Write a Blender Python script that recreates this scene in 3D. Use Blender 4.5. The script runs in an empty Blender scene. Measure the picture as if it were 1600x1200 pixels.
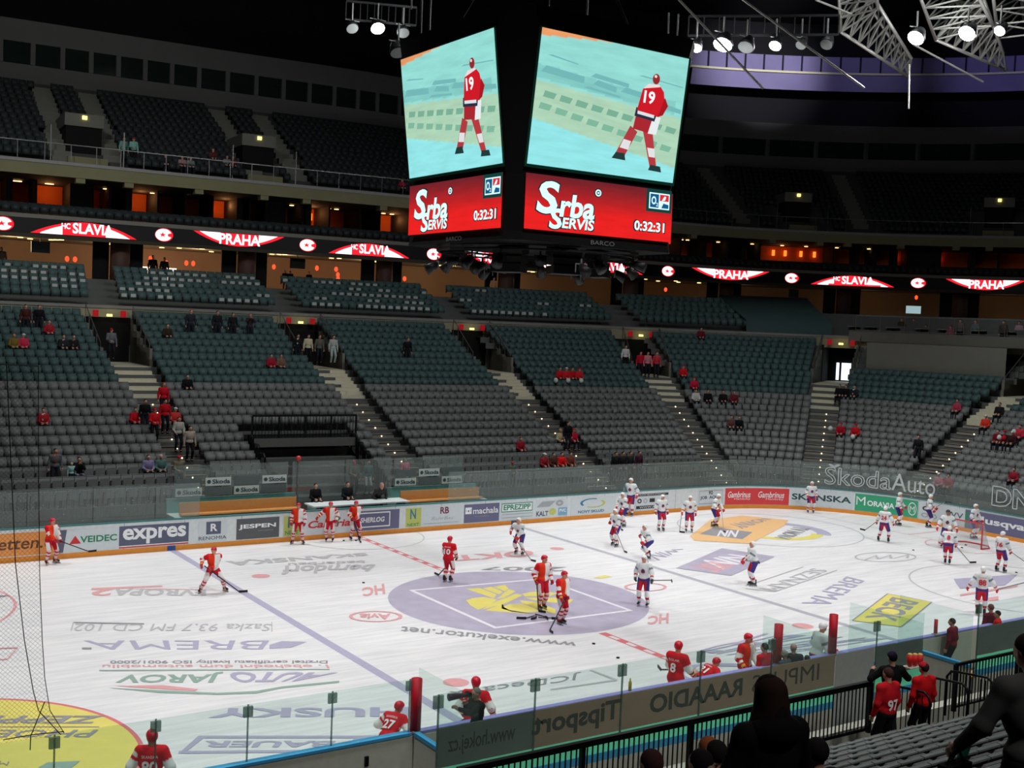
import bpy, math, random
import numpy as np
from mathutils import Vector, Matrix
random.seed(7); rng = np.random.default_rng(7)
SC = bpy.context.scene
COL = SC.collection
PI = math.pi

# ------------------------------------------------------------------ camera
CAM = np.array([-23.2023, -33.4807, 9.8597]); YAW, PITCH, ROLL, FPX = 0.5926, -0.0531, 0.0413, 1804.4
_f = np.array([math.sin(YAW)*math.cos(PITCH), math.cos(YAW)*math.cos(PITCH), math.sin(PITCH)])
_r0 = np.array([math.cos(YAW), -math.sin(YAW), 0.0]); _u0 = np.cross(_r0, _f)
_r = _r0*math.cos(ROLL)+_u0*math.sin(ROLL); _u = -_r0*math.sin(ROLL)+_u0*math.cos(ROLL)
cam = bpy.data.cameras.new('camera'); co = bpy.data.objects.new('camera', cam); COL.objects.link(co)
cam.sensor_fit = 'HORIZONTAL'; cam.sensor_width = 36.0; cam.lens = 36.0*FPX/1600.0
cam.clip_start = 0.05; cam.clip_end = 500
co.matrix_world = Matrix(((_r[0], _u[0], -_f[0], CAM[0]), (_r[1], _u[1], -_f[1], CAM[1]), (_r[2], _u[2], -_f[2], CAM[2]), (0, 0, 0, 1)))
SC.camera = co
SC.view_settings.view_transform = 'Standard'; SC.view_settings.look = 'None'
SC.view_settings.gamma = 1.0; SC.view_settings.use_curve_mapping = False
SC.view_settings.exposure = 0.0

def ray(x, y): return _f+_r*(x-800)/FPX-_u*(y-600)/FPX
def onx(x, y, X): d = ray(x, y); return CAM+d*((X-CAM[0])/d[0])
def ony(x, y, Y): d = ray(x, y); return CAM+d*((Y-CAM[1])/d[1])
def onz(x, y, Z=0.0): d = ray(x, y); return CAM+d*((Z-CAM[2])/d[2])
def at_depth(x, y, t): return CAM+ray(x, y)*t
def pr(P):
    d = np.asarray(P, float)-CAM; z = d@_f
    return np.stack([800+FPX*(d@_r)/z, 600-FPX*(d@_u)/z], -1)

# ------------------------------------------------------------------ materials
def lin(c):
    return tuple(((v/255.0)/12.92 if v/255.0 <= 0.04045 else ((v/255.0+0.055)/1.055)**2.4) for v in c)
MATS = {}
def mat(name, rgb=(128, 128, 128), rough=0.6, metal=0.0, emit=None, estr=1.0, noise=0.06, nscale=6.0, attr=False, spec=0.3, alpha=None, sample=True):
    if name in MATS: return MATS[name]
    m = bpy.data.materials.new(name); m.use_nodes = True
    nt = m.node_tree; b = nt.nodes['Principled BSDF']
    b.inputs['Roughness'].default_value = rough; b.inputs['Metallic'].default_value = metal
    b.inputs['Specular IOR Level'].default_value = spec
    c = lin(rgb)
    if attr:
        a = nt.nodes.new('ShaderNodeAttribute'); a.attribute_name = 'Col'; src = a.outputs['Color']
    else:
        a = nt.nodes.new('ShaderNodeRGB'); a.outputs[0].default_value = (*c, 1); src = a.outputs[0]
    if noise > 0:
        tc = nt.nodes.new('ShaderNodeTexCoord'); n = nt.nodes.new('ShaderNodeTexNoise'); n.inputs['Scale'].default_value = nscale
        n.inputs['Detail'].default_value = 3
        mr = nt.nodes.new('ShaderNodeMapRange'); mr.inputs[1].default_value = 0.25; mr.inputs[2].default_value = 0.75
        mr.inputs[3].default_value = 1-noise; mr.inputs[4].default_value = 1+noise
        mx = nt.nodes.new('ShaderNodeVectorMath'); mx.operation = 'SCALE'
        nt.links.new(tc.outputs['Object'], n.inputs['Vector']); nt.links.new(n.outputs['Fac'], mr.inputs[0])
        nt.links.new(src, mx.inputs[0]); nt.links.new(mr.outputs[0], mx.inputs['Scale']); src = mx.outputs[0]
    nt.links.new(src, b.inputs['Base Color'])
    if emit is not None:
        b.inputs['Emission Color'].default_value = (*lin(emit), 1); b.inputs['Emission Strength'].default_value = estr
        if not sample: m.cycles.emission_sampling = 'NONE'
    if alpha is not None: b.inputs['Alpha'].default_value = alpha
    MATS[name] = m
    return m

def glow(name, rgb, s=1.0, sample=False):
    """something that gives off light: a screen, a lamp, an LED panel"""
    if name in MATS: return MATS[name]
    m = bpy.data.materials.new(name); m.use_nodes = True; nt = m.node_tree; nt.nodes.clear()
    e = nt.nodes.new('ShaderNodeEmission'); o = nt.nodes.new('ShaderNodeOutputMaterial')
    e.inputs[0].default_value = (*lin(rgb), 1); e.inputs[1].default_value = s
    nt.links.new(e.outputs[0], o.inputs[0])
    if not sample: m.cycles.emission_sampling = 'NONE'
    MATS[name] = m; return m

def glass(name, tint=(225, 240, 235), haze=0.05, hcol=(200, 215, 210), gloss=0.05):
    if name in MATS: return MATS[name]
    m = bpy.data.materials.new(name); m.use_nodes = True; nt = m.node_tree; nt.nodes.clear()
    o = nt.nodes.new('ShaderNodeOutputMaterial')
    t = nt.nodes.new('ShaderNodeBsdfTransparent'); t.inputs[0].default_value = (*lin(tint), 1)
    d = nt.nodes.new('ShaderNodeBsdfDiffuse'); d.inputs[0].default_value = (*lin(hcol), 1)
    n = nt.nodes.new('ShaderNodeTexNoise'); n.inputs['Scale'].default_value = 1.3
    mr = nt.nodes.new('ShaderNodeMapRange'); mr.inputs[3].default_value = haze*0.7; mr.inputs[4].default_value = haze*1.3
    g = nt.nodes.new('ShaderNodeBsdfGlossy'); g.inputs['Roughness'].default_value = 0.05
    a = nt.nodes.new('ShaderNodeMixShader'); b = nt.nodes.new('ShaderNodeMixShader'); b.inputs[0].default_value = gloss
    nt.links.new(n.outputs['Fac'], mr.inputs[0]); nt.links.new(mr.outputs[0], a.inputs[0])
    nt.links.new(t.outputs[0], a.inputs[1]); nt.links.new(d.outputs[0], a.inputs[2])
    nt.links.new(a.outputs[0], b.inputs[1]); nt.links.new(g.outputs[0], b.inputs[2]); nt.links.new(b.outputs[0], o.inputs[0])
    MATS[name] = m; return m

# ------------------------------------------------------------------ objects
def tag(o, label=None, cat=None, group=None, kind=None):
    if label: o['label'] = label
    if cat: o['category'] = cat
    if group: o['group'] = group
    if kind: o['kind'] = kind
    return o
def empty(name, loc=(0, 0, 0), rz=0.0, label=None, cat=None, group=None):
    o = bpy.data.objects.new(name, None); COL.objects.link(o); o.location = Vector([float(v) for v in loc]); o.rotation_euler = (0, 0, rz)
    o.empty_display_size = 0.1
    return tag(o, label, cat, group)

def mesh_obj(name, V, F, mats, parent=None, midx=None, smooth=False, colors=None, loc=None):
    V = np.asarray(V, float)
    me = bpy.data.meshes.new(name)
    me.from_pydata([tuple(v) for v in V.tolist()], [], [tuple(f) for f in F])
    if not isinstance(mats, (list, tuple)): mats = [mats]
    for m in mats: me.materials.append(m)
    if midx is not None: me.polygons.foreach_set('material_index', np.asarray(midx, dtype=np.int32))
    if smooth: me.polygons.foreach_set('use_smooth', np.ones(len(me.polygons), dtype=bool))
    if colors is not None:
        ca = me.color_attributes.new('Col', 'FLOAT_COLOR', 'POINT')
        cc = np.ones((len(V), 4), dtype=np.float32); cc[:, :3] = colors; ca.data.foreach_set('color', cc.ravel())
    me.update()
    o = bpy.data.objects.new(name, me); COL.objects.link(o)
    if parent is not None: o.parent = parent
    if loc is not None: o.location = Vector([float(v) for v in loc])
    return o

BOXF = [(0, 3, 2, 1), (4, 5, 6, 7), (0, 1, 5, 4), (1, 2, 6, 5), (2, 3, 7, 6), (3, 0, 4, 7)]
class MB:
    def __init__(s): s.V = []; s.F = []; s.M = []
    def add(s, V, F, m=0):
        n = len(s.V); s.V += [tuple(float(c) for c in v) for v in V]; s.F += [tuple(i+n for i in f) for f in F]; s.M += [m]*len(F); return s
    def box(s, x0, x1, y0, y1, z0, z1, m=0, R=None, t=None):
        V = np.array([(x0, y0, z0), (x1, y0, z0), (x1, y1, z0), (x0, y1, z0), (x0, y0, z1), (x1, y0, z1), (x1, y1, z1), (x0, y1, z1)], float)
        if R is not None: V = V@np.asarray(R).T
        if t is not None: V = V+np.asarray(t)
        return s.add(V, BOXF, m)
    def bar(s, p, q, w=0.05, h=None, m=0, up=(0, 0, 1)):
        p = np.asarray(p, float); q = np.asarray(q, float); h = w if h is None else h
        d = q-p; L = np.linalg.norm(d)
        if L < 1e-6: return s
        d = d/L; a = np.cross(d, up)
        if np.linalg.norm(a) < 1e-4: a = np.cross(d, (1, 0, 0))
        a /= np.linalg.norm(a); b = np.cross(a, d)
        V = [p-a*w/2-b*h/2, p+a*w/2-b*h/2, p+a*w/2+b*h/2, p-a*w/2+b*h/2]; V += [v+d*L for v in V]
        return s.add(V, BOXF, m)
    def tube(s, pts, r, n=8, m=0, cap=True):
        pts = [np.asarray(p, float) for p in pts]; k = len(pts)
        rr = r if isinstance(r, (list, tuple)) else [r]*k
        V = []; F = []; ref = None
        for i, p in enumerate(pts):
            d = pts[min(i+1, k-1)]-pts[max(i-1, 0)]; d = d/(np.linalg.norm(d)+1e-9)
            if ref is None: ref = np.cross(d, (0, 0, 1)) if abs(d[2]) < 0.9 else np.cross(d, (1, 0, 0))
            a = ref-d*(ref@d); a /= np.linalg.norm(a)+1e-9; ref = a; b = np.cross(d, a)
            V += [p+(a*math.cos(2*PI*j/n)+b*math.sin(2*PI*j/n))*rr[i] for j in range(n)]
        for i in range(k-1):
            F += [(i*n+j, i*n+(j+1) % n, (i+1)*n+(j+1) % n, (i+1)*n+j) for j in range(n)]
        if cap: F += [tuple(range(n-1, -1, -1)), tuple((k-1)*n+j for j in range(n))]
        return s.add(V, F, m)
    def ball(s, c, r, n=10, m=0):
        c = np.asarray(c, float); r = np.ones(3)*r; V = []; F = []; h = n//2
        for i in range(h+1):
            t = PI*i/h
            for j in range(n): V.append(c+r*np.array([math.sin(t)*math.cos(2*PI*j/n), math.sin(t)*math.sin(2*PI*j/n), math.cos(t)]))
        for i in range(h):
            for j in range(n): F.append((i*n+j, (i+1)*n+j, (i+1)*n+(j+1) % n, i*n+(j+1) % n))
        return s.add(V, F, m)
    def prism(s, poly, z0, z1, m=0, f=None):
        """2-D outline extruded; f maps (x, y, z) into the place"""
        n = len(poly); V = [(x, y, z0) for x, y in poly]+[(x, y, z1) for x, y in poly]
        if f: V = [f(*v) for v in V]
        F = [tuple(range(n-1, -1, -1)), tuple(range(n, 2*n))]+[(i, (i+1) % n, n+(i+1) % n, n+i) for i in range(n)]
        return s.add(V, F, m)
    def build(s, name, mats, parent=None, smooth=False, loc=None):
        V = np.array(s.V) if s.V else np.zeros((0, 3))
        if loc is not None: V = V-np.asarray(loc)
        return mesh_obj(name, V, s.F, mats, parent, s.M, smooth, None, loc)

# ------------------------------------------------------------------ lettering as real flat meshes
_txt = {}
def text2d(s, bold=0.0, shear=0.0, sub=0):
    bold = 0.0 if 'M' in s or 'W' in s else min(bold, .012 if any(c in s for c in 'mwX') else .03)
    key = (s, bold, shear, sub)
    if key in _txt: return _txt[key]
    cu = bpy.data.curves.new('lettering', 'FONT'); cu.body = s; cu.size = 1.0; cu.offset = bold; cu.shear = shear; cu.resolution_u = 3
    cu.fill_mode = 'FRONT'
    o = bpy.data.objects.new('lettering', cu); COL.objects.link(o)
    dg = bpy.context.evaluated_depsgraph_get(); dg.update()
    me = bpy.data.meshes.new_from_object(o.evaluated_get(dg))
    V = np.array([v.co[:] for v in me.vertices]); F = [tuple(p.vertices) for p in me.polygons]
    bpy.data.objects.remove(o); bpy.data.curves.remove(cu); bpy.data.meshes.remove(me)
    if len(V) == 0: V = np.zeros((0, 3)); mn = mx = np.zeros(2)
    else:
        mn = V[:, :2].min(0); mx = V[:, :2].max(0)
        V = V[:, :2].copy(); V = (V-mn)/np.maximum(mx-mn, 1e-6)
    _txt[key] = (V, F, (mx-mn)[0]/max((mx-mn)[1], 1e-6)); return _txt[key]
def thick(V, F, n, d):
    """give a flat mesh a small real thickness along n"""
    return V, F
def quadmap(Q):
    """unit square (0..1, 0..1) -> four 3-D corners BL, BR, TR, TL"""
    Q = [np.asarray(q, float) for q in Q]
    def f(u, v):
        u = np.asarray(u)[..., None]; v = np.asarray(v)[..., None]
        return Q[0]*(1-u)*(1-v)+Q[1]*u*(1-v)+Q[2]*u*v+Q[3]*(1-u)*v
    return f
# ------------------------------------------------------------------ plan curves of the bowl (metres, centre spot at the origin)
def catmull(P):
    P = np.array(P, float); n = len(P)
    def f(s):
        s = np.clip(np.asarray(s, float)+1, 0, n-1-1e-6); i = np.floor(s).astype(int); t = (s-i)[..., None]
        g = lambda k: P[np.clip(i+k, 0, n-1)]
        a, b, c, d = g(-1), g(0), g(1), g(2)
        return 0.5*((2*b)+(c-a)*t+(2*a-5*b+4*c-d)*t*t+(3*b-a-3*c+d)*t**3)
    return f
#            s=-1          0              1             2            3             4             5             6            7             8
RB = catmull([(-28, 18.4), (-16.7, 18.4), (-5.2, 18.4), (6.2, 17.9), (17.6, 17.8), (26.6, 17.3), (30.6, 13.4), (33.6, 8.8), (34.8, -2.0), (33.5, -13)])
RT = catmull([(-28, 28.4), (-16.6, 28.4), (-5.2, 28.3), (6.3, 27.6), (17.7, 26.6), (28.2, 24.3), (35.9, 17.5), (38.5, 7.5), (39.5, -3.5), (38.5, -14.5)])
RW = catmull([(-28, 36.6), (-16.6, 36.6), (-5.2, 36.5), (6.3, 35.8), (18.0, 34.2), (30.0, 30.8), (41.6, 21.6), (46.2, 6.7), (47.5, -5.0), (46.5, -16)])
RL = catmull([(-28, 42.8), (-16.0, 42.5), (-4.4, 41.6), (6.2, 40.8), (18.0, 39.7), (31.0, 39.1), (48.0, 36.0), (62.6, 24.5), (69.0, 8.0), (71.0, -8)])
S0, S1 = -0.75, 7.2
def plan(k, s):
    s = np.asarray(s, float); k = np.asarray(k, float)[..., None]
    lo = RB(s)+(RT(s)-RB(s))*k/12.0; hi = RT(s)+(RW(s)-RT(s))*(k-12)/10.0
    return np.where(k <= 12, lo, hi)
def zrow(k): return 1.0+0.37*np.asarray(k, float)
def nrm(fn, s):
    s = np.asarray(s, float); t = fn(s+1e-3)-fn(s-1e-3); t = t/np.linalg.norm(t, axis=-1, keepdims=True)
    return np.stack([-t[..., 1], t[..., 0]], -1)           # outward: left of travel
def offs(fn, d):
    return lambda s: fn(s)+nrm(fn, s)*d
def clubp(d):                                             # club tier, d metres behind the low wall
    def f(s):
        v = RL(s)-RW(s); return RW(s)+v/np.linalg.norm(v, axis=-1, keepdims=True)*d
    return f
def ring_strip(mb, fn_z_list, s0=S0, s1=S1, n=160, m=0, close=False):
    """sweep a profile given as [(plan function, z), ...] round the bowl"""
    S = np.linspace(s0, s1, n); rows = []
    for fn, z in fn_z_list:
        P = fn(S); rows.append(np.concatenate([P, np.full((n, 1), z)], 1))
    k = len(rows); V = np.concatenate(rows); F = []
    for a in range(k if close else k-1):
        b = (a+1) % k
        F += [(a*n+i, a*n+i+1, b*n+i+1, b*n+i) for i in range(n-1)]
    if close: F += [tuple(a*n for a in range(k)), tuple(a*n+n-1 for a in reversed(range(k)))]
    mb.add(V, F, m)
def s_for_u(fn, z, u):
    S = np.linspace(-1.2, 7.8, 3600); P = fn(S); q = pr(np.concatenate([P, np.full((len(S), 1), z)], 1))
    ok = (np.concatenate([P, np.full((len(S), 1), z)], 1)-CAM)@_f > 1
    e = np.where(ok, np.abs(q[:, 0]-u), 1e9); return float(S[int(np.argmin(e))])

# dasher board outline
BA, BB, BR = 29.8, 12.87, 8.5
def board_pts(off=0.0, step=0.25):
    a, b, r = BA+off, BB+off, BR+off; P = []
    def arc(cx, cy, t0):
        n = int(r*PI/2/step)
        for i in range(n): t = math.radians(t0+90.0*i/n); P.append((cx+r*math.cos(t), cy+r*math.sin(t)))
    def seg(p, q):
        L = math.hypot(q[0]-p[0], q[1]-p[1]); n = int(L/step)
        for i in range(n): P.append((p[0]+(q[0]-p[0])*i/n, p[1]+(q[1]-p[1])*i/n))
    # clockwise seen from above, starting far side at the left corner
    seg((-(a-r), b), (a-r, b))
    for i in range(60): t = math.radians(90-90.0*i/60); P.append((a-r+r*math.cos(t), b-r+r*math.sin(t)))
    seg((a, b-r), (a, -(b-r)))
    for i in range(60): t = math.radians(-90.0*i/60); P.append((a-r+r*math.cos(t), -(b-r)+r*math.sin(t)))
    seg((a-r, -b), (-(a-r), -b))
    for i in range(60): t = math.radians(270-90.0*i/60); P.append((-(a-r)+r*math.cos(t), -(b-r)+r*math.sin(t)))
    seg((-a, -(b-r)), (-a, b-r))
    for i in range(60): t = math.radians(180-90.0*i/60); P.append((-(a-r)+r*math.cos(t), b-r+r*math.sin(t)))
    return np.array(P)
BP = board_pts(); BL = np.concatenate([[0], np.cumsum(np.linalg.norm(np.diff(BP, axis=0), axis=1))])
def board_at(l, off=0.0):
    """point on the boards at arc length l (from the far left corner), off metres towards the ice (negative: outward)"""
    l = np.asarray(l, float); x = np.interp(l, BL, BP[:, 0]); y = np.interp(l, BL, BP[:, 1])
    x2 = np.interp(l+0.05, BL, BP[:, 0]); y2 = np.interp(l+0.05, BL, BP[:, 1]); x1 = np.interp(l-0.05, BL, BP[:, 0]); y1 = np.interp(l-0.05, BL, BP[:, 1])
    tx, ty = x2-x1, y2-y1; L = np.hypot(tx, ty)+1e-9
    return np.stack([x+ty/L*off, y-tx/L*off], -1)
_LL = np.linspace(0, 85, 4000); _LP = board_at(_LL); 
def l_for_u(u, z=0.7):
    q = pr(np.concatenate([_LP, np.full((len(_LL), 1), z)], 1)); return float(_LL[int(np.argmin(np.abs(q[:, 0]-u)))])

# ------------------------------------------------------------------ ice
def ice_material():
    m = bpy.data.materials.new('ice'); m.use_nodes = True; nt = m.node_tree; b = nt.nodes['Principled BSDF']
    tc = nt.nodes.new('ShaderNodeTexCoord'); mp = nt.nodes.new('ShaderNodeMapping'); mp.inputs['Scale'].default_value = (0.35, 3.5, 1); mp.inputs['Rotation'].default_value = (0, 0, 0.5)
    n = nt.nodes.new('ShaderNodeTexNoise'); n.inputs['Scale'].default_value = 1.2; n.inputs['Detail'].default_value = 8; n.inputs['Roughness'].default_value = 0.65
    r = nt.nodes.new('ShaderNodeValToRGB'); r.color_ramp.elements[0].color = (*lin((218, 219, 222)), 1); r.color_ramp.elements[1].color = (*lin((240, 240, 240)), 1)
    r.color_ramp.elements[0].position = 0.32; r.color_ramp.elements[1].position = 0.62
    n2 = nt.nodes.new('ShaderNodeTexNoise'); n2.inputs['Scale'].default_value = 0.25
    r2 = nt.nodes.new('ShaderNodeMapRange'); r2.inputs[3].default_value = 0.28; r2.inputs[4].default_value = 0.42
    nt.links.new(tc.outputs['Object'], mp.inputs['Vector']); nt.links.new(mp.outputs[0], n.inputs['Vector']); nt.links.new(n.outputs['Fac'], r.inputs[0])
    nt.links.new(r.outputs[0], b.inputs['Base Color']); nt.links.new(tc.outputs['Object'], n2.inputs['Vector'])
    nt.links.new(n2.outputs['Fac'], r2.inputs[0]); nt.links.new(r2.outputs[0], b.inputs['Roughness'])
    b.inputs['Specular IOR Level'].default_value = 0.25
    MATS['ice'] = m; return m
ICE = ice_material()
P = BP[::2]
mb = MB(); n = len(P); mb.prism([tuple(p) for p in P[::-1]], -0.12, 0.0)
ice = mb.build('floor', ICE); tag(ice, kind='structure')
mb = MB(); mb.box(-60, 95, -60, 80, -0.35, -0.125); cf = mb.build('floor', mat('dark_concrete', (52, 54, 55), 0.8)); tag(cf, kind='structure')

# painted markings: everything painted in the ice belongs to the ice surface
ZM = [0.003]
ZC = [0]
def paint(name, V2, F, m, z=None):
    ZC[0] += 1; z = .003+.00012*ZC[0]; V = np.concatenate([np.asarray(V2)[:, :2], np.full((len(V2), 1), z)], 1)
    o = mesh_obj(name, V, F, m, ice); return o
def disc2(cx, cy, r, r0=0.0, n=96, a0=0, a1=2*PI):
    t = np.linspace(a0, a1, n); o = np.stack([cx+r*np.cos(t), cy+r*np.sin(t)], 1)
    if r0 <= 0:
        return np.concatenate([[[cx, cy]], o]), [(0, i+1, i+2) for i in range(n-1)]
    i_ = np.stack([cx+r0*np.cos(t), cy+r0*np.sin(t)], 1)
    return np.concatenate([o, i_]), [(i, i+1, n+i+1, n+i) for i in range(n-1)]
def rect2(x0, x1, y0, y1): return np.array([(x0, y0), (x1, y0), (x1, y1), (x0, y1)]), [(0, 1, 2, 3)]
RED = mat('paint_red', (222, 122, 128), 0.35); BLUE = mat('paint_blue', (180, 177, 202), 0.35); BLUE2 = mat('paint_grey_blue', (182, 183, 192), 0.35)
REDP = mat('paint_pink_red', (228, 168, 170), 0.35); GREY = mat('paint_grey', (152, 153, 158), 0.35); PURP = mat('paint_purple', (182, 177, 197), 0.35, noise=0.12, nscale=1.5)
YEL = mat('paint_yellow', (232, 220, 118), 0.35, noise=0.05, nscale=2); GREENP = mat('paint_green', (150, 178, 166), 0.35); ORP = mat('paint_orange', (240, 196, 138), 0.35)
WHP = mat('paint_white', (236, 234, 240), 0.35); LGREY = mat('paint_light_grey', (190, 191, 194), 0.35)
BX = 8.36
paint('blue_line', *rect2(-BX-.15, -BX+.15, -12.8, 12.8), BLUE)
paint('blue_line', *rect2(BX-.15, BX+.15, -12.8, 12.8), BLUE2)
# the centre line is a chain of open boxes
V = []; F = []
def qadd(x0, x1, y0, y1):
    n = len(V); V.extend([(x0, y0), (x1, y0), (x1, y1), (x0, y1)]); F.append((n, n+1, n+2, n+3))
for sgn in (1, -1):
    y = 4.8
    while y < 12.7:
        qadd(-.15, .15, *sorted((sgn*y, sgn*(y+.42))))
        qadd(-.15, -.09, *sorted((sgn*(y+.42), sgn*(y+.85)))); qadd(.09, .15, *sorted((sgn*(y+.42), sgn*(y+.85))))
        y += .85
paint('centre_line', np.array(V), F, RED)
paint('goal_line', *rect2(25.97, 26.03, -11.9, 11.9), REDP)
paint('centre_circle', *disc2(0, 0, 4.63), PURP)
CZ = 0.006
for a, b in (((-2.8, 2.8), (-2.8, -2.8)), ((-2.8, -2.8), (2.75, -2.9)), ((2.75, -2.9), (2.75, 2.4)), ((2.75, 2.4), (-2.8, 2.8))):
    a = np.array(a); b = np.array(b); d = (b-a)/np.linalg.norm(b-a); nn = np.array([-d[1], d[0]])*.075
    paint('logo_frame_line', np.array([a-nn-d*.07, b-nn+d*.07, b+nn+d*.07, a+nn-d*.07]), [(0, 1, 2, 3)], WHP, CZ)
def px_poly(pts): return np.array([onz(u, v)[:2] for u, v in pts])
# the yellow emblem in the circle: winged dove built from leaf shapes
def leaf(pts, m, name='emblem', z=CZ):
    V = px_poly(pts); c = V.mean(0); n = len(V)
    paint(name, np.concatenate([[c], V]), [(0, i+1, (i+1) % n+1) for i in range(n)], m, z)
LF = [[(728, 920), (750, 919), (776, 929), (772, 935)], [(754, 919), (768, 917), (786, 925), (780, 929)], [(771, 917), (789, 914), (795, 920), (789, 924)],
      [(776, 936), (795, 921), (806, 924), (788, 934)], [(728, 938), (738, 935), (756, 933), (777, 937), (765, 946), (747, 953), (735, 946)],
      [(752, 953), (775, 940), (806, 928), (817, 930), (790, 943)], [(757, 954), (784, 944), (784, 951), (800, 956), (845, 961), (810, 958)],
      [(786, 948), (796, 944), (818, 944), (836, 950), (843, 956), (820, 957), (795, 953)], [(816, 928), (830, 925), (848, 924), (872, 927), (860, 931), (820, 932)],
      [(818, 934), (870, 934), (896, 937), (888, 944), (860, 941), (835, 938)], [(812, 938), (840, 941), (868, 952), (868, 960), (845, 953), (815, 942)]]
for p in LF: leaf(p, YEL)
for x, y, r in ((-BX+1.5, 7.08, .34), (BX-1.5, 7.08, .32), (-BX+1.5, -7.08, .36), (BX-1.5, -7.08, .36)): paint('face_off_spot', *disc2(x, y, r, n=32), REDP)
paint('face_off_circle', *disc2(-20.1, 7.08, 4.62, 4.52), REDP)
paint('painted_disc', *disc2(-20.1, -7.08, 4.55), YEL); paint('face_off_circle', *disc2(-20.1, -7.08, 4.63, 4.52), RED)
paint('face_off_circle', *disc2(20.1, 7.08, 4.62, 4.55), LGREY); paint('face_off_circle', *disc2(20.1, -7.08, 4.62, 4.55), LGREY)
paint('ring_logo', *disc2(19.9, 6.7, 2.5, 1.9, a0=PI*0.8, a1=PI*1.75), YEL, CZ); paint('ring_logo', *disc2(20.2, 6.6, 2.6, 1.9, a0=-PI*0.3, a1=PI*0.62), BLUE, CZ)
paint('referee_crease', *disc2(0, BB, 3.0, 2.95, a0=PI, a1=2*PI), LGREY); paint('referee_crease', *disc2(0, -BB, 3.0, 2.95, a0=0, a1=PI), LGREY)
paint('goal_crease', *disc2(26, 0, 1.8, 1.74, a0=PI/2, a1=3*PI/2, n=40), REDP)
for yy in (-3.2, 3.2): paint('goal_zone_line', *rect2(26, 29.7, yy-.04, yy+.04), REDP)
for y0 in (3.7, -10.4):
    for yy in (y0-.4, y0+6.3): pass
# lettering painted on the ice; corners given bottom-left, bottom-right, top-right, top-left as the words are read
def ice_text(s, px, m, bold=0.02, shear=0.0, name='lettering', z=CZ):
    V, F, _ = text2d(s, bold, shear)
    Q = [np.append(onz(u, v)[:2], 0) for u, v in px]; W = quadmap(Q)(V[:, 0], V[:, 1]); paint(name, W, F, m, z)
def ice_poly(px, m, z=CZ, name='painted_shape'):
    V = px_poly(px); paint(name, V, [tuple(range(len(V)))], m, z)
ice_text('BREMA', [(421, 1001), (130, 1001), (146, 1015), (410, 1015)], BLUE, 0.06)
ice_poly([(421, 1008), (440, 1002), (480, 1003), (455, 1012), (421, 1014)], BLUE)
ice_poly([(128, 1012), (143, 1012), (143, 1015), (128, 1015)], GREY)
ice_text('Drzitel certifikatu kvality ISO 9001/2000', [(512, 1031), (172, 1031), (172, 1037), (512, 1037)], GREY, 0.02)
ice_text('1. obchodni dum automobilu', [(512, 1039), (160, 1039), (160, 1044), (515, 1044)], REDP, 0.05)
ice_poly([(515, 1045.5), (155, 1047), (155, 1049), (515, 1047)], GREENP)
ice_text('JAROV', [(350, 1050), (190, 1051), (180, 1067), (340, 1067)], GREENP, 0.05)
ice_text('AUTO', [(530, 1051), (352, 1050), (370, 1067), (470, 1065)], BLUE, 0.03)
ice_poly([(178, 1072), (255, 1071), (310, 1077), (305, 1080), (250, 1077)], REDP)
ice_poly([(168, 1075), (340, 1083), (400, 1080), (440, 1073), (530, 1064), (530, 1067), (440, 1076), (400, 1084), (340, 1086), (250, 1083)], GREENP)
ice_text('EVROPA', [(322, 921), (180, 919), (172, 931), (322, 931)], LGREY, 0.03)
ice_text('2', [(180, 920), (143, 920), (138, 931), (172, 931)], REDP, 0.03); ice_poly([(143, 919), (253, 915), (255, 917), (145, 922)], REDP); ice_poly([(200, 921), (345, 922), (250, 920)], REDP)
ice_text('Sazka 93.7 FM CD 102', [(425, 975), (118, 975), (113, 986), (420, 986)], LGREY, 0.02); ice_poly([(115, 972), (225, 974), (225, 976), (113, 974)], GREY)
ice_poly([(110, 986), (114, 972), (116, 972), (112, 986)], LGREY); ice_poly([(424, 987), (424, 972), (425.5, 972), (425.5, 987)], LGREY)
ice_text('HUSKY', [(640, 1105), (328, 1107), (325, 1122), (640, 1120)], BLUE, 0.05)
ice_text('BAUER', [(525, 1158), (320, 1158), (312, 1168), (515, 1168)], BLUE, 0.05)
for a in ([(310, 1150), (610, 1150), (608, 1154), (318, 1154)], [(310, 1150), (318, 1154), (292, 1174), (280, 1177)], [(280, 1174), (500, 1172), (500, 1176), (278, 1178)], [(530, 1172), (560, 1150), (640, 1148), (620, 1160), (560, 1168)]): ice_poly(a, BLUE)
ice_text('www.exekutor.net', [(903, 1004), (628, 979), (625, 989), (898, 1012)], GREY, 0.03)
ice_text('JCDecaux', [(908, 1050), (700, 1078), (702, 1092), (905, 1062)], GREY, 0.0)
for a in ([(925, 1047), (965, 1062), (962, 1064), (921, 1048)], [(962, 1062), (860, 1077), (860, 1079), (964, 1064)]): ice_poly(a, LGREY)
ice_text('SKANSKA', [(570, 864), (352, 877), (358, 885), (577, 868)], LGREY, 0.04)
ice_text('berndorf', [(588, 882), (440, 884), (440, 898), (575, 893)], LGREY, 0.04); ice_text('baderbau', [(570, 876), (450, 880), (450, 885), (570, 880)], LGREY, 0.02)
ice_text('OKT', [(832, 859), (705, 869), (712, 877), (835, 869)], REDP, 0.09)
ice_text('2007', [(885, 886), (752, 886), (750, 891), (880, 893)], GREY, 0.02); ice_poly([(927, 903), (945, 899), (957, 901), (940, 904)], YEL)
def ice_badge(px):
    ice_text('HC', px, REDP, 0.12, 0.2)
ice_badge([(600, 912), (562, 920), (568, 932), (606, 928)]); ice_badge([(1045, 958), (1010, 964), (1012, 976), (1048, 974)])
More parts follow.
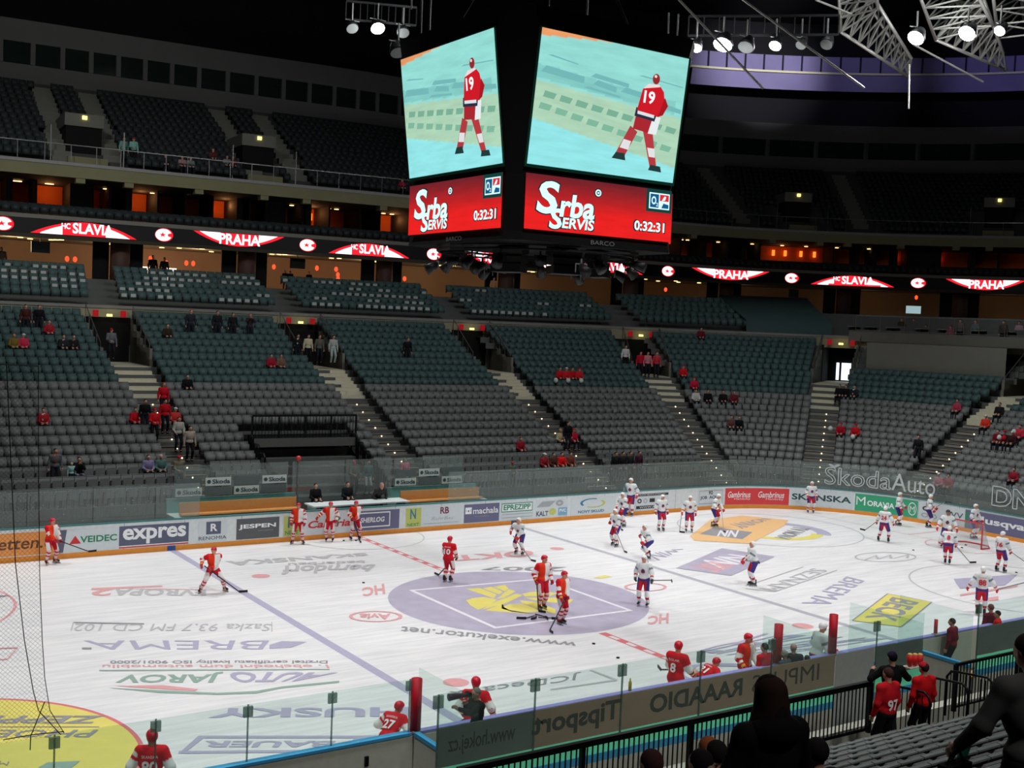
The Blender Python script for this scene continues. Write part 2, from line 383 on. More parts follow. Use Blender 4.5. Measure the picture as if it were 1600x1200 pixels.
def px_ring(u0, u1, v0, v1, m, w=0.72):
    c = np.array([(u0+u1)/2, (v0+v1)/2]); n = 40; V = []; F = []
    for i in range(n): t = 2*PI*i/n; V.append(onz(c[0]+(u1-u0)/2*math.cos(t), c[1]+(v1-v0)/2*math.sin(t))[:2])
    for i in range(n): t = 2*PI*i/n; V.append(onz(c[0]+(u1-u0)/2*w*math.cos(t), c[1]+(v1-v0)/2*w*math.sin(t))[:2])
    F = [(i, (i+1) % n, n+(i+1) % n, n+i) for i in range(n)]; paint('oval_badge', np.array(V), F, m, CZ)
px_ring(545, 629, 955, 972, REDP, .86); ice_text('Avia', [(610, 959), (562, 959), (560, 968), (612, 968)], REDP, .03)
px_ring(975, 1042, 911, 924, REDP, .86); px_ring(1335, 1432, 863, 878, LGREY, .94)
ice_text('VW', [(1425, 866), (1345, 868), (1350, 875), (1420, 872)], LGREY, 0.02, 0.3)
ice_poly([(1332, 970), (1387, 928), (1456, 941), (1408, 980)], YEL)
for a, b in (((1332, 970), (1387, 928)), ((1387, 928), (1456, 941)), ((1456, 941), (1408, 980)), ((1408, 980), (1332, 970))):
    p = px_poly([a, b]); d = p[1]-p[0]; d /= np.linalg.norm(d); nn = np.array([-d[1], d[0]])*.03; paint('logo_frame_line', np.array([p[0]-nn, p[1]-nn, p[1]+nn, p[0]+nn]), [(0, 1, 2, 3)], GREY, .008)
ice_text('BECK', [(1394, 933), (1350, 966), (1398, 973), (1437, 942)], GREY, 0.07, z=.009)
ice_text('BREMA', [(1323, 901), (1252, 943), (1292, 948), (1351, 908)], BLUE, 0.09)
ice_text('SEZNAM', [(1270, 888), (1185, 920), (1215, 924), (1295, 892)], LGREY, 0.02)
for a, b in (((1255, 886), (1165, 916)), ((1165, 920), (1210, 925)), ((1210, 925), (1308, 891))):
    p = px_poly([a, b]); d = p[1]-p[0]; d /= np.linalg.norm(d); nn = np.array([-d[1], d[0]])*.03; paint('logo_frame_line', np.array([p[0]-nn, p[1]-nn, p[1]+nn, p[0]+nn]), [(0, 1, 2, 3)], LGREY, .008)
ice_poly([(1056, 888), (1128, 857), (1211, 870), (1142, 900)], PURP); ice_text('NN', [(1140, 866), (1098, 876), (1130, 890), (1185, 872)], WHP, 0.05, z=.009); ice_text('SPORT', [(1110, 877), (1075, 886), (1120, 895), (1150, 884)], REDP, 0.05, z=.009)
ice_poly([(1085, 845), (1078, 838), (1110, 812), (1160, 806), (1232, 813), (1225, 822), (1172, 850)], ORP); ice_poly([(1093, 835), (1115, 824), (1176, 832), (1160, 843)], GREY, z=.008)
ice_text('NN', [(1155, 829), (1125, 829), (1120, 838), (1150, 840)], WHP, .06, z=.009); ice_text('NOVINY', [(1190, 810), (1135, 820), (1160, 827), (1205, 812)], GREY, .03, z=.009)
ice_text('WIN', [(1055, 858), (1010, 866), (1030, 876), (1068, 858)], BLUE, .08); ice_text('TV NOVA', [(1240, 823), (1210, 840), (1230, 845), (1268, 826)], GREY, .06)
ice_text('BAUER', [(1390, 998), (1195, 990), (1085, 1018), (1180, 1030)], BLUE, 0.0, .2)
px_ring(1045, 1215, 1037, 1070, BLUE, .72); ice_poly([(1085, 1046), (1118, 1055), (1115, 1059), (1080, 1050)], ORP)
ice_poly([(1490, 905), (1560, 900), (1590, 898), (1570, 915), (1500, 920)], BLUE); ice_poly([(1520, 938), (1560, 932), (1560, 938), (1530, 941)], REDP); ice_poly([(1500, 929), (1590, 914), (1590, 917), (1500, 932)], REDP)
ice_text('ZEPPELIN', [(165, 1119), (-140, 1119), (-150, 1131), (160, 1131)], GREY, 0.05, .25, z=.007); ice_text('PHOENIX', [(154, 1141), (-120, 1141), (-130, 1153), (150, 1153)], GREY, 0.06, .25, z=.007)
ice_poly([(-10, 1136), (155, 1136), (155, 1137), (-10, 1137)], GREY, z=.007)
ice_poly([(-20, 930), (15, 931), (-20, 937)], GREY); ice_poly([(-20, 1013), (27, 1012), (27, 1013.5), (-20, 1015)], REDP); ice_poly([(27, 1012), (29, 1012), (12, 1031), (10, 1031)], REDP); ice_poly([(-20, 1031), (11, 1030), (11, 1031.5), (-20, 1032.5)], REDP)
ice_poly([(60, 1200), (75, 1192), (125, 1190), (100, 1210)], GREENP); ice_text('M', [(15, 1191), (0, 1190), (-5, 1196), (12, 1197)], GREY)
# ------------------------------------------------------------------ dasher boards with their adverts
WHITE_B = mat('board_white', (222, 228, 230), 0.4); TEALC = mat('board_cap_teal', (70, 128, 128), 0.4); ORK = mat('kick_orange', (232, 150, 60), 0.45)
CREAM = mat('board_back_cream', (196, 196, 182), 0.5); CYAN = mat('cap_cyan', (70, 165, 215), 0.4); LAV = mat('cap_lavender', (150, 150, 215), 0.4)
def strip_l(mb, l0, l1, prof, m=0, n=None, close=True):
    n = n or max(2, int((l1-l0)/0.25)+1); L = np.linspace(l0, l1, n); rows = []
    for off, z in prof:
        p = board_at(L, off); rows.append(np.concatenate([p, np.full((n, 1), z)], 1))
    k = len(rows); V = np.concatenate(rows); F = []
    for a in range(k if close else k-1):
        b = (a+1) % k; F += [(a*n+i, a*n+i+1, b*n+i+1, b*n+i) for i in range(n-1)]
    if close: F += [tuple(a*n for a in range(k)), tuple(a*n+n-1 for a in reversed(range(k)))]
    mb.add(V, F, m)
LTOT = float(BL[-1]); HB = 1.25
boards = empty('rink_boards', (0, BB, 0), 0, 'long white dasher boards with adverts running round the ice', 'rink boards')
def sub(mb, name, m, parent, smooth=False):
    """build in world coordinates under a parent that sits at its own place"""
    o = mb.build(name, m, parent, smooth); o.matrix_parent_inverse = parent.matrix_world.inverted() if parent.type == 'MESH' else Matrix.Translation(-parent.location); return o
mb = MB(); strip_l(mb, 0, LTOT-.3, [(0, 0), (0, HB), (-.12, HB), (-.12, 0)], 0); sub(mb, 'board_wall', WHITE_B, boards)
mb = MB(); strip_l(mb, 0, LTOT-.3, [(.012, 0), (.012, .2), (0, .2), (0, 0)]); sub(mb, 'kick_plate', ORK, boards)
L_end = float(np.interp(0, [0], [0]))
l_near0 = [float(BL[i]) for i in range(len(BP)) if BP[i][1] < -BB+1e-3 and BP[i][0] <= BA-BR+.01][0]
def l_near(x): return l_near0+(BA-BR-x)
mb = MB(); strip_l(mb, 0, l_near0-.1, [(.02, HB), (.02, HB+.05), (-.14, HB+.05), (-.14, HB)]); sub(mb, 'cap_rail', TEALC, boards)
mb = MB(); strip_l(mb, l_near0, l_near(-11.6), [(.02, HB), (.02, HB+.05), (-.14, HB+.05), (-.14, HB)]); sub(mb, 'cap_rail', LAV, boards)
mb = MB(); strip_l(mb, l_near(-11.6), LTOT-.3, [(.02, HB), (.02, HB+.06), (-.16, HB+.06), (-.16, HB)]); sub(mb, 'cap_rail', CYAN, boards)
mb = MB(); strip_l(mb, l_near0, LTOT-18, [(-.125, 0.02), (-.125, HB-.02), (-.15, HB-.02), (-.15, .02)]); sub(mb, 'back_panel', CREAM, boards)
# little latches on the back of the boards
mb = MB()
for x in (-12.6, -14, -15.3, -16.8, 1.9, 4.2, 5.1): mb = MB(); mb.box(x-.04, x+.04, -BB-.2, -BB-.15, .8, 1.0); sub(mb, 'latch', mat('black_metal', (22, 22, 24), 0.4, 0.5), boards)
mb = MB()
for l in np.arange(1.2, 75, 2.44): mb = MB(); strip_l(mb, l, l+.02, [(.004, .2), (.004, HB)], close=False, n=2); sub(mb, 'panel_joint', mat('joint_grey', (150, 156, 160), .5), boards)
lb = l_for_u(268, .1); mb = MB(); strip_l(mb, lb-.17, lb+.17, [(.014, 0), (.014, .2)], close=False); sub(mb, 'blue_line_mark', mat('mark_blue', (60, 90, 150), .4), boards)
lb = l_for_u(803, .1); mb = MB(); strip_l(mb, lb-.17, lb+.17, [(.014, 0), (.014, .2)], close=False); sub(mb, 'blue_line_mark', mat('mark_slate', (80, 88, 105), .4), boards)

PAL = dict(w=(214, 222, 226), o=(236, 158, 88), gb=(98, 103, 124), dg=(96, 98, 102), yg=(196, 204, 110), pu=(110, 110, 142), r=(222, 70, 72), g=(64, 168, 126), t=(52, 84, 86),
           n=(70, 74, 90), k=(52, 54, 60), rd=(208, 58, 60), bl=(70, 128, 160), br=(110, 74, 52), gr=(56, 140, 104), ma=(120, 50, 70), wh=(246, 248, 250), lg=(170, 176, 180), sk=(132, 176, 206))
def am(k): return mat('advert_'+k, PAL[k], 0.4, noise=.03)
def on_boards(l0, l1, z0, z1, s, m, parent, bold=.02, shear=0., off=.012, name='lettering', flip=False):
    V, F, _ = text2d(s, bold, shear)
    if len(V) == 0: return
    u = V[:, 0]; l = l0+(l1-l0)*u; p = board_at(l, off); W = np.concatenate([p, (z0+(z1-z0)*V[:, 1])[:, None]], 1)
    o = mesh_obj(name, W, F, m, parent); o.matrix_parent_inverse = Matrix.Translation(-boards.location)
    return o
def advert(u0, u1, bg, items, z0=.24, z1=1.12):
    l0, l1 = l_for_u(u0), l_for_u(u1); w = l1-l0
    mb = MB(); strip_l(mb, l0, l1, [(.004, z0), (.009, z0), (.009, z1), (.004, z1)]); a = sub(mb, 'advert_panel', am(bg), boards)
    h = z1-z0
    for ii, it in enumerate(items):
        kind, x0, x1, y0, y1, c = it[:6]; of = .0105+.0025*ii
        if kind == 't': o = on_boards(l0+w*x0, l0+w*x1, z0+h*y0, z0+h*y1, it[6], am(c), boards, *((list(it[7:])+[.02, 0.][len(it[7:]):])[:2]), off=of)
        else:
            V, F = it[6]; V = np.array(V, float); l = l0+w*(x0+(x1-x0)*V[:, 0]); p = board_at(l, of)
            o = mesh_obj('logo_shape', np.concatenate([p, (z0+h*(y0+(y1-y0)*V[:, 1]))[:, None]], 1), F, am(c), boards); o.matrix_parent_inverse = Matrix.Translation(-boards.location)
        o.parent = a; o.matrix_parent_inverse = a.matrix_world.inverted()
RCT = ([(0, 0), (1, 0), (1, 1), (0, 1)], [(0, 1, 2, 3)])
TRI = ([(0, 0), (1, 0), (.5, 1)], [(0, 1, 2)])
SLA = ([(0, 0), (.7, 0), (1, 1), (.3, 1)], [(0, 1, 2, 3)])
def ringshape(w=.75, a0=0, a1=2*PI, n=24):
    V, F = disc2(.5, .5, .5, .5*w, n, a0, a1); return (V, F)
def outline(t=.06):
    return ([(0, 0), (1, 0), (1, 1), (0, 1), (t*.6, t*1.6), (1-t*.6, t*1.6), (1-t*.6, 1-t*1.6), (t*.6, 1-t*1.6)], [(0, 1, 5, 4), (1, 2, 6, 5), (2, 3, 7, 6), (3, 0, 4, 7)])
advert(-62, 92, 'o', [('t', .22, .93, .28, .72, 'br', 'wetten.c', .02, .15), ('q', .96, 1.08, 0, 1, 'gb', SLA)])
advert(101, 184, 'w', [('q', .08, .3, .35, .72, 'rd', TRI), ('t', .28, .98, .38, .68, 'gr', 'VEIDEC', .04)])
advert(186, 295, 'gb', [('q', 0, 1, 0, .06, 'rd', RCT), ('q', 0, 1, .06, .1, 'wh', RCT), ('t', .05, .96, .14, .88, 'wh', 'expres', .05), ('t', .2, .45, .86, .93, 'lg', 'novinka tydne', .0)])
advert(310, 355, 'w', [('q', .27, .78, .36, .96, 'gb', RCT), ('t', .42, .66, .5, .86, 'wh', 'R', .08), ('t', .02, .98, .1, .27, 'n', 'RENOMIA', .0)])
advert(369, 436, 'dg', [('t', .05, .92, .46, .72, 'wh', 'JESPEN', .05), ('t', .5, .86, .34, .41, 'lg', 'www.jespen.cz', 0)])
advert(443, 472, 'w', [('q', .02, .9, .0, 1, 'yg', RCT), ('t', .24, .64, .4, .95, 'bl', 'N', .03), ('t', .1, .8, .08, .26, 'gr', 'NEXT', .02)])
advert(480, 549, 'w', [('t', .02, .98, .3, .68, 'rd', 'Canaria', .06, .2), ('q', .62, .75, .62, .82, 'gr', ringshape(.3)), ('q', .66, .7, .4, .75, 'gr', RCT)])
advert(551, 624, 'pu', [('q', .1, .8, .14, .92, 'wh', outline(.05)), ('t', .16, .68, .4, .66, 'wh', 'SHERLOG', .05, .15)])
advert(634, 658, 'yg', [('t', .28, .66, .42, .95, 'bl', 'N', .03), ('t', .12, .88, .04, .2, 'gr', 'NEXT', .02)])
advert(660, 722, 'w', [('t', .44, .66, .6, .96, 'ma', 'RB', .05), ('t', .22, .78, .28, .46, 'lg', 'RuhrBau', .0, .3), ('q', .04, .9, .1, .13, 'lg', RCT)])
advert(725, 780, 'pu', [('q', .03, .21, .48, .84, 'wh', outline(.2)), ('t', .06, .18, .5, .76, 'wh', 'n', .06), ('t', .25, .97, .46, .8, 'wh', 'machala', .04), ('t', .3, .7, .3, .37, 'lg', 'www.machala.cz', 0)])
advert(782, 834, 'w', [('q', .02, .96, .44, .94, 'gr', RCT), ('q', .04, .94, .49, .89, 'wh', RCT), ('t', .08, .9, .55, .85, 'gr', 'EPREZIPP', .05), ('q', .04, .96, .3, .33, 'lg', RCT), ('q', .04, .96, .12, .15, 'lg', RCT)])
advert(836, 887, 'w', [('t', .04, .4, .08, .36, 'n', 'KALT', .06), ('q', .42, .64, .1, .5, 'yg', ringshape(.1)), ('q', .7, .98, .05, .5, 'sk', RCT), ('t', .74, .94, .24, .42, 'wh', 'PVC', .03), ('q', .04, .6, .6, .9, 'lg', SLA), ('q', .62, .85, .6, .94, 'lg', ringshape(.4))])
advert(892, 962, 'w', [('q', .2, .72, .4, .92, 'bl', ringshape(.78, PI*.35, PI*1.2)), ('q', .24, .76, .36, .86, 'yg', ringshape(.78, -PI*.7, PI*.25)), ('t', .16, .74, .08, .24, 'bl', 'NOVY SKLUD', .03)])
advert(993, 1044, 'w', [('q', .02, 1, .84, .98, 'k', RCT), ('t', .1, .9, .87, .95, 'wh', 'www.sport-arena.cz', 0), ('q', .05, .18, .42, .7, 'k', ringshape(.5)), ('q', .23, .35, .42, .7, 'lg', ringshape(.6)), ('q', .42, .58, .45, .68, 'k', RCT), ('q', .02, 1, .08, .26, 'k', RCT), ('t', .12, .9, .12, .22, 'wh', 'WWW.AHL.CZ', .03)])
advert(1090, 1131, 'w', [('q', .05, .95, .1, .95, 'lg', outline(.03)), ('t', .1, .9, .35, .6, 'n', 'JOB  AQUR', .03), ('t', .42, .58, .68, .9, 'k', '92', .04)])
advert(1133, 1233, 'r', [('t', .05, .42, .42, .8, 'wh', 'Gambrinus', .02, .25), ('t', .16, .42, .26, .4, 'wh', 'Hanácky', 0), ('t', .54, .93, .42, .8, 'wh', 'Gambrinus', .02, .25), ('t', .66, .92, .26, .4, 'wh', 'Hanácky', 0)], .22, 1.14)
advert(1235, 1333, 'w', [('t', .02, .97, .36, .76, 't', 'SKANSKA', .05)])
advert(1336, 1434, 'g', [('t', .02, .16, .34, .84, 'wh', 'M', .06), ('t', .19, .62, .34, .66, 'wh', 'ORAVIA', .04), ('q', .84, .98, .12, .88, 'wh', ringshape(.85)), ('t', .87, .95, .32, .66, 'wh', 'M', .04)], .22, 1.16)
advert(1437, 1506, 'w', [('q', .06, .22, .52, .82, 'n', ringshape(.5)), ('q', .04, .2, .12, .4, 'lg', ringshape(.6)), ('q', .25, .4, .12, .4, 'lg', ringshape(.6)), ('t', .6, .98, .44, .76, 't', 'WV', .08)])
advert(1508, 1640, 'pu', [('q', .0, .035, .1, .9, 'gr', RCT), ('t', .1, 1.0, .3, .78, 'wh', 'Husqvarna', .045)], .2, 1.16)

# ------------------------------------------------------------------ protective glass
GL = glass('glass_clear', (238, 246, 244), .13, (196, 204, 202), .01); GLN = glass('glass_near', (242, 249, 247), .03, (190, 215, 208), .015)
POST = mat('glass_post', (150, 168, 162), .5, 0); CLAMP = glass('clamp_plastic', (190, 205, 200), .35, (150, 170, 160), 0)
def glass_run(root, l0, l1, z0, z1, step=2.0, m=GL, off=-.06, postz=None):
    l = l0
    while l < l1-.2:
        e = min(l+step, l1); mb = MB(); strip_l(mb, l+.012, e-.012, [(off, z0), (off-.012, z0), (off-.012, z1), (off, z1)], n=max(2, int((e-l)/.4)+1)); sub(mb, 'glass_pane', m, root)
        l = e
fg = empty('rink_glass', (0, BB, HB), 0, 'clear safety glass standing on the far and end boards', 'safety glass')
glass_run(fg, 0, l_for_u(312), HB+.05, 2.72, 2.44); glass_run(fg, l_for_u(700), 78, HB+.05, 2.72, 2.44)
# outlined words stuck on the end glass
TWH = mat('sticker_white', (196, 204, 204), .5)
def on_glass(u0, u1, z0, z1, s, bold=0., hollow=True, m=TWH, w=.035):
    l0, l1 = l_for_u(u0, (z0+z1)/2), l_for_u(u1, (z0+z1)/2); V, F, _ = text2d(s, bold)
    # outline: boundary edges of the letter faces drawn as thin bars
    if hollow:
        from collections import Counter
        ec = Counter()
        for f in F:
            for i in range(len(f)): ec[tuple(sorted((f[i], f[(i+1) % len(f)])))] += 1
        mb = MB(); nrmv = np.append(board_at((l0+l1)/2, 1)-board_at((l0+l1)/2, 0), 0); P3 = np.concatenate([board_at(l0+(l1-l0)*V[:, 0], -.04), (z0+(z1-z0)*V[:, 1])[:, None]], 1)
        for (a, b), c in ec.items():
            if c == 1: mb.bar(P3[a], P3[b], .055, .008, up=nrmv)
        return sub(mb, 'glass_lettering', m, fg)
    W = np.concatenate([board_at(l0+(l1-l0)*V[:, 0], -.04), (z0+(z1-z0)*V[:, 1])[:, None]], 1)
    mb = MB(); mb.add(W, F); return sub(mb, 'glass_lettering', m, fg)
on_glass(1289, 1392, 1.55, 2.5, 'Skoda', 0); on_glass(1295, 1312, 2.5, 2.66, 'v', 0); on_glass(1393, 1461, 1.55, 2.5, 'Auto', 0, False)
on_glass(1550, 1660, 1.6, 2.6, 'DNES', .04)
ng = empty('rink_glass', (0, -BB, HB), 0, 'clear safety glass standing on the near boards at the lower left', 'safety glass')
glass_run(ng, l_near(-11.6), LTOT-12, HB+.06, 2.42, 1.75, GLN, -.07)
mb = MB()
for i in range(8):
    x = -11.6-1.75*i; mb.bar((x, -BB-.07, HB), (x, -BB-.07, 2.42), .02, .03); mb.box(x-.09, x+.09, -BB-.1, -BB-.04, 2.18, 2.38)
sub(mb, 'glass_clamp', CLAMP, ng)
# red padded posts at the ends of the benches
REDPAD = mat('red_padding', (186, 22, 42), .5)
for i, (x, zt, lab) in enumerate(((-11.45, 2.42, 'red padded post standing on the boards beside the photographer'), (-.73, 2.35, 'left red padded post rising behind the dark-haired woman'),
        (1.38, 2.38, 'right red padded post next to the white team player at the boards'), (5.85, 1.75, 'short red post at the far team bench'))):
    r = empty('padded_post', (x, -BB-.08, HB+.02), 0, lab, 'post'); w = .13 if i < 3 else .06
    mb = MB(); mb.prism([(w*.9*math.cos(t), w*.9*math.sin(t)) for t in np.linspace(0, 2*PI, 13)[:-1]], .06, zt-HB-.03); mb.build('padding', REDPAD, r, True)
    mb = MB(); mb.box(-.1, .1, -.1, .06, 0.02, .06); mb.build('foot_plate', POST, r)

def frosted(name, rgb, clear):
    m = bpy.data.materials.new(name); m.use_nodes = True; nt = m.node_tree; nt.nodes.clear(); L = nt.links.new
    o = nt.nodes.new('ShaderNodeOutputMaterial'); d = nt.nodes.new('ShaderNodeBsdfDiffuse'); t = nt.nodes.new('ShaderNodeBsdfTranslucent'); x = nt.nodes.new('ShaderNodeBsdfTransparent')
    n = nt.nodes.new('ShaderNodeTexNoise'); n.inputs['Scale'].default_value = 2.0; r = nt.nodes.new('ShaderNodeValToRGB'); c = lin(rgb)
    r.color_ramp.elements[0].color = (c[0]*.85, c[1]*.85, c[2]*.85, 1); r.color_ramp.elements[1].color = (c[0]*1.1, c[1]*1.1, c[2]*1.1, 1); L(n.outputs['Fac'], r.inputs[0]); L(r.outputs[0], d.inputs[0]); L(r.outputs[0], t.inputs[0])
    a = nt.nodes.new('ShaderNodeAddShader'); L(d.outputs[0], a.inputs[0]); L(t.outputs[0], a.inputs[1]); b = nt.nodes.new('ShaderNodeMixShader'); b.inputs[0].default_value = clear; L(a.outputs[0], b.inputs[1]); L(x.outputs[0], b.inputs[2]); L(b.outputs[0], o.inputs[0]); MATS[name] = m; return m
# ------------------------------------------------------------------ team benches on the near side
FROST = frosted('sticker_backed_glass', (138, 132, 116), .08); TEALG = frosted('tinted_lower_glass', (130, 206, 180), .1)
FROST2 = frosted('sticker_backed_dark', (104, 118, 112), .08)
YB = -15.5
def wallglass(root, x0, x1, z0, z1, m, name='glass_pane', y=YB): mb = MB(); mb.box(x0+.01, x1-.01, y-.012, y, z0, z1); return sub(mb, name, m, root)
def bench(x0, x1, lab, cut, text):
    r = empty('bench_back_wall', ((x0+x1)/2, YB, 0), 0, lab, 'bench wall')
    xs = np.arange(x0, x1+.01, (x1-x0)/round((x1-x0)/2.3))
    for a, b in zip(xs[:-1], xs[1:]):
        wallglass(r, a, b, 2.34, 2.98, GLN); wallglass(r, a, b, 1.58, 2.33, cut(a), 'sticker_panel'); wallglass(r, a, b, 1.2, 1.57, TEALG, 'lower_pane')
        mb = MB(); mb.bar((a, YB-.03, 1.0), (a, YB-.03, 2.98), .03); mb.box(a-.1, a+.1, YB-.05, YB+.01, 2.72, 2.96); sub(mb, 'glass_clamp', CLAMP, r)
    mb = MB(); mb.box(x0, x1, YB-.03, YB+.03, .14, 1.04); sub(mb, 'lower_board', CREAM, r)
    mb = MB(); mb.box(x0, x1, YB-.035, YB+.035, 1.04, 1.2); sub(mb, 'blue_rail', CYAN, r)
    for s, a, b, z0, z1 in text:
        V, F, _ = text2d(s, .04); W = np.stack([b+(a-b)*V[:, 0], np.full(len(V), YB-.016), z0+(z1-z0)*V[:, 1]], 1); o = mesh_obj('mirrored_lettering', W, F, mat('faded_lettering', (84, 96, 88), .6), r); o.matrix_parent_inverse = Matrix.Translation(-r.location)
    return r
bench(-12.45, -1.55, 'home team bench back wall of glass with mirrored stickers', lambda a: FROST if a > -10.6 else FROST2, [('www.hokej.cz', -12.2, -10.7, 1.75, 2.15), ('Tipsport', -10.3, -8.1, 1.72, 2.25), ('RAAADIO', -7.3, -4.6, 1.8, 2.2), ('IMPULS', -4.3, -2.1, 1.8, 2.2)])
bench(-.1, 1.75, 'narrow grey penalty box wall beside the dark-haired woman', lambda a: FROST2, [])
bench(4.0, 22.5, 'away team bench back wall at the right edge', lambda a: FROST2, [])
# grey door panel left of the middle wall, bench planks, cross walls
r = empty('bench_door', (-.85, YB, 0), 0, 'pale grey door panel between the two glass bench walls', 'door panel'); wallglass(r, -1.52, -.12, .3, 2.33, mat('pale_panel', (178, 184, 180), .5), 'panel'); wallglass(r, -1.52, -.12, 2.34, 2.98, GLN)
for x, lab in ((-11.5, 'glass cross wall left of the photographer between boards and bench'), (-1.5, 'glass cross wall behind the dark-haired woman'), (1.8, 'glass cross wall right of the middle bench'), (3.9, 'glass cross wall at the start of the right bench')):
    r = empty('cross_wall', (x, -14.2, 0), 0, lab, 'cross wall')
    mb = MB(); mb.box(x-.04, x+.04, YB+.06, -BB-.22, .1, 1.25); sub(mb, 'board', CREAM, r)
    mb = MB(); mb.box(x-.06, x+.06, YB+.06, -BB-.24, 1.26, 1.34); sub(mb, 'cap_rail', CYAN, r)
    mb = MB(); mb.box(x-.006, x+.006, YB+.06, -BB-.26, 1.35, 2.7); sub(mb, 'glass_pane', GLN, r)
for x0, x1, lab in ((-11.2, -2.0, 'long wooden player bench behind the home boards'), (4.4, 20, 'long wooden player bench behind the away boards')):
    r = empty('player_bench', ((x0+x1)/2, -14.6, 0), 0, lab, 'bench'); WD = mat('bench_wood', (196, 148, 92), .5)
    mb = MB(); mb.box(x0, x1, -14.8, -14.4, .62, .68); sub(mb, 'seat', WD, r)
    for x in np.arange(x0+.3, x1, 2.2): mb = MB(); mb.box(x, x+.06, -14.75, -14.45, .1, .62); sub(mb, 'leg', POST, r)
mb = MB(); mb.box(-18, 23, -17.2, -BB-.17, -.1, .1); o = mb.build('floor', mat('rubber_floor', (64, 66, 68), .9)); tag(o, kind='structure')
mb = MB(); mb.box(-15, 23, -16.2, -15.9, .1, .78); o = mb.build('corridor_board', CREAM); tag(o, 'cream low wall along the walkway behind the near bench', 'low wall')

# ------------------------------------------------------------------ penalty boxes and timekeepers on the far side
xb0, xb1 = -8.0, 8.2
r = empty('penalty_box', (-4.6, 14.9, 0), 0, 'left penalty box with orange bench and checkered sponsor glass', 'penalty box')
r2 = empty('penalty_box', (5.2, 14.9, 0), 0, 'right penalty box with long orange bench', 'penalty box')
WO = mat('orange_wood', (200, 144, 84), .5); TEALR = mat('teal_rail', (96, 150, 146), .4)
for rt, a, b in ((r, -7.6, -2.3), (r2, 3.0, 7.4)):
    mb = MB(); mb.box(a, b, 14.1, 14.5, 1.16, 1.22); mb.box(a, b, 14.5, 14.56, 1.2, 1.66); sub(mb, 'bench', WO, rt)
    mb = MB(); mb.box(a-.3, b+.3, 15.3, 15.42, .1, 1.72); sub(mb, 'back_wall', TEALR, rt)
    mb = MB(); mb.box(a-.3, b+.3, 13.0, 15.42, 0.02, 1.1); sub(mb, 'raised_floor', mat('pale_deck', (198, 204, 200), .6), rt)
    for k in range(int((b-a)/1.3)):
        x = a+k*1.3; mb = MB(); mb.box(x, x+1.28, 15.25, 15.262, 1.74, 3.15); sub(mb, 'glass_pane', GL, rt)
        for j in range(3):
            if (k+j) % 2 == 0 and j < 2:
                mb = MB(); mb.box(x+.05, x+1.2, 15.2, 15.215, 1.8+.42*j, 2.16+.42*j); pn = sub(mb, 'sponsor_sign', mat('sign_white', (196, 206, 204), .5), rt)
                V, F, _ = text2d('Skoda', .04); W = np.stack([x+.35+.8*V[:, 0], np.full(len(V), 15.19), 1.88+.42*j+.2*V[:, 1]], 1); o = mesh_obj('lettering', W, F, mat('sign_ink', (50, 80, 80), .5), pn)
                o.matrix_parent_inverse = pn.matrix_world.inverted()
                V, F = disc2(x+.2, 1.98+.42*j, .09, n=16); o = mesh_obj('round_logo', np.stack([V[:, 0], np.full(len(V), 15.19), V[:, 1]], 1), F, mat('sign_ink', (50, 80, 80), .5), pn); o.matrix_parent_inverse = pn.matrix_world.inverted()
            elif j < 2:
                mb = MB(); mb.box(x+.05, x+1.2, 15.2, 15.215, 1.8+.42*j, 2.16+.42*j); sub(mb, 'sponsor_sign', mat('sign_slate', (92, 104, 104), .5), rt)
t = empty('timekeeper_table', (.4, 14.2, 0), 0, 'white timekeeper table between the two penalty boxes', 'table')
mb = MB(); mb.box(-2.0, 2.8, 13.2, 14.3, 1.34, 1.4); sub(mb, 'tabletop', mat('white_table', (216, 224, 224), .4), t)
for x in (-1.9, -.2, 1.2, 2.6): mb = MB(); mb.box(x, x+.08, 13.3, 14.2, 0.05, 1.34); sub(mb, 'leg', POST, t)
mb = MB()
for a, b in ((-2.2, .4), (.45, 2.9)): mb.box(a, b, 15.25, 15.262, 1.3, 3.15)
sub(mb, 'glass_pane', GL, t)
# ------------------------------------------------------------------ fences
BLK = mat('black_fence', (14, 14, 16), .4, .2)
FG_ = mat('far_fence_grey', (96, 98, 98), .5, 0)
def fence(name, P, z0, z1, lab, bal=.125, post=2.2, m=BLK, rail=.06, label_cat='fence', f=None):
    """P: plan polyline"""
    P = np.asarray(P, float); L = np.concatenate([[0], np.cumsum(np.linalg.norm(np.diff(P, axis=0), axis=1))]); T = L[-1]
    at = lambda l: np.array([np.interp(l, L, P[:, 0]), np.interp(l, L, P[:, 1])])
    r = empty(name, (*at(T/2), z0), 0, lab, label_cat)
    mb = MB(); mr = MB(); n = max(1, int(T/post))
    for i in range(n):
        a, b = at(T*i/n), at(T*(i+1)/n); mr.bar((*a, z1), (*b, z1), rail, rail*1.1); mr.bar((*a, z0+.1), (*b, z0+.1), rail*.7)
    sub(mr, 'rail', mat('fence_rail_dark', (44, 46, 46), .5) if m is FG_ else m, r)
    for i in range(n+1):
        a = at(T*i/n); mb = MB(); mb.bar((*a, z0), (*a, z1), .09 if rail > .05 else .04); sub(mb, 'post', m, r)
    if bal:
        mb = MB(); k = int(T/bal)
        for i in range(k): a = at(bal*(i+.5)); mb.bar((*a, z0+.1), (*a, z1), .022)
        sub(mb, 'baluster', m, r)
    return r
fence('stand_fence', [(-12.9, -17.0), (-2.1, -17.0)], 1.02, 2.15, 'black barred fence in front of the near seats, left of the seated heads', .125, 2.7, rail=.1)
fence('stand_fence', [(-14.8, -17.0), (-13.15, -17.0)], 1.02, 2.0, 'short black barred fence end at the bottom edge', .125, 1.6)
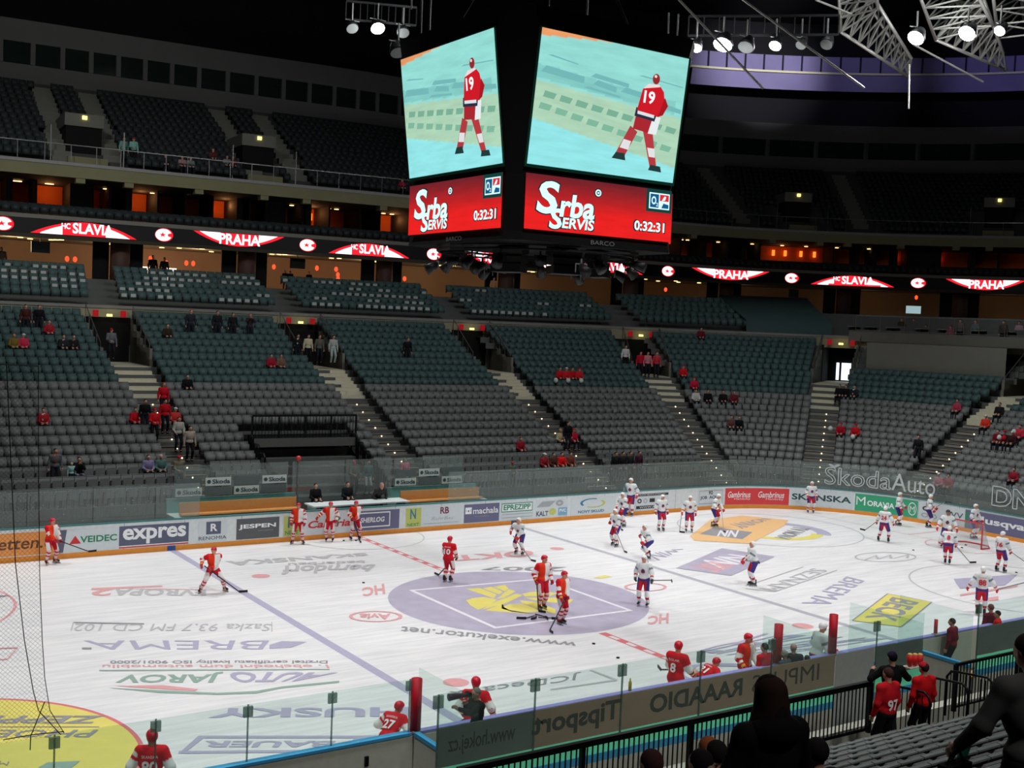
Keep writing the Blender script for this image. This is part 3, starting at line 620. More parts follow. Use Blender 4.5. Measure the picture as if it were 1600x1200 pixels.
fence('stand_fence', [(1.0, -17.0), (20, -17.0)], 1.02, 2.15, 'black barred fence behind the gates at the right', .125, 2.4)
for x, lab in ((-1.7, 'black curved gate rail beside the boy in the ninety-seven jersey'), (-.35, 'second black curved gate rail along the stairs'), (.6, 'third black curved gate rail along the stairs'), (3.4, 'black curved gate rail nearest the right spectator')):
    r = empty('gate_rail', (x, -17.6, 1.0), 0, lab, 'railing')
    mb = MB(); mb.tube([(0, .55, 0), (0, .55, .95), (0, .45, 1.08), (0, .3, 1.12), (0, -.5, 1.2), (0, -.62, 1.12), (0, -.66, 1.0), (0, -.66, .2)], .03, 8); mb.build('frame', BLK, r, True)
    mb = MB()
    for k in range(8): mb.bar((0, .45-.13*k, .1), (0, .45-.13*k, 1.12), .018)
    mb.build('baluster', BLK, r)
FG = mat('far_fence_grey', (96, 98, 98), .5, 0)
for a, b, lab in ((-.6, .93, 'barred fence between far left glass and front seat row'), (2.18, 5.8, 'barred fence behind the far glass running round the far corner')):
    S = np.linspace(a, b, 60); fence('front_fence', (plan(0, S)-nrm(RB, S)*.75), .55, 1.95, lab, .2, 2.0, FG, .045)
# ------------------------------------------------------------------ lower bowl: concrete, aisles, vomitories
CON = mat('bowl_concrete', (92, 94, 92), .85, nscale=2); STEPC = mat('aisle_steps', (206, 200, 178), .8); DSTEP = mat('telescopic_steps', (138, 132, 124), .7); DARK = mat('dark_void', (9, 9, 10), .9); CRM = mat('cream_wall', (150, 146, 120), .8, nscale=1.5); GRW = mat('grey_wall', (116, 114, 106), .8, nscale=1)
AISLES = [0, 1, 2, 3, 4, 5, 6, 7]; AW = .75
_ringlen = {}
def ds_for(k, s, w):                                       # parameter width of w metres at row k
    a, b = plan(k, s-.01), plan(k, s+.01); return w*.02/max(1e-6, float(np.linalg.norm(b-a)))
NR = 22
mb = MB(); S = np.linspace(S0, S1, 200); n = len(S); rows = []
for k in range(NR+1):
    P = plan(k, S)
    zlo = float(zrow(k-1)) if k > 0 else 0.0; zhi = float(zrow(k))
    rows.append(np.concatenate([P, np.full((n, 1), zlo)], 1)); rows.append(np.concatenate([P, np.full((n, 1), zhi)], 1))
V = np.concatenate(rows); F = []
def cutout(k, s):                                          # vomitory openings above row 16
    if k < 16: return False
    for a in AISLES:
        if abs(s-a) < ds_for(k, a, 1.25): return True
    return False
for a in range(2*(NR+1)-1):
    k = a//2 if a % 2 == 0 else a//2
    for i in range(n-1):
        if k >= 16 and cutout(k, (S[i]+S[i+1])/2) and k < NR+1: continue
        F.append((a*n+i, a*n+i+1, (a+1)*n+i+1, (a+1)*n+i))
mb.add(V, F); o = mb.build('terrace_lower', CON); tag(o, kind='structure')
# the band wall above the bowl and its coping
mb = MB(); Z9 = 9.12
ring_strip(mb, [(RW, Z9-.1), (RW, 9.72)], 0-.75, 4.15); ring_strip(mb, [(RW, Z9-.1), (RW, 9.72)], 4.15, S1); o = mb.build('wall_band', CRM); tag(o, kind='structure')
mb = MB(); ring_strip(mb, [(offs(RW, -.06), 9.72), (offs(RW, -.06), 9.9), (offs(RW, .2), 9.9)], -.75, 5.05); o = mb.build('trim_1', mat('coping_grey', (126, 126, 124), .6)); tag(o, kind='structure')
mb = MB(); ring_strip(mb, [(lambda x: plan(17.6, x), 6.9), (lambda x: plan(17.6, x), 9.52), (offs(RW, 0), 9.53)], 5.17, 5.84); o = mb.build('wall_end', GRW); tag(o, kind='structure')
mb = MB(); ring_strip(mb, [(offs(RW, -.35), 9.55), (offs(RW, -.35), 10.25), (offs(RW, .3), 10.25)], 5.05, S1); ring_strip(mb, [(offs(RW, -.36), 9.5), (RW, 9.5)], 5.05, S1); o = mb.build('wall_terrace', GRW); tag(o, kind='structure')
LAMPY = glow('exit_lamp', (255, 235, 120), 3.0); REDS = mat('red_sign', (190, 16, 30), .5, emit=(190, 16, 30), estr=.25)
STL = mat('steel_rail', (120, 122, 120), .35, .6)
def frame_at(k, s):
    p = plan(k, s); t = plan(k, s+.01)-plan(k, s-.01); t = t/np.linalg.norm(t); return p, t, np.array([-t[1], t[0]])
placen = ['far left', 'left', 'second', 'third', 'fourth', 'bright', 'right', 'far right']
lblD = {0: 'dark stand exit beyond the left edge', 1: 'dark stand exit above the red-shirted fans, leftmost in view', 2: 'dark stand exit beside the cream-jacketed man', 3: 'dark stand exit right of the middle seating block', 4: 'dark stand exit with the white-shirted man in it', 5: 'stand exit with bright daylight showing through', 6: 'dark stand exit near the right edge', 7: 'dark stand exit beyond the right edge'}
stn = ['unseen left', 'first', 'second', 'third', 'fourth', 'fifth', 'sixth', 'unseen last']
for a in AISLES:
    p, t, nn = frame_at(16, a); pb, tb, nb = frame_at(21.5, a); z0 = float(zrow(15))+.02
    def W3(x, y, z): return (p[0]+t[0]*x+nn[0]*y, p[1]+t[1]*x+nn[1]*y, z)
    D = float(np.linalg.norm(pb-p))
    r = empty('stand_exit', W3(0, 0, z0), 0, lblD[a], 'exit')
    def box3(mb, x0, x1, y0, y1, z0, z1, m=0):
        V = [W3(x, y, z) for z in (z0, z1) for x, y in ((x0, y0), (x1, y0), (x1, y1), (x0, y1))]; mb.add(V, BOXF, m)
    mb = MB(); box3(mb, -1.3, 1.3, -.2, D+3, z0-.1, z0); sub(mb, 'landing', STEPC, r)
    mb = MB(); box3(mb, -1.42, -1.25, .1, D+3, z0, z0+1.0); box3(mb, 1.25, 1.42, .1, D+3, z0, z0+1.0)
    for q in range(6):
        y0 = D*q/6; zz = float(zrow(16+q))+.05; box3(mb, -1.42, -1.25, y0, D, z0, zz); box3(mb, 1.25, 1.42, y0, D, z0, zz)
    sub(mb, 'side_wall', GRW if a < 5 else GRW, r)
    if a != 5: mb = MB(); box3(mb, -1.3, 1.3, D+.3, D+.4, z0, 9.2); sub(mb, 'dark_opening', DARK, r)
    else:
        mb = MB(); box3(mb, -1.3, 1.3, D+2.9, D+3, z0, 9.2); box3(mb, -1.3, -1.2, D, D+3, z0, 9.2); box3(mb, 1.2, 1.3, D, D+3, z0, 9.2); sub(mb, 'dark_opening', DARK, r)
        mb = MB(); box3(mb, -.25, 1.05, D+2.8, D+2.85, z0+.1, z0+1.35); box3(mb, -.62, -.42, D+2.8, D+2.85, z0+.1, z0+1.35); sub(mb, 'daylight_pane', glow('daylight', (235, 245, 255), 1.6), r)
    mb = MB(); box3(mb, -.95, -.62, D-.12, D-.06, 9.22, 9.6); box3(mb, .62, .95, D-.12, D-.06, 9.22, 9.6); sub(mb, 'red_sign', REDS, r)
    mb = MB(); box3(mb, -.15, .15, D-.15, D-.05, 9.25, 9.38); sub(mb, 'exit_lamp', LAMPY, r)
    for sx in (-1, 1):
        mb = MB(); xs = 1.33*sx
        mb.tube([W3(xs, D, 9.9), W3(xs, D*.1, z0+1.25)], .03, 6); 
        for q in range(5): y = D*(.1+.9*q/4); zt = z0+1.25+(9.9-z0-1.25)*q/4; mb.bar(W3(xs, y, z0), W3(xs, y, zt), .035)
        sub(mb, 'hand_rail', STL, r)
    # light concrete steps of the fixed part: rows 12..16
    mb = MB()
    for k in range(12, 16):
        w = 1.05; pk, tk, nk = frame_at(k, a)
        for h in (0, 1):
            z = float(zrow(k-1))+.185*(h+1)-.0; y = .41*h-.41
            V = [(pk[0]+tk[0]*x+nk[0]*(yy), pk[1]+tk[1]*x+nk[1]*(yy), zz) for zz in (z-.4, z+.004) for x, yy in ((-w, y), (w, y), (w, y+.6), (-w, y+.6))]; mb.add(V, BOXF)
    o = mb.build('aisle_stairs', STEPC); tag(o, 'pale concrete upper steps of the %s stairs' % stn[a], 'stairs')
    # darker steps of the retractable part with a lamp in every riser
    mb = MB(); ml = MB(); me_ = MB()
    for k in range(0, 12):
        pk, tk, nk = frame_at(k, a); z = float(zrow(k))-.185
        V = [(pk[0]+tk[0]*x+nk[0]*yy, pk[1]+tk[1]*x+nk[1]*yy, zz) for zz in (z-.185, z) for x, yy in ((-.9, -.42), (.9, -.42), (.9, 0.0), (-.9, 0.0))]; mb.add(V, BOXF)
        V = [(pk[0]+tk[0]*x+nk[0]*yy, pk[1]+tk[1]*x+nk[1]*yy, zz) for zz in (z-.02, z+.003) for x, yy in ((-.92, -.44), (.92, -.44), (.92, -.40), (-.92, -.40))]; me_.add(V, BOXF)
        if 1 <= a <= 6:
            lp = np.array([*(pk+tk*.15-nk*.43), z-.09]); q = MB(); q.ball((0, 0, 0), .035, 6); lo = q.build('step_lamp', glow('step_lamp', (255, 232, 190), 6.0), None, loc=(0, 0, 0)); lo.location = Vector(lp)
            tag(lo, 'small lamp in a stair riser, stairs number %s from the left' % ['zero', 'one', 'two', 'three', 'four', 'five', 'six', 'seven'][a], 'step lamp', 'step lamps below the '+lblD[a])
    st = mb.build('aisle_stairs', DSTEP); tag(st, 'dark lower steps with small riser lamps of the %s stairs' % stn[a], 'stairs'); e = me_.build('step_edge', DARK, st)

# ------------------------------------------------------------------ club tier, concourse, suites, upper tier, press gallery
o = MB(); S = np.linspace(S0, S1, 200); n = 200; rows = []
for c in range(6):
    P = clubp(.25+.85*c)(S) if c else offs(RW, .15)(S); z = 9.6+.38*c
    rows += [np.concatenate([P, np.full((n, 1), z-.38 if c else 9.4)], 1), np.concatenate([P, np.full((n, 1), z)], 1)]
P = offs(RL, 9)(S); rows.append(np.concatenate([P, np.full((n, 1), 11.5)], 1))
V = np.concatenate(rows); F = [(a*n+i, a*n+i+1, (a+1)*n+i+1, (a+1)*n+i) for a in range(len(rows)-1) for i in range(n-1)]
o.add(V, F); o = o.build('terrace_club', CON); tag(o, kind='structure')
WARM = mat('concourse_wall', (176, 140, 108), .7, nscale=.6); CEILW = mat('concourse_ceiling', (150, 138, 112), .8)
mb = MB(); ring_strip(mb, [(offs(RL, 9), 11.5), (offs(RL, 9), 14.1)], S0, S1); o = mb.build('wall_concourse', WARM); tag(o, kind='structure')
mb = MB(); ring_strip(mb, [(offs(RL, .1), 14.05), (offs(RL, 9), 14.05)], S0, S1); o = mb.build('ceiling', CEILW); tag(o, kind='structure')
# LED ribbon body
r = empty('ribbon_display', (*RL(3.0), 14.1), 0, 'long black LED ribbon with red and white club graphics round the stands', 'LED ribbon')
mb = MB(); ring_strip(mb, [(RL, 14.1), (RL, 15.03), (offs(RL, .25), 15.03), (offs(RL, .25), 14.1)], S0, S1, close=True); sub(mb, 'screen_body', mat('led_black', (6, 7, 8), .5), r)
mb = MB(); ring_strip(mb, [(offs(RL, -.05), 15.03), (offs(RL, -.05), 15.28), (offs(RL, 1.2), 15.28)], S0, S1); o = mb.build('trim_2', mat('ledge_grey', (116, 114, 108), .7)); tag(o, kind='structure')
mb = MB(); ring_strip(mb, [(offs(RL, .02), 13.86), (offs(RL, .02), 14.1), (offs(RL, .3), 14.1), (offs(RL, .3), 13.86)], S0, S1, close=True); o = mb.build('trim_3', mat('soffit_dark', (60, 56, 46), .8)); tag(o, kind='structure')
LEDW = glow('led_white', (255, 240, 246), 1.5); LEDR = glow('led_red', (255, 36, 50), 1.25); LEDG = glow('led_green_edge', (40, 120, 110), .5)
def led(shape, s0, s1, z0, z1, m, name='led_graphic', off=-.02):
    V, F = shape; V = np.array(V, float); P = offs(RL, off)(s0+(s1-s0)*V[:, 0]); W = np.concatenate([P, (z0+(z1-z0)*V[:, 1])[:, None]], 1)
    mb = MB(); mb.add(W, F); return sub(mb, name, m, r)
def ledtext(s, s0, s1, z0, z1, m, bold=.09): V, F, _ = text2d(s, bold); return led((V, F), s0, s1, z0, z1, m, 'led_lettering', -.05)
def arch(up, x0=0., x1=1., n=16, inner=0.):
    X = np.linspace(x0, x1, n); h = 1-(2*X-1)**2; h = h*.98
    if up: top = h; bot = np.zeros(n)
    else: top = np.ones(n); bot = 1-h
    V = [(x, b) for x, b in zip(X, bot)]+[(x, t) for x, t in zip(X, top)]
    return (V, [(i, i+1, n+i+1, n+i) for i in range(n-1)])
def arch_sc(up, sc, n=16, x0=0, x1=1.):
    V, F = arch(up, x0, x1, n); V = [((x-.5)*sc+.5, (y*sc if up else 1-(1-y)*sc)) for x, y in V]; return (V, F)
zc = 14.5
def slavia(u0, u1):
    a, b = s_for_u(RL, zc, u0), s_for_u(RL, zc, u1); w = b-a
    led(arch(True), a, b, 14.14, 15.0, LEDR); led(arch_sc(True, .86, x0=0.02, x1=.25), a, b, 14.14, 15.0, LEDW, off=-.03); led(arch_sc(True, .86, x0=.72, x1=1.0), a, b, 14.14, 15.0, LEDW, off=-.03)
    led(RCT, a+w*.22, a+w*.84, 14.14, 14.26, LEDR, off=-.03); ledtext('HC', a+w*.275, a+w*.355, 14.5, 14.86, LEDW); ledtext('SLAVIA', a+w*.375, a+w*.76, 14.26, 14.92, LEDW)
def praha(u0, u1):
    a, b = s_for_u(RL, zc, u0), s_for_u(RL, zc, u1); w = b-a
    led(arch(False), a, b, 14.14, 15.0, LEDR); led(arch_sc(False, .86, x0=0, x1=.27), a, b, 14.14, 15.0, LEDW, off=-.03); led(arch_sc(False, .86, x0=.76, x1=1.), a, b, 14.14, 15.0, LEDW, off=-.03)
    ledtext('PRAHA', a+w*.29, a+w*.74, 14.26, 14.96, LEDW)
def roundel(u):
    s = s_for_u(RL, zc, u); w = .95; d = w/np.linalg.norm(RL(s+.5)-RL(s-.5))
    led(disc2(.5, .5, .5, n=28), s-d*.62, s+d*.62, 14.14, 15.0, LEDR); led(disc2(.47, .5, .45, .2, n=28, a0=.35, a1=2*PI-.35), s-d*.62, s+d*.62, 14.14, 15.0, LEDW, off=-.035)
    led(disc2(.47, .5, .24, n=20), s-d*.62, s+d*.62, 14.14, 15.0, LEDW, off=-.035)
    V = []
    for k in range(10): t = PI/2+2*PI*k/10; q = .3 if k % 2 == 0 else .12; V.append((.42+q*math.cos(t)*.7, .5+q*math.sin(t)*.7))
    led((V, [tuple(range(10))]), s-d*.62, s+d*.62, 14.14, 15.0, LEDR, off=-.05)
for u in (5, 256, 481, 678, 855, 1044, 1237, 1435): roundel(u)
slavia(47, 214); praha(302, 444); slavia(513, 640); praha(720, 825); slavia(888, 1005); praha(1080, 1202); slavia(1267, 1398); praha(1477, 1602)
# columns
COLM = mat('brown_column', (72, 48, 42), .6)
for i, u in enumerate((-60, 187, 385, 600, 790, 985, 1135, 1318, 1500)):
    s = s_for_u(offs(RL, 1.6), 12.6, u); p = offs(RL, 1.6)(s); r_ = empty('column', (*p, 10.9), 0, 'dark round column under the ribbon, %s' % ['beyond the left edge', 'first from left', 'second from left', 'third from left, below the left screen', 'below the middle of the scoreboard', 'right below the scoreboard', 'left of the covered seat block', 'right of the covered seat block', 'near the right edge'][i], 'column', None)
    mb = MB(); mb.tube([(0, 0, 0), (0, 0, 3.1)], .62, 20); mb.build('shaft', COLM, r_, True)
    t = RL(s+.01)-RL(s-.01); t = t/np.linalg.norm(t)
    for sg, w in ((-1, 1.0), (1, .9)):
        mb = MB(); c = t*sg*(.62+w/2); mb.prism([(c[0]+t[0]*x-t[1]*y, c[1]+t[1]*x+t[0]*y) for x, y in ((-w/2, .35), (w/2, .35), (w/2, .5), (-w/2, .5))], .2, 3.1); mb.build('black_drape', DARK, r_)
    tag(r_, kind='thing')
# small ceiling lamps in the concourse and red lanterns
CL = glow('ceiling_lamp', (255, 226, 140), 4.0); RLN = glow('red_lantern', (255, 70, 40), 2.2); RLW = glow('warm_shade', (255, 214, 190), 3.0)
def lampdot(fn, z, u, m, rx=.16, name='ceiling_lamp', lab=None, cat='lamp', grp=None, h=.03, disc=True):
    s = s_for_u(fn, z, u); p = fn(s); q = MB()
    if disc: q.tube([(0, 0, 0), (0, 0, h)], rx, 12)
    else: q.tube([(0, 0, 0), (0, 0, h)], rx, 10)
    o = q.build(name, m, None, loc=(0, 0, 0)); o.location = Vector((float(p[0]), float(p[1]), z)); return tag(o, lab, cat, grp)
for u, d in ((32, 4), (47, 5), (80, 4.5), (88, 4), (96, 3.5), (170, 5), (253, 5), (280, 4), (316, 3), (330, 6), (358, 4), (425, 4), (436, 3.5), (445, 3.2), (462, 2), (518, 4), (530, 3.6), (587, 5), (596, 5), (615, 3), (620, 6), (676, 4), (682, 5), (690, 4), (708, 3), (745, 5), (832, 4), (845, 5), (888, 4), (900, 5), (1008, 4), (1028, 6), (1056, 4), (1060, 6), (1092, 5), (1110, 5), (1198, 3), (1300, 3), (1366, 3), (1402, 3), (1472, 3), (1566, 3), (1578, 3)):
    lampdot(offs(RL, d), 13.98, u, CL, .17, 'ceiling_lamp', 'small warm round ceiling lamp in the concourse under the LED ribbon', 'lamp', 'concourse ceiling lamps')
for i, (u, d, z) in enumerate(((105, 5, 12.85), (117, 5, 12.85), (291, 5, 13.05), (302, 5, 13.05), (235, 6, 13.25), (260, 6, 13.0), (428, 6, 13.2), (495, 6, 13.3), (525, 6, 13.3), (528, 6, 12.9), (528, 6, 12.6), (612, 6, 12.9), (632, 6, 12.9), (590, 6, 13.2), (1040, 6, 13.3), (1432, 4, 13.5))):
    s = s_for_u(offs(RL, d), z, u); p = offs(RL, d)(s); q = MB(); q.ball((0, 0, 0), (.14, .14, .19), 10); o = q.build('lantern', RLN, None); o.location = Vector((float(p[0]), float(p[1]), z))
    tag(o, 'glowing red lantern in the concourse, number %s from the left' % ['one', 'two', 'four', 'five', 'three', 'six', 'seven', 'eight', 'nine', 'ten', 'eleven', 'thirteen', 'fourteen', 'twelve', 'fifteen', 'sixteen'][i], 'lantern')
for u, lab in ((211, 'leftmost bright lit counter panel behind the standing silhouettes'), (224, 'second bright lit counter panel behind the standing silhouettes'), (266, 'bright lit counter panel right of the standing silhouettes'), (357, 'thin bright lit strip between the drapes of the second column')):
    s = s_for_u(offs(RL, 6), 12, u); p = offs(RL, 6)(s); q = MB(); w = .42 if u < 300 else .12; q.box(-w, w, 0, .1, 0, 1.15); o = q.build('lit_panel', RLW, None); o.location = Vector((float(p[0]), float(p[1]), 11.52)); tag(o, lab, 'lit panel')
# televisions hanging in the concourse
for u, lab in ((63, 'black flat television hanging under the ribbon at the far left'), (465, 'black flat television hanging left of the third column'), (1240, 'small black television above the covered seat block')):
    s = s_for_u(offs(RL, 1.5), 13.4, u); p = offs(RL, 1.5)(s); r_ = empty('television', (*p, 13.35), 0, lab, 'television'); mb = MB(); mb.box(-.55, .55, -.05, .05, -.35, .35); mb.build('screen', mat('tv_black', (10, 12, 14), .3), r_); mb = MB(); mb.bar((0, .06, .3), (0, .06, .68), .05); mb.build('bracket', STL, r_)
# green exit sign
s = s_for_u(offs(RL, 4), 13.1, 214); p = offs(RL, 4)(s); q = MB(); q.box(-.35, .35, -.04, .04, -.16, .16); o = q.build('exit_sign', glow('exit_green', (130, 235, 200), 1.4)); o.location = Vector((*[float(v) for v in p], 13.15)); tag(o, 'small pale green exit sign left of the concourse silhouettes', 'sign')
# suites above the ribbon
DKW = mat('suite_dark', (34, 30, 28), .8); ORW = mat('suite_orange', (208, 96, 34), .7, nscale=.7)
mb = MB(); rows = []
for c in range(5):
    P = offs(RL, .5+.75*c)(S); z = 15.1+.12*c; rows += [np.concatenate([P, np.full((n, 1), z-.12)], 1), np.concatenate([P, np.full((n, 1), z)], 1)]
rows.append(np.concatenate([offs(RL, 8)(S), np.full((n, 1), 15.6)], 1))
mb.add(np.concatenate(rows), [(a*n+i, a*n+i+1, (a+1)*n+i+1, (a+1)*n+i) for a in range(len(rows)-1) for i in range(n-1)]); o = mb.build('terrace_suites', DKW); tag(o, kind='structure')
mb = MB(); ring_strip(mb, [(offs(RL, 7.0), 15.5), (offs(RL, 7.0), 17.8)], S0, S1); o = mb.build('wall_suites', ORW); tag(o, kind='structure')
mb = MB(); ring_strip(mb, [(offs(RL, .1), 17.7), (offs(RL, 8), 17.7)], S0, S1); o = mb.build('ceiling', DKW); tag(o, kind='structure')
# dark glazing frames and partitions between the suites
part_u = [14, 55, 110, 170, 200, 245, 288, 330, 372, 388, 420, 470, 480, 512, 560, 590, 640, 1060, 1100, 1135, 1160, 1185, 1300, 1340, 1365, 1400, 1418, 1460, 1520, 1560]
mb = MB()
for i, u in enumerate(part_u):
    s = s_for_u(offs(RL, 4.0), 17, u); a = offs(RL, 3.6)(s); b = offs(RL, 7.0)(s); mb.bar((*a, 16.65), (*b, 16.65), .14 if i % 4 else .4, 2.1)
mb2 = MB(); ring_strip(mb2, [(offs(RL, 3.6), 15.6), (offs(RL, 3.6), 16.2)], S0, S1)
o = mb.build('wall_partitions', DKW); tag(o, kind='structure'); o = mb2.build('wall_suite_front', DKW); tag(o, kind='structure')
for i in range(26):
    s = -.6+i*.3; a, b = offs(RL, 3.7)(s), offs(RL, 3.7)(s+.13)
    if i % 4 == 1:
        mb = MB(); V = [(*a, 16.1), (*b, 16.1), (*b, 17.75), (*a, 17.75)]; mb.add(V, [(0, 1, 2, 3)]); o = mb.build('wall_dark_suite', DKW); tag(o, kind='structure')
SC1 = glow('sconce', (255, 120, 40), 2.0); SL = glow('suite_lamp', (255, 196, 120), 5.0)
for u in (24, 30, 74, 80, 134, 165, 238, 245, 288, 424, 434, 456, 514, 526, 599, 612, 1065, 1074, 1122, 1175, 1222, 1260, 1308, 1358, 1449):
    lampdot(offs(RL, 4.6), 17.6, u, SL, .16, 'suite_ceiling_lamp', 'small bright ceiling lamp inside a suite above the LED ribbon', 'lamp', 'suite ceiling lamps')
for u in (103, 128, 330, 485, 505, 1080, 1208, 1227, 1251, 1272, 1399, 1427, 1446, 1466):
    s = s_for_u(offs(RL, 6.8), 17, u); p = offs(RL, 6.8)(s); q = MB(); q.tube([(0, 0, 0), (0, 0, .5)], .13, 8); o = q.build('wall_sconce', SC1, None); o.location = Vector((float(p[0]), float(p[1]), 16.85)); tag(o, 'orange glowing wall lamp inside a suite above the LED ribbon', 'lamp', 'suite wall lamps')
# beige fascia of the upper tier with brackets
FAS = mat('fascia_beige', (120, 118, 90), .8, nscale=1.2)
mb = MB(); ring_strip(mb, [(offs(RL, .1), 17.7), (RL, 17.7), (RL, 18.42)], S0, S1); o = mb.build('wall_fascia', FAS); tag(o, kind='structure')
mb = MB(); ring_strip(mb, [(offs(RL, -.05), 18.42), (offs(RL, -.05), 18.62), (offs(RL, 1.0), 18.62)], S0, S1); o = mb.build('trim_4', mat('fascia_coping', (134, 134, 134), .6)); tag(o, kind='structure')
mb = MB()
for u in (126, 202, 312, 414, 480, 600, 1085, 1208, 1282, 1326, 1408, 1494, 1546):
    s = s_for_u(RL, 17.6, u); p = RL(s); d = nrm(RL, s); mb.bar((*(p+d*.05), 17.55), (*(p+d*.8), 17.55), .55, .3)
o = mb.build('trim_5', FAS); tag(o, kind='structure')
# upper tier terrace
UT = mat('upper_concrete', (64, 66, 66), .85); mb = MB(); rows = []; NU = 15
for c in range(NU+1):
    P = offs(RL, .9+.85*c)(S); z = 18.62+.46*c; rows += [np.concatenate([P, np.full((n, 1), z-(.46 if c else 0))], 1), np.concatenate([P, np.full((n, 1), z)], 1)]
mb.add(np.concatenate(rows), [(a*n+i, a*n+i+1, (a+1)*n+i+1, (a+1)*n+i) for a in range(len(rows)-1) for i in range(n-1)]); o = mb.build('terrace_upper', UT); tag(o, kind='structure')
# stairs and exits of the upper tier
UST = mat('upper_stairs', (104, 104, 98), .8)
for i, u in enumerate((90, 170, 385, 455, 1150, 1340, 1180)):
    if i == 6: continue
    s = s_for_u(offs(RL, 4), 21.2, u); mb = MB()
    for c in range(1 if i in (0, 2) else 2, NU):
        p = offs(RL, .9+.85*c)(s); t = RL(s+.01)-RL(s-.01); t /= np.linalg.norm(t); d = np.array([-t[1], t[0]]); z = 18.62+.46*c
        V = [(p[0]+t[0]*x+d[0]*y, p[1]+t[1]*x+d[1]*y, zz) for zz in (z-.42, z+.01) for x, y in ((-.65, -.42), (.65, -.42), (.65, .42), (-.65, .42))]; mb.add(V, BOXF)
    o = mb.build('upper_stairs', UST); tag(o, 'grey upper tier stairs, %s' % ['leftmost in the photo', 'right beside the first upper exit', 'left of the second upper exit', 'right of the second upper exit', 'dim ones right of the scoreboard', 'dim ones in the upper right'][i], 'stairs')
for i, u in enumerate((130, 402, 1245, 1560)):
    s = s_for_u(offs(RL, 3.2), 20.5, u); p = offs(RL, 2.0)(s); t = RL(s+.01)-RL(s-.01); t /= np.linalg.norm(t); d = np.array([-t[1], t[0]])
    def W4(x, y, z): return (p[0]+t[0]*x+d[0]*y, p[1]+t[1]*x+d[1]*y, z)
    def b4(mb, x0, x1, y0, y1, z0, z1): mb.add([W4(x, y, z) for z in (z0, z1) for x, y in ((x0, y0), (x1, y0), (x1, y1), (x0, y1))], BOXF)
    r_ = empty('upper_exit', W4(0, 0, 19.1), 0, 'dark upper tier exit with a small yellow lamp, %s' % ['at the upper left', 'left of the scoreboard', 'right of the scoreboard', 'at the right edge'][i], 'exit')
    mb = MB(); b4(mb, -1.1, 1.1, 1.0, 4.6, 19.1, 21.3); sub(mb, 'dark_opening', DARK, r_)
    mb = MB(); b4(mb, -1.2, 1.2, .85, 4.9, 21.3, 22.1); sub(mb, 'lintel_block', UST, r_)
    mb = MB(); b4(mb, -1.2, 1.2, -.9, .9, 18.7, 19.15); sub(mb, 'landing', FAS, r_)
    mb = MB(); b4(mb, -.14, .14, .75, .84, 21.75, 21.98); sub(mb, 'exit_lamp', LAMPY, r_)
    for x in (-2.2, 2.2):
        mb = MB(); mb.bar(W4(x, -.6, 18.6), W4(x, -.6, 21.0), .06); sub(mb, 'lamp_post', STL, r_)
# glass and rail along the fascia
ur = empty('upper_railing', (*RL(1.0), 18.62), 0, 'thin grey railing along the front edge of the upper tier', 'railing')
mb = MB(); SS = np.linspace(S0, S1, 120); PP = offs(RL, .25)(SS)
for i in range(119): mb.bar((*PP[i], 19.72), (*PP[i+1], 19.72), .05)
sub(mb, 'rail', STL, ur); mb = MB()
for i in range(0, 120, 2): mb.bar((*PP[i], 18.62), (*PP[i], 19.72), .035)
sub(mb, 'post', STL, ur)
# press gallery
PRS = mat('gallery_grey', (92, 92, 92), .8, nscale=.5); dP = 13.8
mb = MB(); ring_strip(mb, [(offs(RL, dP+.6), 25.35), (offs(RL, dP), 25.4), (offs(RL, dP), 26.8)], S0, S1); o = mb.build('wall_gallery', PRS); tag(o, kind='structure')
mb = MB(); ring_strip(mb, [(offs(RL, dP), 28.35), (offs(RL, dP-.1), 29.9), (offs(RL, dP+6), 30.4)], S0, S1); ring_strip(mb, [(offs(RL, dP), 28.35), (offs(RL, dP+4), 28.35)], S0, S1); o = mb.build('wall_gallery_top', PRS); tag(o, kind='structure')
mb = MB(); ring_strip(mb, [(offs(RL, dP+4), 25.4), (offs(RL, dP+4), 30)], S0, S1); o = mb.build('wall_gallery_back', mat('gallery_back', (30, 32, 33), .9)); tag(o, kind='structure')
wn = 0
for i in range(40):
    a = -.7+i*.185
    if a > 6.9: break
    b = a+.185; P0, P1 = offs(RL, dP+.05)(a), offs(RL, dP+.05)(b)
    mb = MB(); mb.bar((*P0, 26.8), (*P0, 28.35), .32); o = mb.build('trim_6', PRS); tag(o, kind='structure')
    wn += 1; mb = MB(); mb.add([(*P0, 26.8), (*P1, 26.8), (*P1, 28.35), (*P0, 28.35)], [(0, 1, 2, 3)]); o = mb.build('window_%d' % wn, glass('gallery_glass', (150, 170, 166), .06, (120, 150, 146), .07)); tag(o, kind='structure')
# outer wall, roof
mb = MB(); ring_strip(mb, [(offs(RL, 20), 18), (offs(RL, 20), 42)], S0, S1); o = mb.build('wall_outer', mat('outer_black', (16, 16, 18), .9)); tag(o, kind='structure')
mb = MB(); mb.box(-60, 100, -60, 80, 41, 41.3); o = mb.build('ceiling', mat('roof_black', (13, 13, 15), .9)); tag(o, kind='structure')
mb = MB(); mb.box(-60, -59.5, -60, 80, 0, 41); mb.box(-60, 100, -60, -59.5, 0, 41); o = mb.build('wall_behind', mat('outer_black', (16, 16, 18), .9)); tag(o, kind='structure')
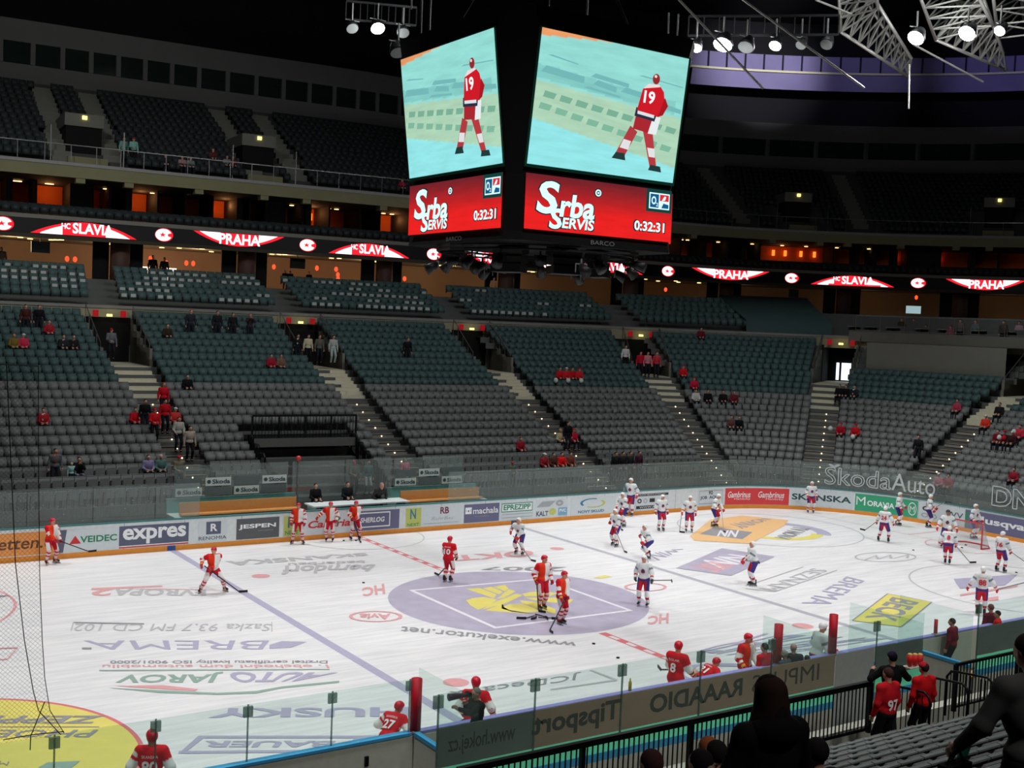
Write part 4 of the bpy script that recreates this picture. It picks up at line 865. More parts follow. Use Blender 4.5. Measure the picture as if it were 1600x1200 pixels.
# lit gallery band high in the far right corner
BAND = mat('roof_band', (112, 108, 142), .7, noise=.15, nscale=.3); dB = 17.5
mb = MB(); ring_strip(mb, [(offs(RL, dB), 33.9), (offs(RL, dB), 35.6)], 4.6, S1); ring_strip(mb, [(offs(RL, dB+.3), 35.6), (offs(RL, dB+.3), 37.3)], 4.6, S1); o = mb.build('wall_roof_band', BAND); tag(o, kind='structure')
mb = MB(); ring_strip(mb, [(offs(RL, dB-.2), 35.5), (offs(RL, dB-.2), 35.7)], 4.6, S1); o = mb.build('trim_7', mat('band_rail', (190, 190, 150), .5)); tag(o, kind='structure')
mb = MB()
for s in np.arange(4.6, 7, .07): p = offs(RL, dB+.2)(s); mb.bar((*p, 35.7), (*p, 37.3), .12)
o = mb.build('trim_8', mat('band_mullion', (40, 40, 52), .6)); tag(o, kind='structure')
# ------------------------------------------------------------------ scoreboard cube
CUBE = mat('cube_black', (8, 9, 9), .7, spec=.1); CX = CY = .58
sb = empty('scoreboard', (CX, CY, 12.3), 0, 'big black four-sided scoreboard hanging over centre ice with bright video screens', 'scoreboard')
def lv(h, c, z):                                          # octagon-ish section: half width h, corner chamfer c
    return [(CX+x, CY+y, z) for x, y in ((h, -h+c), (h, h-c), (h-c, h), (-h+c, h), (-h, h-c), (-h, -h+c), (-h+c, -h), (h-c, -h))]
def hz(z): return 4.12+(3.58-4.12)*(19.05-z)/(19.05-14.85)-.03
lv_list = [(19.75, 4.15, .8), (19.05, 4.12, .95), (14.85, 3.58, .45), (14.62, 3.55, .42), (12.8, 3.55, .42), (12.5, 3.6, .45)]
mb = MB(); V = []
for z, h, c in lv_list: V += lv(h-.06, c, z)
F = [tuple(range(7, -1, -1))] + [tuple((len(lv_list)-1)*8+i for i in range(8))]
for a in range(len(lv_list)-1): F += [(a*8+i, a*8+(i+1) % 8, (a+1)*8+(i+1) % 8, (a+1)*8+i) for i in range(8)]
mb.add(V, F); sub(mb, 'housing', CUBE, sb)
def face_pt(side, u, z, off=0.0):
    """u in metres from the screen centre; side 0 = towards -y, 1 = towards -x, 2 = +y, 3 = +x"""
    h = (hz(z)+.03 if z > 14.7 else 3.55)+off
    return [(CX+u, CY-h, z), (CX-h, CY-u, z), (CX-u, CY+h, z), (CX+h, CY+u, z)][side]
GREEN_EDGE = mat('screen_edge_green', (6, 60, 46), .5)
HWD = 3.06; ZT, ZB2 = 19.05, 14.9
def fq(side, pts, off): return [face_pt(side, x, z, off) for x, z in pts]
def screen_image_material():
    m = bpy.data.materials.new('video_picture'); m.use_nodes = True; nt = m.node_tree; nt.nodes.clear(); L = nt.links.new
    o = nt.nodes.new('ShaderNodeOutputMaterial'); e = nt.nodes.new('ShaderNodeEmission'); L(e.outputs[0], o.inputs[0])
    a = nt.nodes.new('ShaderNodeAttribute'); a.attribute_name = 'Col'
    n = nt.nodes.new('ShaderNodeTexNoise'); n.inputs['Scale'].default_value = 1.6; n.inputs['Detail'].default_value = 6; tc = nt.nodes.new('ShaderNodeTexCoord')
    mp = nt.nodes.new('ShaderNodeMapping'); mp.inputs['Scale'].default_value = (.5, .5, 3.0); L(tc.outputs['Object'], mp.inputs[0]); L(mp.outputs[0], n.inputs['Vector'])
    mr = nt.nodes.new('ShaderNodeMapRange'); mr.inputs[1].default_value = .3; mr.inputs[2].default_value = .7; mr.inputs[3].default_value = .9; mr.inputs[4].default_value = 1.06; L(n.outputs['Fac'], mr.inputs[0])
    v = nt.nodes.new('ShaderNodeVectorMath'); v.operation = 'SCALE'; L(a.outputs['Color'], v.inputs[0]); L(mr.outputs[0], v.inputs['Scale']); L(v.outputs[0], e.inputs[0]); e.inputs[1].default_value = 1.0
    return m
VID = screen_image_material()
def pic_color(x, y):
    """the televised picture: orange strip, turquoise ice, beige painted band with green lettering; x, y in 0..1"""
    c = np.array([150, 222, 214.]); top = 1-.055+.0*x-(.0 if x < .1 else .06*(x-.1))
    if y > 1.0-.055*max(0, 1-x*2.2): c = np.array([236, 158, 104.])
    b0 = .56-.16*x+.1; b1 = .36-.30*x+.02
    lo = .34-.22*x; hi = .62-.0*x-.10*x
    if lo < y < hi: c = np.array([176, 214, 186.]); 
    if y <= lo: c = np.array([150, 232, 234.])
    if y > hi+.02 and y < hi+.12 and x < .95: c = c*.0+np.array([134, 204, 198.])
    return c
for side in range(4):
    nx, ny = 120, 84; V = []; Cc = []
    for j in range(ny+1):
        for i in range(nx+1):
            x = i/nx; y = j/ny; V.append(face_pt(side, -HWD+2*HWD*x, ZB2+(ZT-ZB2)*y, .03)); Cc.append(lin(pic_color(x, y)))
    F = [(j*(nx+1)+i, j*(nx+1)+i+1, (j+1)*(nx+1)+i+1, (j+1)*(nx+1)+i) for j in range(ny) for i in range(nx)]
    o = mesh_obj('video_screen', np.array(V)-np.array([CX, CY, 12.3]), F, VID, sb, None, False, np.array(Cc)); scr = o
    mb = MB(); V = fq(side, [(-HWD-.09, ZB2-.1), (HWD+.09, ZB2-.1), (HWD+.09, ZT+.05), (-HWD-.09, ZT+.05)], .012); mb.add(V, [(0, 1, 2, 3)]); sub(mb, 'screen_frame', GREEN_EDGE, sb)
    if side > 1: pass
    def pic(pts, rgb, s=1.0, off=.045, name='picture_shape'):
        V = [face_pt(side, -HWD+2*HWD*x, ZB2+(ZT-ZB2)*y, off) for x, y in pts]
        o = mesh_obj(name, np.array(V)-np.array([CX, CY, 12.3]), [tuple(range(len(V)))], glow('video_%d_%d_%d' % rgb, rgb, s), scr); return o
    # smeared painted lettering seen in the picture
    R2 = random.Random(5)
    for k in range(9):
        x = .05+k*.105; y = .56-.13*x; pic([(x, y-.035-.012), (x+.07, y-.035-.02), (x+.085, y-.012), (x+.01, y)], (122, 176, 150))
        x = .03+k*.105; y = .47-.2*x; pic([(x, y-.035-.012), (x+.07, y-.035-.02), (x+.085, y-.012), (x+.01, y)], (128, 184, 158))
    for x0, x1, y, h in ((.02, .3, .735, .05), (.34, .6, .745, .03), (.36, .52, .70, .04), (.55, .78, .685, .04), (.8, .99, .62, .035), (.3, .55, .64, .015), (.05, .25, .82, .008), (.66, .98, .80, .008)):
        pic([(x0, y-h), (x1, y-h-.03), (x1, y-.03), (x0+.03, y)], (116, 184, 184))
    # the televised player, legs apart, seen from behind (picture only)
    def P(pts, rgb, off=.06): pic([(.06+.0+x, y) for x, y in pts], rgb, off=off)
    px, py = .62, .0
    def S(pts): return [(px-.02+x*1.2, y) for x, y in pts]
    P(S([(-.085, .16), (-.03, .15), (.03, .36), (-.015, .40)]), (176, 60, 66)); P(S([(.06, .38), (.12, .37), (.165, .12), (.13, .09)]), (182, 60, 66))
    P(S([(-.062, .22), (-.012, .21), (.0, .28), (-.045, .29)]), (226, 226, 228), .065); P(S([(.098, .25), (.142, .25), (.152, .18), (.115, .18)]), (226, 226, 228), .065)
    P(S([(-.10, .13), (-.02, .125), (-.03, .18), (-.08, .18)]), (34, 60, 60), .066); P(S([(.12, .075), (.20, .07), (.19, .115), (.13, .12)]), (34, 60, 60), .066)
    P(S([(.0, .38), (.12, .36), (.135, .47), (.01, .5)]), (170, 40, 50), .066); P(S([(.09, .36), (.14, .36), (.155, .5), (.11, .5)]), (232, 238, 240), .067)
    P(S([(0.0, .48), (.12, .46), (.13, .52), (.005, .55)]), (40, 48, 66), .068); P(S([(.015, .5), (.115, .485), (.115, .51), (.015, .525)]), (224, 224, 230), .07)
    P(S([(.01, .53), (.14, .5), (.17, .6), (.155, .7), (.13, .74), (.07, .74), (.03, .7)]), (206, 28, 40), .069); P(S([(.135, .5), (.165, .52), (.19, .6), (.165, .66), (.15, .58)]), (170, 24, 34), .07)
    P(S([(.03, .70), (.06, .745), (.12, .75), (.13, .735)]), (238, 220, 222), .072)
    for (a, b, c, d) in ((.075, .135, .75, .83),):
        hd = [(px-.02+.06+.10*1.2+.026*math.cos(t), .79+.042*math.sin(t)) for t in np.linspace(0, 2*PI, 13)[:-1]]; pic(hd, (150, 44, 46), off=.071)
        hd = [(px-.02+.06+.095*1.2+.01*math.cos(t), .81+.012*math.sin(t)) for t in np.linspace(0, 2*PI, 9)[:-1]]; pic(hd, (240, 220, 214), off=.075)
    V, F, _ = text2d('19', .07); V3 = [face_pt(side, -HWD+2*HWD*(px+.06-.02+(.04+.065*a)*1.2), ZB2+(ZT-ZB2)*(.59+.10*b), .08) for a, b in V]
    mesh_obj('picture_number', np.array(V3)-np.array([CX, CY, 12.3]), F, glow('video_white', (240, 240, 242), 1.1), scr)
    # lower panel: red sponsor screen
    z0, z1 = 12.86, 14.62; nx, ny = 2, 16; V = []; Cc = []
    for j in range(ny+1):
        for i in range(nx+1):
            y = j/ny; V.append(face_pt(side, -HWD+2*HWD*i/nx, z0+(z1-z0)*y, .04)); g = min(1, max(0, (y-.35)/.65)); Cc.append(lin((238*(1-g)+112*g, 36*(1-g)+36*g, 36*(1-g)+44*g)))
    F = [(j*(nx+1)+i, j*(nx+1)+i+1, (j+1)*(nx+1)+i+1, (j+1)*(nx+1)+i) for j in range(ny) for i in range(nx)]
    lo = mesh_obj('sponsor_screen', np.array(V)-np.array([CX, CY, 12.3]), F, VID, sb, None, False, np.array(Cc))
    LW = glow('panel_white', (214, 250, 250), 1.15); LK = glow('panel_dark', (16, 40, 44), 1.0)
    def low(s, x0, x1, y0, y1, m, bold=.0, shear=0., off=.06):
        V, F, _ = text2d(s, bold, shear); V3 = [face_pt(side, -HWD+2*HWD*(x0+(x1-x0)*a), z0+(z1-z0)*(y0+(y1-y0)*b), off) for a, b in V]; mesh_obj('screen_lettering', np.array(V3)-np.array([CX, CY, 12.3]), F, m, lo)
    for s, a, b, c, d, bo, sh in (('S', .07, .215, .30, .90, .05, .12), ('rba', .22, .455, .27, .70, .05, .12), ('S', .155, .245, .04, .42, .05, .12), ('ERVIS', .24, .455, .07, .27, .05, .12), ('0:32:31', .735, .955, .17, .36, .06, 0.)):
        low(s, a-.008, b+.008, c-.02, d+.02, LK, bo+.035, sh, .055); low(s, a, b, c, d, LW, bo, sh, .065)
    def lowq(pts, m, off): V3 = [face_pt(side, -HWD+2*HWD*a, z0+(z1-z0)*b, off) for a, b in pts]; mesh_obj('screen_shape', np.array(V3)-np.array([CX, CY, 12.3]), [tuple(range(len(V3)))], m, lo)
    circ = lambda cx, cy, rx, ry, n=16: [(cx+rx*math.cos(2*PI*i/n), cy+ry*math.sin(2*PI*i/n)) for i in range(n)]
    lowq(circ(.475, .79, .027, .085), LK, .05); lowq(circ(.475, .79, .021, .066), LW, .06); lowq(circ(.475, .79, .012, .04), LK, .062); lowq(circ(.475, .79, .007, .02), LW, .064)
    lowq([(.815, .56), (1.0, .56), (1.0, 1.0), (.815, 1.0)], glow('panel_teal', (20, 66, 62), 1.0), .048)
    lowq([(.835, .62), (.985, .62), (.985, .93), (.835, .93)], LW, .055); lowq([(.842, .645), (.905, .645), (.905, .905), (.842, .905)], glow('panel_blue', (24, 92, 140), 1.0), .06)
    lowq([(.912, .78), (.978, .78), (.978, .905), (.912, .905)], glow('panel_red', (226, 48, 60), 1.0), .06); lowq([(.925, .645), (.978, .645), (.978, .72), (.94, .74)], glow('panel_blue', (24, 92, 140), 1.0), .06)
    lowq([(.925, .78), (.95, .80), (.958, .87), (.945, .88), (.935, .83)], LW, .066)
    low('O', .85, .885, .70, .86, LW, .03, 0, .07); low('2', .885, .9, .67, .74, LW, .02, 0, .07)
    V, F, _ = text2d('BARCO', .0); V3 = [face_pt(side, -.35+1.0*a, 12.55+.14*b, .03) for a, b in V]; mesh_obj('maker_lettering', np.array(V3)-np.array([CX, CY, 12.3]), F, mat('maker_grey', (110, 112, 114), .5), sb)
# frame under the cube with loudspeakers and aimed spot heads
DKM = mat('rig_dark', (30, 31, 33), .5, .4); LTM = mat('rig_grey', (120, 122, 120), .5, .4)
rig = empty('rigging_frame', (CX, CY, 11.9), 0, 'dark tube frame with lamps hanging under the scoreboard', 'frame')
mb = MB()
for a in np.linspace(0, 2*PI, 17)[:-1]:
    b = a+2*PI/16
    for rr, z in ((3.6, 12.44), (3.6, 12.3), (2.6, 12.35)): mb.bar((CX+rr*math.cos(a), CY+rr*math.sin(a), z), (CX+rr*math.cos(b), CY+rr*math.sin(b), z), .06)
    mb.bar((CX+3.6*math.cos(a), CY+3.6*math.sin(a), 12.3), (CX+2.6*math.cos(a), CY+2.6*math.sin(a), 12.4), .05)
sub(mb, 'tube_ring', DKM, rig)
for i in range(17):
    a = -2.9+i*.38; rr = 3.6 if i % 2 else 2.8; p = np.array([CX+rr*math.cos(a), CY+rr*math.sin(a), 12.14 if i % 3 else 11.9])
    r_ = empty('spot_head', p, a, 'small black aimed spot lamp clamped under the scoreboard frame', 'spot lamp', 'spot lamps under the scoreboard')
    mb = MB(); t = .5+.3*math.sin(i*2.1); d = np.array([math.cos(t), 0, -math.sin(t)]); mb.tube([np.array([0, 0, -.1]), np.array([0, 0, -.1])+d*.45], [.12, .2], 10); mb.build('housing', DKM, r_, True)
    mb = MB(); mb.bar((0, -.2, -.02), (0, .2, -.02), .04); mb.bar((0, -.2, -.3), (0, -.2, 0), .03); mb.bar((0, .2, -.3), (0, .2, 0), .03); mb.bar((0, 0, 0), (0, 0, .15), .05); mb.build('yoke', LTM if i % 3 == 0 else DKM, r_)
for i, (a, lab) in enumerate(((-2.6, 'left dark loudspeaker stack under the scoreboard'), (-1.75, 'middle dark loudspeaker stack under the scoreboard'), (-.9, 'right dark loudspeaker stack under the scoreboard'))):
    p = (CX+2.2*math.cos(a), CY+2.2*math.sin(a), 11.75); r_ = empty('loudspeaker', p, a, lab, 'loudspeaker')
    for k in range(3): mb = MB(); R = Matrix.Rotation(math.radians(-8*k+14), 3, 'Y'); mb.box(-.3, .3, -.55, .55, -.14, .14, R=np.array(R), t=(.05*k, 0, .55-.3*k)); mb.build('cabinet', DKM, r_)
# suspension bars and cables above the cube
SILV = mat('truss_silver', (176, 176, 170), .35, .6)
for i, (a, b, d) in enumerate((((745, -10), (706, 54), 40), ((660, -20), (657, 62), 41), ((674, -20), (671, 50), 43), ((643, -20), (643, 14), 42), ((957, -20), (990, 63), 40), ((858, -20), (857, 32), 40), ((919, -20), (917, 30), 43), ((1045, 20), (1044, 58), 45), ((1060, 22), (1058, 60), 45))):
    p, q = at_depth(*a, d), at_depth(*b, d+.6); m_ = MB(); m_.tube([p, q], .05 if i in (0, 4) else .035, 6); o = m_.build('suspension_rod', SILV if i in (0, 4) else LTM, None, loc=p)
    tag(o, 'thin grey suspension rod above the scoreboard, %s' % ['slanting down at its left face', 'first of the left pair', 'second of the left pair', 'short one at the far left', 'slanting down at its right face', 'in front of its top middle', 'right of its top middle', 'left of the pair beyond it', 'right of the pair beyond it'][i], 'rod')
for i, (a, b, d0, d1) in enumerate((((1050, -12), (1192, 138), 46, 50), ((1140, -16), (1350, 137), 46, 52), ((1428, 70), (1536, 128), 58, 60), ((1421, 100), (1420, 170), 60, 60), ((1275, 0), (1330, 22), 56, 58))):
    p, q = at_depth(*a, d0), at_depth(*b, d1); m_ = MB(); m_.tube([p, (p+q)/2, q], .05, 6); o = m_.build('brace_cable', SILV, None, loc=p)
    tag(o, '%s long silver brace under the roof at the upper right' % ['steep left', 'middle', 'short right', 'vertical', 'faint topmost'][i], 'brace')
# roof trusses at the upper right
def truss(name, A, B, D, lab, nb=9, hang=None):
    """three chords from A (list of 3 points) to B (3 points) with lattice"""
    r_ = empty(name, A[0], 0, lab, 'truss'); o = np.array(A[0]); ch = MB(); la = MB()
    A = [np.array(a)-o for a in A]; B = [np.array(b)-o for b in B]
    for a, b in zip(A, B): ch.tube([a, b], .09, 8)
    for k in range(nb+1):
        t = k/nb; P = [a+(b-a)*t for a, b in zip(A, B)]
        for i in range(3): la.bar(P[i], P[(i+1) % 3], .07)
        if k < nb:
            Q = [a+(b-a)*(t+1/nb) for a, b in zip(A, B)]
            for i in range(3): la.bar(P[i], Q[(i+1) % 3], .07)
    ch.build('chord', SILV, r_, True); la.build('lattice', SILV, r_); return r_
dpt = 60
truss('roof_truss', [at_depth(1308, -60, 58), at_depth(1362, -60, 56), at_depth(1330, -80, 62)], [at_depth(1314, 50, 60), at_depth(1372, 14, 58), at_depth(1340, 20, 64)], 60, 'hanging truss leg at the left end of the big silver roof truss', 5)
truss('roof_truss', [at_depth(1314, 50, 60), at_depth(1355, -20, 58), at_depth(1345, -10, 65)], [at_depth(1420, 120, 62), at_depth(1424, 92, 60), at_depth(1418, 100, 66)], 60, 'big silver lattice truss slanting down to the right under the roof', 8)
truss('roof_truss', [at_depth(1425, -40, 56), at_depth(1500, -60, 54), at_depth(1460, -60, 60)], [at_depth(1462, 62, 60), at_depth(1552, 40, 58), at_depth(1510, 30, 64)], 60, 'silver lattice truss left of the brightest roof lamp', 6)
truss('roof_truss', [at_depth(1462, 62, 60), at_depth(1530, -20, 58), at_depth(1500, 0, 65)], [at_depth(1572, 110, 62), at_depth(1568, 84, 60), at_depth(1560, 90, 66)], 60, 'silver lattice truss sloping down between the two brightest roof lamps', 8)
truss('roof_truss', [at_depth(1545, -60, 54), at_depth(1640, -60, 52), at_depth(1590, -60, 58)], [at_depth(1560, 60, 60), at_depth(1640, 50, 58), at_depth(1600, 30, 64)], 60, 'silver lattice truss in the top right corner', 5)
# flood lamps
FL = glow('flood_face', (255, 246, 255), 40.0); FLOFF = mat('flood_glass_off', (120, 126, 124), .3, .2)
for i, (u, v, d, rr, on, lab) in enumerate(((590, 43, 58, .34, 1, 'single bright flood lamp left of the scoreboard'), (1088, 73, 52, .26, 1, 'first bright flood lamp right of the scoreboard'), (1130, 68, 52, .42, 1, 'second and brightest flood lamp right of the scoreboard'),
        (1212, 70, 54, .28, 1, 'third bright flood lamp right of the scoreboard'), (1432, 58, 54, .38, 1, 'bright flood lamp beside the big roof truss'), (1512, 51, 54, .4, 1, 'bright flood lamp between the right trusses'), (1563, 47, 56, .26, 1, 'smaller bright flood lamp in the top right corner'),
        (550, 43, 58, .3, 0, 'unlit flood lamp left of the single bright one'), (630, 50, 58, .3, 0, 'unlit flood lamp right of the single bright one'), (1166, 72, 53, .36, 0, 'unlit pale flood lamp between two bright ones'), (1252, 69, 55, .25, 0, 'small unlit flood lamp right of the third bright one'), (1292, 68, 56, .3, 0, 'unlit flood lamp left of the big roof truss'), (622, 80, 50, .35, 0, 'unlit lamp touching the left screen corner'))):
    p = at_depth(u, v, d); r_ = empty('flood_lamp', p, 0, lab, 'flood lamp'); dd = np.array([0, 0, 0])-p; dd = dd/np.linalg.norm(dd)
    if on:
        l_ = bpy.data.lights.new('flood_spill', 'POINT'); l_.energy = 420; l_.color = (1, .95, 1); l_.shadow_soft_size = .3; o_ = bpy.data.objects.new('flood_spill', l_); COL.objects.link(o_); o_.location = Vector([float(v_) for v_ in p+dd*.9])
    mb = MB(); mb.tube([-dd*.5, -dd*.05, dd*.08], [rr*.6, rr*1.08, rr*1.1], 14); mb.build('housing', DKM, r_, True)
    mb = MB(); mb.tube([dd*.081, dd*.1], [rr, rr*.98], 16); mb.build('lamp_face', FL if on else FLOFF, r_)
    mb = MB(); mb.bar((0, 0, 0), (0, 0, 1.2), .06); mb.box(-rr*1.3, rr*1.3, -.03, .03, rr*1.1, rr*1.2); mb.build('bracket', LTM, r_)
# catwalk that carries them
for i, (a, b, d) in enumerate((((540, 30), (650, 40), 58), ((1075, 56), (1310, 54), 54))):
    p, q = at_depth(*a, d), at_depth(*b, d+1); mb = MB(); 
    for o_ in (0, .9): mb.bar(p+np.array([0, 0, o_]), q+np.array([0, 0, o_]), .1)
    for k in range(11): t = k/10; x = p+(q-p)*t; mb.bar(x, x+np.array([0, 0, .9]), .05)
    o = mb.build('lamp_catwalk', DKM, None, loc=p); tag(o, 'dark catwalk truss carrying the flood lamps %s of the scoreboard' % ('left', 'right')[i], 'catwalk')
# protective net in the near left corner
def net_material():
    m = bpy.data.materials.new('net_mesh'); m.use_nodes = True; nt = m.node_tree; nt.nodes.clear(); L = nt.links.new
    o = nt.nodes.new('ShaderNodeOutputMaterial'); t = nt.nodes.new('ShaderNodeBsdfTransparent'); d = nt.nodes.new('ShaderNodeBsdfDiffuse'); d.inputs[0].default_value = (.03, .03, .03, 1)
    mx = nt.nodes.new('ShaderNodeMixShader'); tc = nt.nodes.new('ShaderNodeTexCoord'); mp = nt.nodes.new('ShaderNodeMapping'); mp.inputs['Rotation'].default_value = (0, math.radians(45), 0); mp.inputs['Scale'].default_value = (18, 1, 18)
    sp = nt.nodes.new('ShaderNodeSeparateXYZ'); L(tc.outputs['Object'], mp.inputs[0]); L(mp.outputs[0], sp.inputs[0]); outs = []
    for k in ('X', 'Z'):
        f = nt.nodes.new('ShaderNodeMath'); f.operation = 'FRACT'; L(sp.outputs[k], f.inputs[0]); g = nt.nodes.new('ShaderNodeMath'); g.operation = 'LESS_THAN'; g.inputs[1].default_value = .055; L(f.outputs[0], g.inputs[0]); outs.append(g)
    a = nt.nodes.new('ShaderNodeMath'); a.operation = 'MAXIMUM'; L(outs[0].outputs[0], a.inputs[0]); L(outs[1].outputs[0], a.inputs[1]); L(a.outputs[0], mx.inputs[0]); L(t.outputs[0], mx.inputs[1]); L(d.outputs[0], mx.inputs[2]); L(mx.outputs[0], o.inputs[0]); return m
NET = net_material(); YN = -BB-.02
edge = [ony(u, v, YN) for u, v in ((60, 572), (60, 700), (62, 900), (66, 1000), (70, 1060), (78, 1110), (100, 1145))]
fold = [ony(u, v, YN) for u, v in ((10, 566), (16, 700), (24, 880), (38, 1000), (52, 1080), (60, 1110), (95, 1148))]
nr = empty('protective_net', (-20, YN, 2.5), 0, 'fine dark protective net gathered down to the near glass at the lower left', 'net')
mb = MB(); n_ = len(edge)
left = [np.array([-27.5, YN, e[2]]) for e in fold]; left[-1] = np.array([-27.5, YN, 2.5]); V = left+fold; mb.add(V, [(i, i+1, n_+i+1, n_+i) for i in range(n_-1)]); sub(mb, 'net_panel', NET, nr)
V = fold+edge; mb = MB(); mb.add(V, [(i, i+1, n_+i+1, n_+i) for i in range(n_-1)]); sub(mb, 'net_fold', NET, nr)
mb = MB(); mb.tube(edge, .007, 5); sub(mb, 'edge_rope', BLK, nr); mb = MB(); mb.tube(fold, .008, 5); sub(mb, 'edge_rope', BLK, nr)
mb = MB(); mb.tube([np.array([-27.5, YN, edge[0][2]+.35]), edge[0]], .012, 6); sub(mb, 'top_cable', BLK, nr)
q = [ony(u, v, YN) for u, v in ((70, 1096), (48, 1150), (47, 1172))]; mb = MB(); mb.tube(q, .009, 5); sub(mb, 'tie_rope', BLK, nr); q = [ony(u, v, YN) for u, v in ((100, 1143), (50, 1148), (5, 1156))]; mb = MB(); mb.tube(q, .009, 5); sub(mb, 'tie_rope', BLK, nr)
# goal
g = empty('goal', (26, 0, 0), 0, 'red hockey goal frame with white net in front of the end boards', 'goal'); GR = mat('goal_red', (206, 66, 66), .4)
mb = MB(); mb.tube([(0, -.92, 0), (0, -.92, 1.22), (0, .92, 1.22), (0, .92, 0)], .04, 8); mb.build('posts', GR, g, True)
mb = MB(); mb.tube([(0, -.92, .03), (.55, -.98, .03), (1.05, -.6, .03), (1.1, 0, .03), (1.05, .6, .03), (.55, .98, .03), (0, .92, .03)], .035, 8); mb.tube([(0, -.9, 1.2), (.35, -.8, 1.16), (.5, 0, 1.14), (.35, .8, 1.16), (0, .9, 1.2)], .02, 6); mb.build('base_frame', GR, g, True)
nm = glass('goal_net', (244, 244, 244), .28, (214, 214, 214), 0.0)
mb = MB(); B1 = [(0, -.92, .03), (.55, -.98, .03), (1.05, -.6, .03), (1.1, 0, .03), (1.05, .6, .03), (.55, .98, .03), (0, .92, .03)]; T1 = [(0, -.9, 1.2), (.2, -.86, 1.18), (.4, -.5, 1.15), (.5, 0, 1.14), (.4, .5, 1.15), (.2, .86, 1.18), (0, .9, 1.2)]
mb.add(B1+T1, [(i, i+1, 8+i, 7+i) for i in range(6)]+[tuple(range(7, 14))]); mb.build('net', nm, g)
# ------------------------------------------------------------------ seats
SEATG = mat('seat_grey', (112, 113, 113), .55, noise=.08, nscale=9); SEATT = mat('seat_teal', (68, 90, 90), .55, noise=.08, nscale=9); SEATD = mat('seat_dark', (44, 50, 52), .6); EDGEG = mat('seat_edge_highlight', (120, 130, 126), .45); ARM = mat('seat_arm', (34, 36, 38), .5)  # the paler lip tone paints the highlight along the seat tops
def seat_parts():
    """folding seat: x across, +y points out of the bowl (the sitter looks to -y), origin on the tread under the backrest"""
    back = MB(); n = 6; V = []
    for sx in (0, 1):
        for j in range(n+1):
            t = j/n; y = .02+.10*t*t; z = .40+.44*t; V += [(-.24, y+.04*sx, z), (.24, y+.04*sx, z)]
    F = []; k = 2*(n+1)
    for j in range(n):
        F += [(2*j, 2*j+1, 2*j+3, 2*j+2), (k+2*j, k+2*j+2, k+2*j+3, k+2*j+1), (2*j, 2*j+2, k+2*j+2, k+2*j), (2*j+1, k+2*j+1, k+2*j+3, 2*j+3)]
    F += [(0, k, k+1, 1), (2*n, 2*n+1, k+2*n+1, k+2*n)]; back.add(V, F)
    lip = MB(); lip.box(-.24, .24, .105, .175, .835, .86)
    pan = MB(); pan.prism([(-.2, 0), (.2, 0), (.215, .34), (.17, .38), (-.17, .38), (-.215, .34)], 0, .05, 0, lambda x, y, z: (x, -.11+.03*y-z*1.0, .36+y))
    arm = MB()
    for sx in (-.245, .245): arm.box(sx-.018, sx+.018, -.20, .06, .58, .62); arm.bar((sx, -.02, 0), (sx, 0, .58), .035, .05)
    leg = MB(); leg.bar((0, 0, .0), (0, 0, .4), .07, .1)
    return [('backrest', back), ('back_lip', lip), ('seat_pan', pan), ('armrest', arm), ('stand', leg)]
_sp = [(nm, MBx.build(nm, EDGEG if nm == 'back_lip' else (ARM if nm in ('armrest', 'stand') else SEATG))) for nm, MBx in seat_parts()]
for nm, o in _sp: COL.objects.unlink(o)
def seat_thing(x, y, z, rz, lab, grp, teal=False):
    r_ = empty('stadium_seat', (x, y, z), rz, lab, 'seat', grp)
    for nm, o in _sp:
        c = o.copy(); c.name = nm; COL.objects.link(c); c.parent = r_
        if teal and nm in ('backrest', 'seat_pan'): c.material_slots[0].link = 'OBJECT'; c.material_slots[0].material = SEATT
    return r_
# low template for the mass
LV = []; LF = []; LM = []
def lowbox(x0, x1, y0, y1, z0, z1, m, sh=0.0):
    n = len(LV); LV.extend([(x0, y0, z0), (x1, y0, z0), (x1, y1, z0), (x0, y1, z0), (x0, y0+sh, z1), (x1, y0+sh, z1), (x1, y1+sh, z1), (x0, y1+sh, z1)]); LF.extend([tuple(i+n for i in f) for f in BOXF]); LM.extend([m]*6)
lowbox(-.24, .24, .02, .07, .40, .84, 0, .1); lowbox(-.22, .22, -.16, -.11, .36, .74, 0, .02); lowbox(-.24, .24, .11, .17, .84, .862, 1); lowbox(-.258, -.242, -.18, .06, .3, .62, 2)
LV = np.array(LV); LFa = np.array(LF); LMa = np.array(LM)
mass = {0: [], 1: [], 2: []}
FREE = []          # people sitting somewhere: filled later, seats there stay
def seat_row_positions(fn, s0, s1, pitch=.5):
    SS = np.linspace(s0, s1, 400); P = fn(SS); L = np.concatenate([[0], np.cumsum(np.linalg.norm(np.diff(P, axis=0), axis=1))]); n = int(L[-1]/pitch)
    if n < 1: return np.zeros(0)
    return np.interp((np.arange(n)+.5)*L[-1]/n, L, SS)
secname = ['left of the first stairs in view', 'between the first and second stairs', 'between the second and third stairs', 'between the third and fourth stairs', 'between the fourth and fifth stairs', 'between the fifth and sixth stairs', 'beyond the sixth stairs']
nind = [0]
TUN = (1.28, 1.83)                                        # players' tunnel cuts the lower rows here
def visible(P):
    q = pr(P); return -20 < q[0] < 1620 and -20 < q[1] < 1220
